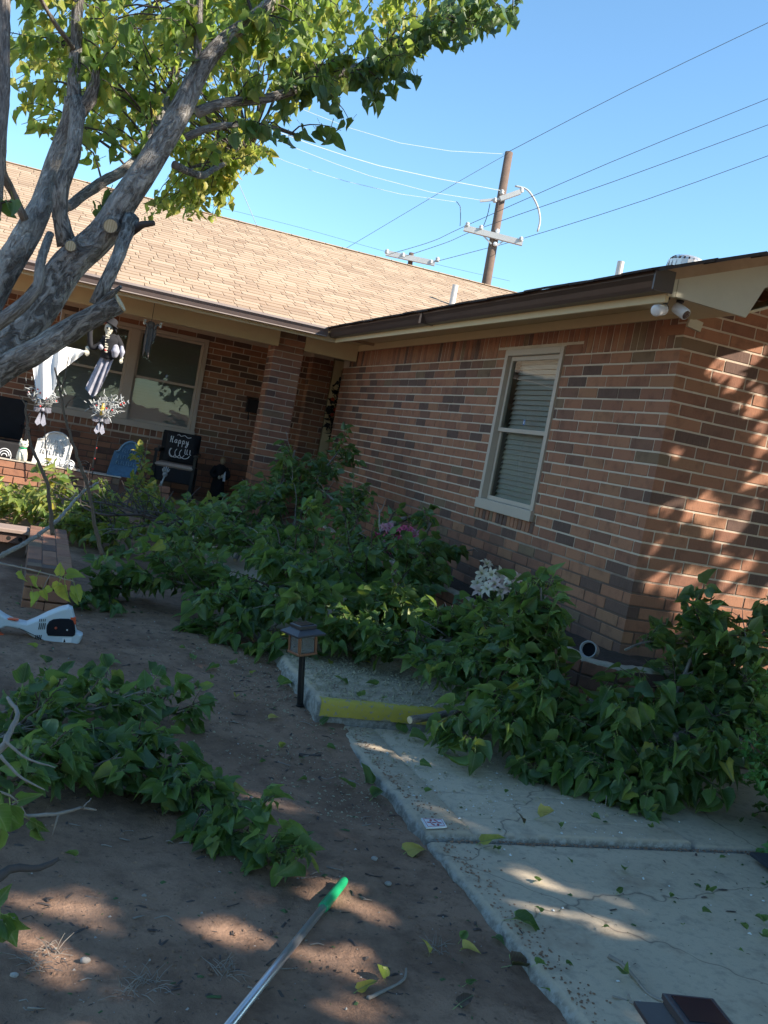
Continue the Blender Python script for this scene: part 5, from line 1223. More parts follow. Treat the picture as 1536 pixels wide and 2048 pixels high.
# ------------------------------------------------------------------ porch furniture and decorations
def chair(name, c, rz, label, sling=None, cushion=True, w_=.56, dp=.56, bh=.44, fz=.30):
    t = thing(name, (c[0], c[1], fz), label, 'chair'); Rz = Matrix.Rotation(rz, 3, 'Z'); c = Vector((c[0], c[1], fz))
    def bx_(nm, x0, x1, y0, y1, z0, z1, m, bev=.006):
        mb = MB(); mb.box(c + Rz @ Vector(((x0 + x1) / 2, (y0 + y1) / 2, (z0 + z1) / 2)), ((x1 - x0) / 2, (y1 - y0) / 2, (z1 - z0) / 2), Rz, bev); return mb.obj(nm, m, t)
    h = w_ / 2
    for sx in (-1, 1):
        for sy in (-1, 1): bx_('leg', sx * h - .02, sx * h + .02, sy * dp / 2 - .02, sy * dp / 2 + .02, 0, .40 if sy < 0 else .42, M_black)
    bx_('seat_apron', -h, h, -dp / 2, dp / 2, .22, .40, M_blackcloth, .01)
    if cushion: bx_('cushion', -h + .01, h - .01, -dp / 2 - .01, dp / 2, .402, .455, M_tan, .02)
    bx_('backrest', -h, h, dp / 2 - .06, dp / 2, .42, .42 + bh, M_blackcloth, .012)
    bx_('armrest', -h - .03, -h + .03, -dp / 2, dp / 2, .58, .62, M_black); bx_('armrest', h - .03, h + .03, -dp / 2, dp / 2, .58, .62, M_black)
    for s_ in (-1, 1): bx_('arm_post', s_ * h - .018, s_ * h + .018, -dp / 2, -dp / 2 + .036, .40, .58, M_black)
    if sling: bx_('side_panel', -h - .045, -h - .032, -.2, .26, .12, .5, sling, .002)
    return t, c, Rz
tc_, cc, Rz = chair('porch_chair', (-1.84, 7.85), -.22, 'black porch chair with a tan seat cushion holding a lettered pillow', w_=.50)
chair('porch_chair', (-4.02, 7.6), .1, 'black porch chair with an orange side panel at the left end of the porch', M_rope, False, bh=.5)
# pillow with white lettering
pc = cc + Rz @ Vector((.02, .13, .66)); Mp = Rz @ Matrix.Rotation(-.28, 3, 'X') @ Matrix.Rotation(-.0, 3, 'Y')
t = thing('pillow', tuple(pc - Vector((0, 0, .2))), 'black pillow with white Happy lettering above a pumpkin outline on the cushioned chair', 'pillow')
mb = MB(); n = 12
for s_ in (-1, 1):
    for j in range(n + 1):
        for i in range(n + 1):
            u, v = i / n * 2 - 1, j / n * 2 - 1; th = .065 * ((1 - u ** 4) * (1 - v ** 4)) ** .5 if abs(u) < 1 and abs(v) < 1 else 0; k = 1 - .06 * (1 - abs(u)) * (abs(v) ** 2) - .06 * (1 - abs(v)) * (abs(u) ** 2)
            mb.v.append(tuple(pc + Mp @ Vector((u * .215 * k, s_ * th, v * .205 * k))))
for s_ in (0, 1):
    b = s_ * (n + 1) ** 2
    for j in range(n):
        for i in range(n):
            q = (b + j * (n + 1) + i, b + j * (n + 1) + i + 1, b + (j + 1) * (n + 1) + i + 1, b + (j + 1) * (n + 1) + i); mb.face(q if s_ == 0 else tuple(reversed(q)))
pil = mb.obj('cover', M_blackcloth, t, True)
STR = {'H': [[(.05, .1), (.12, .95)], [(.0, .75), (.12, .95)], [(.45, .95), (.36, .3), (.42, .08), (.52, .15)], [(.05, .5), (.42, .55)]],
       'a': [[(.42, .5), (.2, .55), (.05, .3), (.15, .08), (.32, .15), (.42, .5), (.38, .15), (.52, .1)]],
       'p': [[(.1, .5), (.12, -.4)], [(.1, .35), (.25, .55), (.42, .4), (.35, .12), (.12, .1), (.5, .12)]],
       'y': [[(.08, .5), (.12, .15), (.3, .12), (.42, .5), (.4, -.1), (.25, -.42), (.05, -.3), (.55, .2)]]}
def ptxt(u, v):
    th = .065 * max(0, (1 - u ** 4) * (1 - v ** 4)) ** .5; return pc + Mp @ Vector((u * .215, -th - .004, v * .205))
x = -.72
for ch in 'Happy':
    sc_ = .42 if ch == 'H' else .40; mb = MB()
    for st_ in STR[ch]:
        P, Rr = smoothpath([ptxt(x + a * sc_ * .85, .16 + b * sc_ * 1.15 + (x + .7) * .02) for a, b in st_], [.0045] * len(st_), .006); mb.tube(P, Rr, 5)
    mb.obj('lettering', M_white, pil); x += sc_ * (.52 if ch == 'H' else .44) * .95 + .06
for k, (cx, w2) in enumerate(((-.45, .2), (-.3, .32), (0, .3), (.3, .32))):
    mb = MB(); P, Rr = smoothpath([ptxt(cx + w2 * math.cos(a), -.42 + .32 * math.sin(a)) for a in np.linspace(math.pi * .75, math.pi * 1.9, 9)], [.0045] * 9, .006); mb.tube(P, Rr, 5); mb.obj('pumpkin_outline', M_white, pil)
for cx in (.28, .40, .58):
    mb = MB(); P, Rr = smoothpath([ptxt(cx, -.12), ptxt(cx + .02, -.4), ptxt(cx + .1, -.44)], [.005] * 3, .006); mb.tube(P, Rr, 5); mb.obj('lettering', M_white, pil)
mb = MB(); P, Rr = smoothpath([ptxt(-.35, .72), ptxt(-.25, .80), ptxt(-.12, .70), ptxt(.1, .78), ptxt(.3, .66), ptxt(.5, .72)], [.004] * 6, .006); mb.tube(P, Rr, 5); mb.obj('flourish', M_white, pil)
# robed figurine
fx, fy = -1.17, 8.3; t = thing('robed_figurine', (fx, fy, .30), 'tall black robed figurine with pale hands standing on the porch floor', 'figurine')
mb = MB(); mb.lathe((fx, fy, .30), [(.115, 0), (.11, .05), (.085, .3), (.075, .42), (.085, .47), (.06, .50), (.03, .52)], 16); mb.obj('robe', M_blackcloth, t, True)
for s_ in (-1, 1):
    mb = MB(); P, Rr = smoothpath([(fx + s_ * .07, fy, .78), (fx + s_ * .115, fy - .03, .68), (fx + s_ * .045, fy - .1, .64)], [.03, .034, .026], .02); mb.tube(P, Rr, 10); mb.obj('sleeve', M_blackcloth, t, True)
    mb = MB(); mb.ball((fx + s_ * .02, fy - .118, .655 + s_ * .01), .02, 8, 6, (1, .7, 1.3)); mb.obj('hand', M_bone, t, True)
mb = MB(); mb.prism([(fx + .03, fy - .13, .60), (fx + .065, fy - .13, .60), (fx + .05, fy - .13, .74), (fx + .03, fy - .13, .70)], .01, (0, 1, 0)); mb.obj('paper', M_white, t)
mb = MB(); mb.ball((fx + .01, fy - .01, .865), .042, 12, 9, (.85, .9, 1.1)); hd = mb.obj('head', M_skin, t, True); mb = MB(); mb.ball((fx + .012, fy + .006, .878), .044, 12, 9, (.9, .9, 1.05)); mb.obj('hair', plain('blond_hair', (.30, .20, .08), .8, .3, 60, .3), hd, True)
mb = MB(); mb.ball((fx + .01, fy - .05, .862), .006, 6, 4); mb.obj('nose', M_skin, hd)
# draped sheet ghost
ys_ = 6.18
def sheet(name, label, top, bot, ncol, fold, m, cat, ydep, nrow=16, parent=None, th=.004):
    P = [];
    for j in range(nrow + 1):
        row = []
        for i in range(ncol + 1):
            u = i / ncol; v = j / nrow; def_ = lambda L: (np.interp(u, [a[0] for a in L], [a[1] for a in L]), np.interp(u, [a[0] for a in L], [a[2] for a in L]))
            a = def_(top); b = def_(bot); px = a[0] * (1 - v) + b[0] * v; py = a[1] * (1 - v) + b[1] * v
            row.append(Y(px, py, ydep) + Vector((0, fold * (math.sin(u * 17 + v * 1.5) * .6 + math.sin(u * 41 + v * 3) * .25 + .5 * math.sin(v * 5 + u * 3)) * (.35 + .65 * v), 0)))
        P.append(row)
    mb = MB()
    for dy in (0, th):
        for r in P: mb.v += [tuple(q + Vector((0, dy, 0))) for q in r]
    w2 = ncol + 1; n0 = len(P) * w2
    for j in range(nrow):
        for i in range(ncol): a = j * w2 + i; mb.face((a, a + w2, a + w2 + 1, a + 1)); a += n0; mb.face((a, a + 1, a + w2 + 1, a + w2))
    for i in range(ncol):
        for j in (0, nrow): a = j * w2 + i; mb.face((a, a + 1, a + 1 + n0, a + n0))
    for j in range(nrow):
        for i in (0, ncol): a = j * w2 + i; mb.face((a, a + w2, a + w2 + n0, a + n0))
    return mb.obj(name, m, parent, True)
def hand(mbp, c, s, dirz=-1, spread=.5, face=Vector((0, -1, 0))):
    c = Vector(c); mbp.ball(c, .02 * s, 8, 6, (1, .5, 1.1))
    for k in range(5):
        a = (k - 2) * spread * .38; ln = (.032, .045, .05, .046, .036)[k] * s; d = Vector((math.sin(a), -.15, dirz * math.cos(a))); p = c + Vector((math.sin(a) * .02 * s, 0, dirz * .014 * s))
        mbp.tube([p, p + d * ln * .55, p + d * ln * .55 + Vector((d.x * .6, -.35, d.z)).normalized() * ln * .5], [.0055 * s, .005 * s, .0025 * s], 6)
t = thing('ghost_decoration', tuple(Y(120, 690, ys_)), 'glaring white sheet ghost with one outstretched bony hand hanging under the limb', 'hanging decoration', 'hanging halloween figures')
sheet('sheet', '', [(0, 62, 712), (.35, 95, 694), (.55, 116, 688), (.7, 135, 694), (1, 170, 701)], [(0, 74, 796), (.35, 98, 800), (.50, 113, 770), (.54, 115, 748), (1, 171, 705)], 34, .05, M_cloth, '', ys_, 16, t)
mb = MB(); hand(mb, Y(175, 697, ys_ - .02), 1.3); mb.tube([Y(168, 702, ys_), Y(150, 698, ys_ + .03)], .008, 8); mb.obj('bony_hand', M_bone, t, True)
mb = MB(); mb.tube([Y(112, 690, ys_), Vector((Y(112, 690, ys_).x, ys_, 2.55))], .003, 5); mb.obj('cord', M_wire, t)
# pirate skeleton
t = thing('pirate_skeleton_decoration', tuple(Y(218, 640, ys_)), 'hanging pirate skeleton in a black coat with a striped ragged skirt', 'hanging decoration', 'hanging halloween figures')
hc = Y(218, 657, ys_); mb = MB(); mb.ball(hc, .060, 12, 10, (.8, .9, 1.1)); mb.ball(hc + Vector((.0, -.02, -.06)), .036, 10, 6, (.9, .9, .9)); sk_ = mb.obj('skull', M_bone, t, True)
for s_ in (-1, 1): mb = MB(); mb.ball(hc + Vector((s_ * .018, -.044, .0)), .013, 8, 6); mb.obj('eye_socket', M_deep, sk_)
mb = MB(); mb.ball(hc + Vector((0, -.047, -.024)), .006, 6, 4); mb.obj('nose_hole', M_deep, sk_)
mb = MB(); mb.box(hc + Vector((0, -.046, -.052)), (.018, .004, .004)); mb.obj('teeth_gap', M_deep, sk_)
mb = MB(); mb.lathe(hc + Vector((.02, 0, .035)), [(.075, 0), (.078, .012), (.05, .02), (.045, .07), (.02, .085)], 14, Matrix.Rotation(.35, 3, 'Y')); mb.tube([hc + Vector((.05, -.02, .03)), hc + Vector((.085, -.01, -.03))], [.02, .008], 8); mb.obj('hat', M_blackcloth, t, True)
mb = MB(); mb.ball(hc + Vector((-.05, 0, .07)), .024, 8, 6, (1, .6, 1)); mb.obj('bandana', M_red, t, True)
mb = MB(); P, Rr = smoothpath([Y(222, 668, ys_), Y(222, 680, ys_), Y(218, 700, ys_), Y(214, 718, ys_)], [.04, .105, .09, .065], .02); mb.tube(P, Rr, 12, True, .15); mb.obj('coat', M_blackcloth, t, True)
mb = MB(); P, Rr = smoothpath([Y(212, 674, ys_ - .02), Y(203, 688, ys_ - .03), Y(183, 694, ys_ - .03), Y(180, 668, ys_ - .02), Y(181, 655, ys_)], [.04, .035, .026, .028, .03], .02); mb.tube(P, Rr, 10, True, .15); mb.obj('sleeve', M_blackcloth, t, True)
mb = MB(); P, Rr = smoothpath([Y(230, 674, ys_ - .02), Y(240, 690, ys_ - .03), Y(243, 708, ys_ - .04)], [.045, .04, .035], .02); mb.tube(P, Rr, 10, True, .15); mb.obj('sleeve', M_blackcloth, t, True)
for k in range(7): mb = MB(); c = Y(215.5 - k * .6, 672 + k * 5.2, ys_ - .085); mb.box(c, (.022 - .001 * k, .006, .009), Matrix.Rotation(.2 * (-1) ** k, 3, 'Y'), .003); mb.obj('rib', M_bone, t)
for (a, b, r) in (((230, 690), (228, 715), .05), ((243, 692), (242, 715), .028), ((199, 690), (202, 700), .03)):
    mb = MB(); P, Rr = smoothpath([Y(a[0], a[1], ys_ - .06), Y((a[0] + b[0]) / 2 + 2, (a[1] + b[1]) / 2, ys_ - .07), Y(b[0], b[1], ys_ - .06)], [r * .5, r, r * .4], .015); mb.tube(P, Rr, 10, True, .3); mb.obj('shirt_puff', M_greycl, t, True)
mb = MB(); mb.ball(Y(211, 700, ys_ - .1), .014, 8, 6); mb.obj('red_rose', M_red, t)
mb = MB(); hand(mb, Y(243, 716, ys_ - .05), 1.0); mb.obj('bony_hand', M_bone, t, True)
sheet('skirt', '', [(0, 203, 708), (1, 228, 715)], [(0, 170, 776), (.4, 184, 795), (.8, 198, 785), (1, 214, 750)], 22, .05, M_greycl, '', ys_ - .02, 14, t)
mb = MB(); mb.tube([hc + Vector((0, 0, .1)), Vector((hc.x, ys_, 2.52))], .003, 5); mb.obj('cord', M_wire, t)
# grey gauze figure
t = thing('gauze_ghoul_decoration', tuple(Y(303, 645, 6.5)), 'small ragged grey ghoul hanging before the right porch window', 'hanging decoration', 'hanging halloween figures')
c = Y(302, 650, 6.5); mb = MB(); mb.ball(c, .05, 12, 8, (1, .8, .9)); mb.obj('head', M_grey, t, True)
sheet('ragged_robe', '', [(0, 292, 650), (1, 313, 654)], [(0, 284, 715), (.3, 290, 700), (.5, 296, 718), (.8, 303, 690), (1, 312, 672)], 16, .03, M_grey, '', 6.48, 12, t)
for a, b in (((297, 655), (289, 648)), ((309, 658), (321, 655))):
    mb = MB(); P, Rr = smoothpath([Y(a[0], a[1], 6.48), Y((a[0] + b[0]) / 2, a[1] - 8, 6.46), Y(b[0], b[1], 6.46)], [.02, .014, .008], .01); mb.tube(P, Rr, 8, True, .2); mb.obj('arm', M_grey, t, True); mb = MB(); hand(mb, Y(b[0], b[1] - 2, 6.45), .8, 1); mb.obj('bony_hand', M_bone, t, True)
mb = MB(); mb.tube([c, Vector((c.x, 6.5, 2.64))], .003, 5); mb.obj('cord', M_wire, t)
# frosted swags on stakes
def swag(bx_, by_, y, label, tilt, gold, tail, stake):
    base = Y(bx_, by_, y); t = thing('frosted_twig_bunch', tuple(Y(stake[0], stake[1], y)), label, 'twig bunch', 'frosted twig bunches with bows'); r = random.Random(int(bx_)); mb = MB(); br = []
    for k in range(430):
        a = r.gauss(tilt, .9); d = Vector((math.sin(a), r.uniform(-.5, .5), math.cos(a))).normalized(); L = r.uniform(.04, .09); hh = abs(r.gauss(0, 1)) * .085 + .01; p = [base + Vector((tilt * hh + r.gauss(0, .025 + hh * .38), r.gauss(0, .04), hh))]
        for j in range(4): p.append(p[-1] + (d + runit(r) * .22 + Vector((0, 0, -.03 * j))).normalized() * L / 4)
        mb.tube(p, [.003, .006, .0068, .006, .003], 4)
        if r.random() < .09: br.append(p[r.randint(2, 4)])
    props(mb.obj('frosted_twigs', M_twinkle, t), kind='stuff')
    for q in br[:16]: mb = MB(); mb.ball(q + Vector((0, -.02, -.01)), .011, 8, 6); mb.obj('berry', M_red, t, True)
    bw = base + Vector((0, -.035, -.03))
    for s_ in (-1, 1):
        mb = MB(); P = [bw, bw + Vector((s_ * .03, -.01, .03)), bw + Vector((s_ * .085, 0, .035)), bw + Vector((s_ * .095, 0, -.02)), bw + Vector((s_ * .05, -.01, -.03))]; mb.poly(P) ; mb.prism(P, .025, (0, 1, 0)); mb.obj('bow_loop', M_greycl, t)
        mb = MB(); e = bw + Vector((s_ * .03 + .0, 0, -tail)); mb.prism([bw + Vector((-.015, .01, 0)), bw + Vector((.015, .01, 0)), e + Vector((.03, .01, .01)), e + Vector((0, .01, -.02)), e + Vector((-.03, .01, .015))], .008, (0, 1, 0)); mb.obj('bow_tail', M_greycl, t)
    mb = MB(); mb.ball(bw, .022, 8, 6); mb.obj('bow_knot', M_greycl, t, True)
    if gold:
        mb = MB(); g_ = Y(204, 824, y - .05); mb.ball(g_, .042, 12, 8, (.8, .8, 1.1)); mb.lathe(g_ + Vector((0, 0, .035)), [(.02, 0), (.022, .02), (.01, .04), (.012, .06)], 10); mb.obj('gold_bulb', M_gold, t, True)
    mb = MB(); mb.tube([base, Y(stake[0], stake[1], y)], .006, 6); mb.obj('stake', M_black, t)
swag(86, 814, 6.25, 'frosted twig bunch with a white bow above the white tombstone', -.05, False, .16, (95, 940))
swag(203, 835, 6.25, 'frosted twig bunch with a gold bulb hanging left of the blue tombstone', .15, True, .14, (184, 936))
# tombstones
def tomb(x0, x1, ytop, ysh, ybot, y, m, label, skew=0, rim=True):
    A_ = Y(x0, ybot, y); B2 = Y(x1, ybot + (x1 - x0) * .2, y); zb = .572; zt = Y((x0 + x1) / 2, ytop, y).z; zs = Y(x0 + 4, ysh, y).z; xa, xb = A_.x, B2.x; cx = (xa + xb) / 2; r = (xb - xa) / 2
    t = thing('foam_tombstone', (cx, y, zb), label, 'tombstone', 'foam tombstones on the porch wall'); k = skew
    o = [(xa, zb), (xb, zb), (xb, zs), (xb - r * .25, zs + .01)] + [(cx + r * .75 * math.cos(a), zs + .01 + (zt - zs) * math.sin(a)) for a in np.linspace(.1, math.pi - .1, 9)] + [(xa + r * .25, zs + .01), (xa, zs)]
    tl = lambda x, z, d: Vector((x + k * (z - zb), y + d + .05 * (z - zb), z)); mb = MB(); mb.prism([tl(a, b, 0) for a, b in o], .06, (0, 1, 0)); mb.obj('slab', m, t)
    P = [tl(cx + (a - cx) * .9, zb + .02 + (b - zb) * .93, -.006) for a, b in o[1:]]; mb = MB(); mb.tube(P, .011, 6); mb.obj('rim', M_tomb2 if m is M_tomb else m, t, True)
    for row, zz_ in enumerate((.72, .55, .38)):
        for i in range(4 - (row == 0)):
            mb = MB(); c = tl(cx + (i - 1.5 + (row == 0) * .5) * r * .36, zb + (zt - zb) * zz_, -.008); mb.tube([c + Vector((-.018, 0, -.02)), c + Vector((-.01, 0, .024)), c + Vector((.014, 0, .014)), c + Vector((.006, 0, -.004)), c + Vector((.02, 0, -.024))], .007, 5); mb.obj('carved_relief', M_tomb2 if m is M_tomb else m, t)
    return t
tomb(62, 133, 862, 876, 930, 6.50, M_tombw, 'glaring white foam tombstone next to the white cat figurine', .10)
tomb(213, 268, 880, 900, 949, 6.46, M_tomb, 'blue grey foam tombstone with carved relief on the porch wall', .17)
# cat figurine
c = Y(42, 922, 6.47); c.z = .572; t = thing('cat_figurine', tuple(c), 'small white cat figurine with a green collar sitting on the porch wall', 'figurine')
mb = MB(); mb.lathe(c, [(.055, 0), (.06, .03), (.055, .09), (.04, .135), (.03, .15)], 14); mb.obj('body', M_cat, t, True)
mb = MB(); mb.ball(c + Vector((0, -.01, .185)), .047, 12, 9, (1.1, .9, .9)); hd = mb.obj('head', M_cat, t, True)
for s_ in (-1, 1):
    mb = MB(); mb.lathe(c + Vector((s_ * .032, -.01, .215)), [(.016, 0), (.002, .035)], 6); mb.obj('ear', M_cat, hd); mb = MB(); mb.ball(c + Vector((s_ * .018, -.050, .19)), .007, 6, 5); mb.obj('eye', M_black, hd)
    mb = MB(); mb.lathe(c + Vector((s_ * .022, -.045, 0)), [(.018, 0), (.016, .08), (.01, .1)], 8); mb.obj('front_leg', M_cat, t, True)
mb = MB(); mb.tube([c + Vector((math.cos(a) * .036, math.sin(a) * .036 - .005, .142)) for a in np.linspace(0, 6.28, 15)], .008, 6); mb.obj('collar', M_greenp, t, True)
# wrought iron arches, little skull, skeleton hand, light stake
def arch(cx, cy, w2, y, label, m):
    c = Y(cx, cy, y); c.z = .575; t = thing('scroll_fence_piece', tuple(c), label, 'garden fencing', 'little scroll fences on the porch wall'); r = w2
    for k, (rr_, zz_) in enumerate(((r, .09), (r * .72, .08), (r * .4, .06))):
        mb = MB(); mb.tube([c + Vector((math.cos(a) * rr_, 0, zz_ * .3 + math.sin(a) * rr_ * 1.1)) for a in np.linspace(0, math.pi, 12)], .005, 6); mb.obj('scroll', m, t, True)
    for s_ in (-1, 1): mb = MB(); mb.tube([c + Vector((s_ * r, 0, 0)), c + Vector((s_ * r, 0, .04))], .005, 6); mb.obj('foot', m, t)
arch(8, 912, .07, 6.47, 'pale scroll fence piece at the left end of the porch wall', M_white); arch(110, 935, .075, 6.44, 'pale scroll fence piece in front of the white tombstone', M_white); arch(137, 940, .06, 6.44, 'pale scroll fence piece right of the white tombstone', M_white); arch(166, 945, .075, 6.47, 'dark scroll fence piece between the tombstones', M_black)
c = Y(141, 935, 6.40); c.z = .61; t = thing('small_skull', tuple(c), 'small white skull resting on the porch wall beside the scroll fence', 'skull'); mb = MB(); mb.ball(c, .038, 12, 9, (.9, 1, 1)); mb.ball(c + Vector((0, -.012, -.028)), .022, 8, 6); s0_ = mb.obj('cranium', M_white, t, True)
for s_ in (-1, 1): mb = MB(); mb.ball(c + Vector((s_ * .014, -.033, 0)), .010, 8, 6); mb.obj('eye_socket', M_deep, s0_)
c = Y(323, 966, 6.45); t = thing('skeleton_hand', (c.x, c.y, .55), 'grey skeleton hand reaching up from the short brick pier', 'skeleton hand'); mb = MB(); mb.tube([(c.x, c.y, .53), (c.x + .012, c.y, .62), (c.x + .02, c.y, .66)], [.013, .01, .012], 8); mb.tube([(c.x - .015, c.y, .53), (c.x, c.y, .60)], .008, 6); mb.obj('forearm', M_twinkle, t, True); mb = MB(); hand(mb, (c.x + .022, c.y, .68), 1.5, 1, .8); mb.obj('fingers', M_twinkle, t, True)
c = Y(190, 930, 6.30); t = thing('light_stake', (c.x, c.y, .2), 'thin dark stake with red lights between twig bunch and tombstone', 'stake'); mb = MB(); mb.tube([(c.x, c.y, .1), (c.x - .02, c.y, .95)], .005, 6); mb.obj('rod', M_black, t)
for zz_ in (.62, .74, .86): mb = MB(); mb.ball((c.x - .015, c.y - .01, zz_), .009, 8, 6); mb.obj('red_light', M_red, t)
# ------------------------------------------------------------------ flowers
def lily(mbp, mbc, c, r, n, rng, np_=6):
    n = Vector(n).normalized(); sx_ = n.cross(Vector((.3, .2, 1))).normalized(); sy_ = n.cross(sx_)
    for k in range(np_):
        a = 2 * math.pi * k / np_ + rng.uniform(-.2, .2); d = sx_ * math.cos(a) + sy_ * math.sin(a); q = d.cross(n); R_ = r * rng.uniform(.85, 1.1)
        pts = [c, c + d * R_ * .35 + n * R_ * .30, c + d * R_ * .75 + n * R_ * .34, c + d * R_ * 1.05 + n * R_ * .12]; ws = [.06, .24, .20, .02]
        b = len(mbp.v)
        for p, w2 in zip(pts, ws): mbp.v += [tuple(p - q * w2 * r + n * w2 * r * .3), tuple(p), tuple(p + q * w2 * r + n * w2 * r * .3)]
        for i in range(3):
            for j in range(2): mbp.face((b + i * 3 + j, b + i * 3 + j + 1, b + i * 3 + 3 + j + 1, b + i * 3 + 3 + j))
    for k in range(5): d = (n + runit(rng) * .45).normalized(); mbc.tube([c, c + d * r * .55], r * .035, 4)
def bouquet(name, label, c, spots, r, mp, seed, group=None):
    rng = random.Random(seed); c = Vector(c); t = thing(name, tuple(c), label, 'flowers', group)
    for (px, py, y) in spots:
        p = Y(px, py, y); mb = MB(); mc = MB(); lily(mb, mc, p, r * rng.uniform(.85, 1.15), (rng.uniform(-1.2, .1), rng.uniform(-1.3, -.2), rng.uniform(.1, .9)), rng)
        f_ = mb.obj('flower', mp[rng.randint(0, len(mp) - 1)], t, True); mc.obj('stamens', M_lilyc, f_)
        mb = MB(); mb.tube([p, (p + c) / 2 + Vector((0, 0, .02)), c], .003, 5); mb.obj('flower_stem', M_twigg, t)
    n = 26; rs = np.random.RandomState(seed); base = np.array(c) + np.array((0, 0, .1)) + rs.normal(size=(n, 3)) * .05
    leaf_mass('leaves', L_green, t, base, rs.normal(size=(n, 3)) + (0, 0, -.3), rs.normal(size=(n, 3)), rs.uniform(.05, .09, n), 60, rs)
fl_ = [(955, 1168, 1.15), (965, 1148, 1.2), (972, 1130, 1.25), (985, 1150, 1.1), (990, 1170, 1.0), (1000, 1148, 1.1), (1010, 1165, 1.0), (1022, 1162, .95), (975, 1180, 1.0), (1000, 1185, .95), (1032, 1158, .9), (960, 1183, 1.05), (1018, 1180, .92), (1030, 1172, .9)]
bouquet('pale_lilies', 'bunch of pale pink and white lilies blooming against the brick wall', (-.22, 1.2, .42), fl_, .062, [M_pink, plain('cream_lily', (.66, .58, .44), .6, .1, 60, .1)], 3)
rm = random.Random(8); fm = [(rm.uniform(764, 828), rm.uniform(1052, 1108), rm.uniform(2.0, 2.4)) for _ in range(40)] + [(752, 1072, 2.1), (832, 1068, 2.1), (822, 1060, 2.1)]
bouquet('pink_flowers', 'magenta and pink flowers showing behind the thick curved branch', (-.45, 2.5, .45), fm, .036, [M_mag, plain('rose_petal', (.55, .25, .32), .6, .3, 60, .1)], 5)
# ------------------------------------------------------------------ clipped shrub at the right edge
gp2 = at(1560, 1690, 'z', .02); t = thing('green_shrub', (gp2.x + .1, gp2.y, 0), 'bright small leaved shrub standing at the right edge beside the path', 'shrub')
rs = np.random.RandomState(21); rg = random.Random(21); LPp, Ld, Ln_ = [], [], []
for k in range(150):
    a = rg.uniform(0, 2 * math.pi); z = rg.uniform(.02, .95); rad = .40 * (1 - .25 * abs(z - .45)) * rg.uniform(.75, 1.08); e = Vector((gp2.x + .22 + math.cos(a) * rad, gp2.y + .02 + math.sin(a) * rad, z)); s0 = Vector((gp2.x + .22, gp2.y + .02, max(.02, z - .35)))
    P = [s0, s0.lerp(e, .6) + Vector((0, 0, .05)), e, e + (e - s0).normalized() * .05 + Vector((0, 0, -.04))]; mb = MB(); 
    for j in range(26):
        q = P[1].lerp(P[2], rg.random() * 1.15); out_ = (e - s0).normalized(); LPp.append(tuple(q + runit(rg) * .035)); Ld.append(tuple(out_ * .5 + runit(rg) * .9)); Ln_.append(tuple(out_ * .8 + Vector((0, 0, .6)) + runit(rg) * .5))
    if k < 60: mb.tube(P, [.006, .004, .003, .0015], 5); mb.obj('stem', M_twig, t)
leaf_mass('foliage', L_ivy, t, np.array(LPp), np.array(Ld), np.array(Ln_), rs.uniform(.030, .052, len(LPp)), 300, rs)
# ------------------------------------------------------------------ utility poles and wires
def pole(top, low, d, r, label):
    a = D(*top, d); b = D(*low, d); dr2 = (b - a).normalized(); k = (a.z + .1) / -dr2.z; base = a + dr2 * k
    t = thing('utility_pole', tuple(base), label, 'utility pole', 'utility poles behind the house'); mb = MB(); mb.tube([a, a.lerp(base, .4), base], [r * .85, r, r * 1.25], 14); mb.obj('pole_shaft', M_pole, t, True); return t
def bar(t, nm, p, q, d, hw, m, hh=None):
    a, b = D(p[0], p[1], d), D(q[0], q[1], d); x = (b - a); L = x.length; x.normalize(); z = (Vector((0, 0, 1)) - x * x.z).normalized(); y = z.cross(x); mb = MB(); mb.box((a + b) / 2, (L / 2, hw, hh or hw), Matrix((x, y, z)).transposed()); return mb.obj(nm, m, t)
def ins(t, px, py, d, r=.09):
    r *= .72; mb = MB(); c = D(px, py, d); mb.lathe(c - Vector((0, 0, r)), [(r * .5, 0), (r, r * .6), (r * .6, r * .9), (r * .9, r * 1.3), (r * .4, r * 1.9)], 10); mb.obj('insulator', M_galv, t, True)
d = 30; t = pole((1018, 305), (972, 570), d, .145, 'tall dark wooden utility pole with crossarms standing behind the ridge')
bar(t, 'crossarm', (928, 456), (1045, 486), d - .2, .07, M_galv, .085); bar(t, 'crossarm', (1000, 398), (1040, 384), d - .25, .07, M_galv); bar(t, 'bracket', (960, 402), (1000, 398), d - .25, .035, M_galv)
bar(t, 'brace', (965, 470), (983, 488), d - .2, .02, M_galv); bar(t, 'brace', (1012, 478), (993, 492), d - .2, .02, M_galv)
for q in ((935, 449), (962, 455), (1042, 478), (1043, 380), (990, 400), (1004, 384)): ins(t, *q, d - .25, .11)
mb = MB(); P, Rr = smoothpath([D(1030, 372, d), D(1055, 380, d), D(1074, 410, d), D(1080, 440, d), D(1075, 463, d)], [.03] * 5, .1); mb.tube(P, Rr, 6); mb.obj('jumper_cable', M_galv, t, True)
for L in ([(913, 403), (920, 412), (921, 440), (920, 452)], [(980, 407), (975, 430), (967, 452)]): mb = MB(); P, Rr = smoothpath([D(*q, d) for q in L], [.012] * len(L), .1); mb.tube(P, Rr, 5); mb.obj('jumper_cable', M_wire, t, True)
for k in range(3): mb = MB(); mb.ball(D(995 - k * 2.4, 462 + k * 13, d - .18), .07, 8, 5); mb.obj('pole_tag', M_white, t)
d2 = 55; t = pole((823, 506), (818, 545), d2, .16, 'distant utility pole whose pale crossarm just clears the roof ridge')
bar(t, 'crossarm', (772, 506), (870, 527), d2 - .2, .12, M_galv, .14)
for q in ((774, 503), (806, 510), (862, 524), (875, 519)): ins(t, *q, d2 - .25, .2)
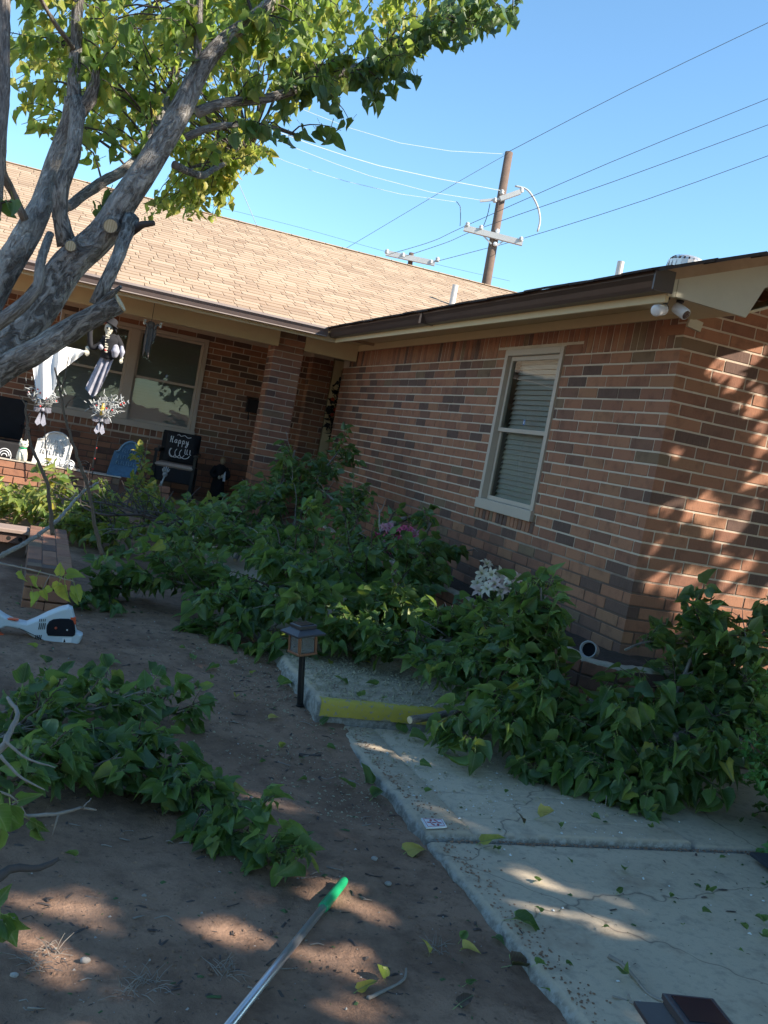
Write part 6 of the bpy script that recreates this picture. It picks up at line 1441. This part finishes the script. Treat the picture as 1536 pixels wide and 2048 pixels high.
def wire(pts, label, r=.013, m=None):
    r *= .72
    P, Rr = smoothpath([D(*p) for p in pts], [r * p[2] / 30 for p in pts], 1.5); mb = MB(); mb.tube(P, Rr, 5); o = mb.obj('power_line', m or M_wire); props(o, label, 'wire', 'overhead wires'); return o
wire([(1018, 303, 30), (1260, 178, 26), (1600, 15, 22)], 'dark wire rising from the pole top to the upper right corner')
wire([(780, 508, 55), (860, 484, 42), (935, 450, 30), (1220, 325, 26), (1600, 172, 22)], 'uppermost of three parallel dark wires running right from the lower crossarm')
wire([(812, 512, 55), (890, 486, 42), (962, 456, 30), (1230, 362, 26), (1600, 226, 22)], 'middle of three parallel dark wires running right from the lower crossarm')
wire([(868, 524, 55), (960, 500, 42), (1042, 478, 30), (1290, 400, 26), (1600, 288, 22)], 'lowest of three parallel dark wires running right from the lower crossarm')
wire([(1016, 307, 30), (880, 385, 40), (690, 498, 60)], 'dark wire sloping down left from the pole top to the ridge', .010)
wire([(1008, 308, 30), (900, 302, 28), (800, 286, 26), (700, 256, 24), (560, 200, 21)], 'uppermost pale curved wire left of the pole', .011, M_wirel)
wire([(1006, 382, 30), (880, 358, 28), (760, 332, 26), (620, 288, 23), (500, 240, 20)], 'thick pale curved wire ending high on the pole', .018, M_wirel)
wire([(965, 401, 30), (860, 384, 28), (740, 352, 26), (600, 300, 23), (500, 255, 20)], 'pale curved wire ending at the bracket insulators', .012, M_wirel)
wire([(912, 404, 30), (800, 388, 28), (690, 362, 26), (570, 322, 23), (480, 280, 20)], 'lowest and faintest pale curved wire left of the pole', .010, M_wirel)
wire([(470, 350, 16), (492, 400, 16.5), (514, 452, 17)], 'short pale service wire dropping to the ridge under the yellow leaves', .014, M_wirel)
wire([(420, 410, 60), (600, 455, 60), (760, 500, 60), (900, 535, 60), (1020, 562, 60)], 'faint thin wire low over the ridge', .006)
# ------------------------------------------------------------------ loose leaves
ZP = lambda px, py: at(px, py, 'z', .004 if py > 1668 else .045) if px > 850 or py > 1668 else at(px, py, 'z', .045)
def surf(px, py):
    g_ = gat(px, py)
    if g_.x < -1.99: return g_
    p = at(px, py, 'z', .149)
    if p.y > -.57: return p
    p = at(px, py, 'z', .030)
    if p.y > -1.85: return p
    return at(px, py, 'z', .004)
def loose(px, py, ang_, s, m, label, tilt=.15, var=0, group=None, up=.012):
    p = surf(px, py); o = link('fallen_leaf', leaf_single_mesh(var, m), None)
    o.matrix_world = Matrix.Translation(p + Vector((0, 0, up))) @ Matrix.Rotation(ang_, 4, 'Z') @ Matrix.Rotation(tilt, 4, 'X') @ Matrix.Rotation(tilt * .7, 4, 'Y') @ Matrix.Scale(s, 4)
    props(o, label, 'leaf', group); return o
GL = 'loose leaves lying about'
M_ylf = leaf_mat('leaf_pale_yellow', True, [(0, (.50, .40, .08)), (1, (.56, .44, .12))], (.5, .42, .16), (.40, .30, .08), .3)
for a in ((812, 1709, -1.4, .12, L_yellow[1], 'large curled yellow leaf on the dirt beside the slab corner', .4, 1), (1080, 1640, -1.5, .085, L_yellow[1], 'single yellow leaf on the path left of the drooping leaf tips', .3, 2),
          (1046, 1650, .3, .06, L_dry[1], 'very dark curled leaf touching the yellow leaf on the path', .7, 3), (1030, 1845, -2.2, .125, L_green[1], 'large green leaf lying flat on the slab left of the light streaks', .1, 12),
          (962, 1690, -2.0, .12, L_green[1], 'long dark green leaf below the joint of the slabs', .5, 4), (840, 1536, -1.9, .07, L_green[1], 'dark green leaf alone on the banded slab', .2, 6),
          (684, 1408, -2.2, .125, L_green[1], 'broad green leaf draped over the yellow step edge', .6, 2), (1022, 1938, -1.7, .085, L_dry[1], 'dark purple brown leaf on the dirt by the lower slab edge', .1, 0),
          (560, 1375, -1.2, .11, L_green[1], 'green leaf on the dirt left of the lantern post', .3, 6), (537, 1440, -1.5, .075, L_yellow[1], 'yellow leaf on the dirt below the lantern', .4, 7),
          (918, 2015, -1.2, .07, L_dry[1], 'small brown leaf at the bottom by the slab edge', .3, 3), (858, 1912, .2, .055, L_yellow[1], 'small yellow leaf upright in a dry tuft on the dirt', 1.0, 1), (925, 1905, -2.3, .065, L_yellow[1], 'second small yellow leaf right of the dry tuft', .5, 5),
          (715, 1988, -1.5, .075, L_mid[1], 'folded yellow green leaf near the bottom on the dirt', .5, 4), (765, 1965, .6, .05, L_green[1], 'small green leaf curled beside a grey stick', .6, 2),
          (730, 1570, .2, .11, L_green[1], 'upright dark green leaf of the sprig at the slab edge', 1.1, 0), (705, 1580, 1.4, .10, L_green[1], 'dark leaf of the sprig pointing left at the slab edge', .6, 4), (745, 1600, -1.0, .09, L_green[1], 'low leaf of the sprig folded against the slab edge', .4, 6),
          (800, 1465, -.6, .11, L_green[1], 'green leaf hanging under the fork on the banded slab', .6, 1), (822, 1478, -2.2, .12, L_green[1], 'pair leaf spread right under the fork on the banded slab', .3, 5)):
    loose(a[0], a[1], a[2], a[3] * .8, a[4] if a[4] is not L_yellow[1] else M_ylf, a[5], a[6], a[7])
rl = random.Random(12)
for (px, py) in ((655, 1500), (598, 1520), (520, 1530), (612, 1565), (640, 1450), (1530, 1850), (1520, 1880), (1475, 1905), (1365, 1855), (1400, 1830), (1490, 1865), (1240, 1790), (1140, 1730), (1135, 1935), (1070, 1935), (1245, 1955), (1205, 1860), (1075, 1830), (1075, 1765), (990, 1705), (1520, 1660), (1480, 1650), (700, 1440), (750, 1375), (690, 1370), (770, 1400), (720, 1395), (1120, 1660), (1225, 1610), (985, 1880), (1095, 1990), (410, 1590), (180, 1600), (95, 1330), (300, 1345), (225, 1330), (380, 1320), (430, 1340), (470, 1330), (1010, 1590), (850, 1590), (1180, 1640), (1300, 1660), (1340, 1800), (1420, 1790), (930, 1975), (920, 1885), (1440, 1720), (1250, 1740)):
    loose(px + rl.uniform(-5, 5), py, rl.uniform(0, 6.3), rl.uniform(.022, .05) if py > 1450 else rl.uniform(.05, .09), L_green[1], 'small loose green leaf lying on the dirt or the path', rl.uniform(.1, .7), rl.randint(0, 7), GL)
rl = random.Random(31)
for (px, py) in ((420, 1362), (470, 1400), (360, 1300), (70, 1300), (690, 1300), (150, 1720), (560, 1500), (660, 1330), (740, 1330), (830, 1360), (900, 1470), (500, 1350), (180, 1090), (230, 1100), (250, 1120), (200, 1130)):
    loose(px, py, rl.uniform(0, 6.3), rl.uniform(.03, .06), L_yellow[1] if rl.random() < .5 else L_mid[1], 'small loose yellowing leaf lying on the ground', rl.uniform(.1, .6), rl.randint(0, 7), 'loose yellowing leaves')
# ------------------------------------------------------------------ sprays of leaves and dead wood close at the left edge
def spray(name, label, P_, r_, leaves_, mm, ms, group='twigs near the left edge', side=()):
    P, Rr = smoothpath([D(*p) for p in P_], list(np.linspace(r_, r_ * .4, len(P_))), .02); t = thing(name, tuple(P[0]), label, 'twig', group)
    mb = MB(); mb.tube(wiggle(P, .003, random.Random(3)), Rr, 8, True, .3, 2); mb.obj('stem', ms, t, True)
    for sd in side: mb = MB(); P2, R2 = smoothpath([D(*p) for p in sd], list(np.linspace(r_ * .42, r_ * .13, len(sd))), .02); mb.tube(wiggle(P2, .003, random.Random(len(sd))), R2, 6, True, .3, 1); mb.obj('side_twig', ms, t, True)
    if leaves_:
        a = np.array([tuple(D(x, y, d_)) for x, y, d_, _, _ in leaves_]); rs = np.random.RandomState(5); up_ = -np.array(DN); rt = np.array(RX); fwv = np.array(FW)
        dd = np.array([rt * math.cos(an) + up_ * math.sin(an) + fwv * rs.uniform(-.3, .3) for _, _, _, an, _ in leaves_]); nn_ = np.array([-fwv + rs.normal(size=3) * .35 for _ in leaves_])
        leaf_mass('leaves', mm, t, a, dd, nn_, np.array([q[4] for q in leaves_]), 300, rs)
    return t
spray('leafy_twig', 'thin twig with sunlit yellow green leaves hanging over the garden tool', [(-20, 1120, 3.3), (60, 1140, 3.35), (100, 1150, 3.4), (150, 1165, 3.45)], .004,
      [(42, 1142, 3.35, -1.3, .045), (72, 1155, 3.35, -1.9, .055), (66, 1185, 3.35, -1.4, .05), (86, 1180, 3.35, -1.2, .04), (120, 1150, 3.4, 1.5, .045), (135, 1148, 3.4, .05, .06), (118, 1165, 3.4, -2.0, .05), (130, 1170, 3.4, -1.4, .065), (150, 1172, 3.45, -1.2, .06), (145, 1185, 3.45, -1.1, .05), (100, 1175, 3.4, -2.4, .04)], L_yellow, M_dead, side=[[(100, 1150, 3.4), (85, 1180, 3.38), (70, 1215, 3.4)]])
spray('leafy_twig', 'nearest dark bluish leaves entering at the left edge of the dirt', [(-60, 1560, 2.0), (-10, 1580, 2.05), (30, 1600, 2.1), (60, 1640, 2.15)], .004,
      [(-5, 1590, 2.05, -1.2, .075), (20, 1610, 2.1, -1.6, .07), (40, 1600, 2.1, .3, .05), (60, 1640, 2.15, -.6, .05), (5, 1650, 2.1, -1.9, .08), (75, 1655, 2.15, -1.2, .035), (-10, 1620, 2.0, -1.0, .06)], L_green, M_dead)
spray('leafy_twig', 'small leafy twig at the left edge above the light spots', [(-60, 1850, 1.9), (0, 1838, 1.9), (30, 1835, 1.9)], .003, [(5, 1840, 1.9, -.9, .06), (0, 1830, 1.9, -1.6, .055), (20, 1836, 1.9, -.3, .05), (-10, 1810, 1.9, .9, .05)], L_green, M_dead)
spray('dead_stick', 'long pale dead stick crossing before the brick edging', [(-20, 1122, 4.6), (40, 1092, 4.8), (110, 1045, 5.3), (160, 990, 5.9), (196, 965, 6.3)], .014, [], None, M_dead, 'pale dead sticks', side=[[(160, 990, 5.9), (170, 975, 5.9), (184, 958, 5.9)], [(75, 1065, 5.0), (86, 1078, 5.0)], [(140, 1000, 5.6), (152, 985, 5.6)]])
spray('dead_stick', 'forked bare stem standing before the sheet ghost', [(205, 1110, 5.3), (190, 1050, 5.3), (178, 985, 5.3), (150, 900, 5.3), (131, 840, 5.3), (122, 790, 5.3), (110, 735, 5.3)], .012, [], None, M_twig, 'pale dead sticks', side=[[(122, 790, 5.3), (132, 745, 5.3), (140, 700, 5.3)], [(131, 815, 5.3), (140, 800, 5.3), (152, 792, 5.3)]])
spray('dead_stick', 'crooked bare stem standing at the far left before the black chair', [(106, 1070, 5.0), (100, 1010, 5.0), (92, 960, 5.0), (65, 900, 5.0), (54, 850, 5.0), (52, 805, 5.0)], .012, [], None, M_twig, 'pale dead sticks', side=[[(52, 835, 5.0), (62, 826, 5.0), (60, 828, 5.0)], [(53, 812, 5.0), (46, 800, 5.0), (38, 790, 5.0)]])
spray('dead_branch', 'thick pale dead branch entering low at the left edge', [(-60, 1530, 2.5), (0, 1500, 2.5), (20, 1465, 2.55), (35, 1430, 2.6), (15, 1395, 2.7)], .012, [], None, M_dead, 'dead branches at the left edge', side=[[(10, 1480, 2.5), (60, 1520, 2.5), (110, 1535, 2.5)], [(0, 1510, 2.45), (50, 1560, 2.45), (90, 1580, 2.45)]])
spray('dead_branch', 'forked white twig stretching right over the shaded dirt', [(-40, 1668, 2.1), (30, 1636, 2.15), (110, 1630, 2.2), (160, 1618, 2.25), (192, 1620, 2.3)], .006, [], None, M_dead, 'dead branches at the left edge', side=[[(116, 1630, 2.2), (112, 1650, 2.2), (104, 1672, 2.2)], [(20, 1640, 2.15), (22, 1612, 2.15), (42, 1598, 2.15)], [(165, 1617, 2.25), (175, 1605, 2.25), (182, 1596, 2.3)]])
spray('dead_branch', 'short grey branch with an upturned end near the left light spot', [(-30, 1775, 2.0), (20, 1738, 2.05), (80, 1738, 2.1), (116, 1718, 2.15)], .012, [], None, M_darkwood, 'dead branches at the left edge')
# sticks lying on the dirt and the slab
rk_ = random.Random(77)
def stick(pts, r_, m, label, group):
    P = [surf(*p) + Vector((0, 0, r_ * .8)) for p in pts]; P, Rr = smoothpath(wiggle(P, .009, rk_), list(np.linspace(r_, r_ * .5, len(P))), .01); mb = MB(); mb.tube(P, Rr, 7, True, .3, rk_.random() * 9); o = mb.obj('stick', m, None, True); props(o, label, 'stick', group)
stick([(1216, 1915), (1240, 1928), (1262, 1955), (1300, 1990), (1340, 2010)], .007, M_dead, 'peeled grey stick on the slab pointing at the lower lantern', 'sticks')
stick([(1225, 1995), (1255, 2000), (1265, 2015), (1280, 2028)], .004, M_dead, 'crooked white twig on the slab left of the lower lantern', 'sticks'); stick([(1256, 1992), (1262, 2005)], .004, M_dead, 'tiny side twig touching the crooked white twig on the slab', 'sticks')
stick([(598, 1512), (620, 1511), (642, 1513)], .009, M_darkwood, 'short dark stick on the dirt below the lantern', 'sticks')
stick([(500, 1598), (515, 1603), (530, 1610)], .008, M_dead, 'pale broken stick end by the front leafy branch', 'sticks')
stick([(735, 2000), (770, 1985), (800, 1965), (812, 1940)], .006, M_dead, 'curved grey stick on the dirt near the bottom', 'sticks')
for k in range(95):
    px, py = (rk_.uniform(20, 820), rk_.uniform(1360, 2040)) if k % 3 else (rk_.uniform(350, 760), rk_.uniform(1380, 1760))
    if gat(px, py).x > -2.02: continue
    a = rk_.uniform(-.7, .7); L = rk_.uniform(14, 42); stick([(px, py), (px + L * .5 * math.cos(a), py + L * .22 * math.sin(a) + rk_.uniform(-2, 2)), (px + L * math.cos(a), py + L * .45 * math.sin(a))], rk_.uniform(.0015, .0035), M_dead if rk_.random() < .55 else M_darkwood, 'small dry twig scattered on the shaded dirt', 'small dry twigs on the dirt')
# dry grass tufts
for (px, py) in ((70, 1930), (262, 1985), (455, 1942), (880, 1900), (300, 1960), (100, 1905)):
    p = surf(px, py); mb = MB()
    for k in range(26): d_ = Vector((rk_.uniform(-1, 1), rk_.uniform(-1, 1), rk_.uniform(.1, .9))).normalized(); L = rk_.uniform(.03, .08); q = p + Vector((rk_.uniform(-.03, .03), rk_.uniform(-.03, .03), -.003)); mb.tube([q, q + d_ * L * .5, q + d_ * L + Vector((0, 0, -.012))], [.0012, .001, .0005], 3, False)
    props(mb.obj('dry_grass', M_dead), 'small tuft of dry pale grass on the dirt', 'grass tuft', 'dry grass tufts')
# stones and litter
for (px, py, r_, lb) in ((170, 1925, .011, 'round pale stone left on the dirt by the light streak'), (28, 1953, .008, 'small pale stone in the lower left corner'), (288, 1793, .006, 'tiny white stone in the shaded dirt'), (776, 1770, .010, 'smooth grey stone right of the green pole tip'), (748, 1720, .010, 'upright grey stone above the green pole tip')):
    p = surf(px, py); mb = MB(); mb.ball(p + Vector((0, 0, r_ * .5)), r_ * 1.15, 9, 6, (1.2, .9, .75)); mb.v = [(x + rk_.uniform(-1, 1) * r_ * .12, y + rk_.uniform(-1, 1) * r_ * .12, z) for x, y, z in mb.v]; props(mb.obj('stone', M_stone, None, True), lb, 'stone', 'pale stones on the dirt')
def litter(name, m, n, region, size, flat=.3, seed=0, lift=.001, long=1.0, clump=0):
    """tiny loose bits; region() gives x, y, z"""
    r = random.Random(seed); mb = MB()
    for _ in range(n):
        p = region(r)
        if p is None: continue
        s = size * min(2.1, .42 * r.paretovariate(1.6)); a = r.uniform(0, 6.3); c_, s_ = math.cos(a), math.sin(a); b = len(mb.v); h = s * flat * r.uniform(.5, 1.4); l = long * r.uniform(.7, 1.4)
        for x, y, z in ((-l, -.5, 0), (l * r.uniform(.6, 1), -.6, 0), (l * .8, .5, 0), (-l * r.uniform(.5, 1), .6, 0), (0, 0, 1)): mb.v.append((p[0] + (x * c_ - y * s_) * s * .5, p[1] + (x * s_ + y * c_) * s * .5, p[2] + lift + z * h))
        for f in ((0, 1, 4), (1, 2, 4), (2, 3, 4), (3, 0, 4)): mb.face([b + i for i in f])
    o = mb.obj(name, m); props(o, kind='stuff'); return o
def reg_slab(x0, x1, y0, y1, z, dens=None):
    def f(r):
        x, y = r.uniform(x0, x1), r.uniform(y0, y1)
        if dens and r.random() > dens(x, y): return None
        return (x, y, z)
    return f
cl = lambda x, y: (fbm(x * 3, y * 3, 2) ** 1.5) * 1.6
props(litter('sawdust', M_chip, 15000, reg_slab(-2.06, -.6, -.55, 1.0, .149, lambda x, y: min(1, .35 + fbm(x * 5, y * 5, 3))), .009, .5, 1, long=1.3), 'pale sawdust and wood chips strewn on the upper path', 'sawdust')
props(litter('sawdust', M_chip, 3200, reg_slab(-1.97, -.75, -1.84, -.6, .028, lambda x, y: max(0, min(1, (y + 1.7) * .9)) * cl(x, y) + .05), .008, .5, 2, long=1.3), 'pale chips scattered on the banded slab below the step', 'sawdust')
props(litter('white_specks', M_chipw, 900, reg_slab(-1.9, .6, -3.3, -1.88, .002, lambda x, y: min(1, .12 + max(0, (x + 1.4)) * .55) * cl(x, y)), .007, .4, 3), 'white specks and paint flakes scattered on the lower slab', 'specks')
props(litter('white_specks', M_chipw, 500, reg_slab(-1.9, -.6, -1.84, -.9, .028, cl), .006, .4, 4), 'white specks scattered on the banded slab', 'specks')
def reg_dirt(r):
    x, y = r.uniform(-4.3, -2.0), r.uniform(-3.5, 1.4); return (x, y, gz(x, y)) if r.random() < cl(x, y) * .8 else None
def reg_dirt2(r):
    x = -2.0 - abs(r.gauss(0, .38)); y = r.uniform(-1.7, .9); return (x, y, gz(x, y))
props(litter('sawdust', M_chip, 2600, reg_dirt2, .0055, .5, 5, long=1.3), 'pale chips strewn on the dirt along the path edge by the lantern', 'sawdust')
props(litter('dark_debris', M_darkwood, 5200, reg_dirt, .008, .35, 6, long=2.2), 'dark bark crumbs and twig bits littering the dirt', 'debris')
props(litter('pale_grit', M_stone, 2600, reg_dirt, .005, .5, 7), 'pale grit and tiny stones littering the dirt', 'grit')
props(litter('leaf_bits', plain('leaf_crumb', (.05, .10, .03), .7, .4, 90, .1), 1300, reg_dirt, .012, .25, 8, long=1.3), 'green leaf crumbs littering the dirt', 'leaf litter')
props(litter('leaf_bits', bpy.data.materials['leaf_crumb'], 420, reg_slab(-1.95, .6, -3.3, -.6, .031, lambda x, y: cl(x, y) if y > -1.84 else 0), .012, .3, 9), 'green leaf crumbs littering the banded slab', 'leaf litter')
props(litter('leaf_bits', bpy.data.materials['leaf_crumb'], 200, reg_slab(-1.95, .6, -3.3, -1.9, .003, cl), .011, .3, 10), 'green leaf crumbs littering the lower slab', 'leaf litter')
props(litter('bark_bits', M_darkwood, 240, reg_slab(-1.95, .4, -3.3, -1.87, .003, cl), .009, .3, 11, long=2.5), 'dark bark crumbs littering the lower slab', 'debris')
# ------------------------------------------------------------------ trees across the street behind the camera (seen in the window panes)
for k, (x, y, h_) in enumerate(((-14, -24, 8), (-7.5, -22, 7), (-2, -25, 9), (4.5, -26, 8), (-21, -20, 8))):
    t = thing('street_tree', (x, y, -.1), ('smaller ' if h_ == 7 else 'wide ' if k == 0 else 'tallest ' if x == -2 else 'outer ' if k == 4 else 'eastern ') + 'dense street tree across the road behind the camera', 'tree', 'trees across the street'); mb = MB(); mb.tube([(x, y, -.1), (x + .1, y, 1.5), (x, y + .2, h_ * .5)], [.28, .22, .12], 10, True, .2, k); mb.obj('trunk', M_bark, t, True)
    rs = np.random.RandomState(k + 60); n = 2600; u = rs.normal(size=(n, 3)); u /= np.linalg.norm(u, axis=1, keepdims=True); pos = np.array((x, y, h_ * .58)) + u * (rs.rand(n, 1) ** .4) * np.array((3.9, 3.0, h_ * .42))
    leaf_mass('foliage', L_green, t, pos, rs.normal(size=(n, 3)), rs.normal(size=(n, 3)), rs.uniform(.3, .55, n), 0, rs)
def clods(name, n, region, size, seed, m=None, kind='clods'):
    r = random.Random(seed); mb = MB()
    for _ in range(n):
        p = region(r)
        if p is None: continue
        s = size * r.uniform(.4, 1.6); b = len(mb.v)
        for x, y, z in ((1, 0, 0), (.3, .9, 0), (-.8, .6, 0), (-.8, -.6, 0), (.3, -.9, 0), (.5, .2, .55), (-.3, .5, .6), (-.4, -.4, .6), (.3, -.4, .55)): mb.v.append((p[0] + x * s * r.uniform(.7, 1.2), p[1] + y * s * r.uniform(.7, 1.2), p[2] - .001 + z * s * r.uniform(.6, 1.1)))
        for f in ((0, 1, 6, 5), (1, 2, 6), (2, 3, 7, 6), (3, 4, 8, 7), (4, 0, 5, 8), (5, 6, 7, 8)): mb.face([b + i for i in f])
    props(mb.obj(name, m or M_dirt), 'crumbly clods of dirt strewn over the bare ground' if name == 'clods' else 'dirt crumbs spilled along the worn edge of the slabs', 'dirt', None, 'stuff')
clods('clods', 5200, reg_dirt, .0065, 41)
clods('dirt_spill', 900, lambda r: ((lambda y, q: (-1.95 + q, y, (.149 if y > -.57 else .028 if y > -1.84 else .003)))(r.uniform(-3.3, .8), abs(r.gauss(0, .06)))), .004, 42)
clods('dirt_spill', 500, lambda r: (r.uniform(-1.9, .4), -1.86 - abs(r.gauss(0, .012)), .003), .0045, 43)
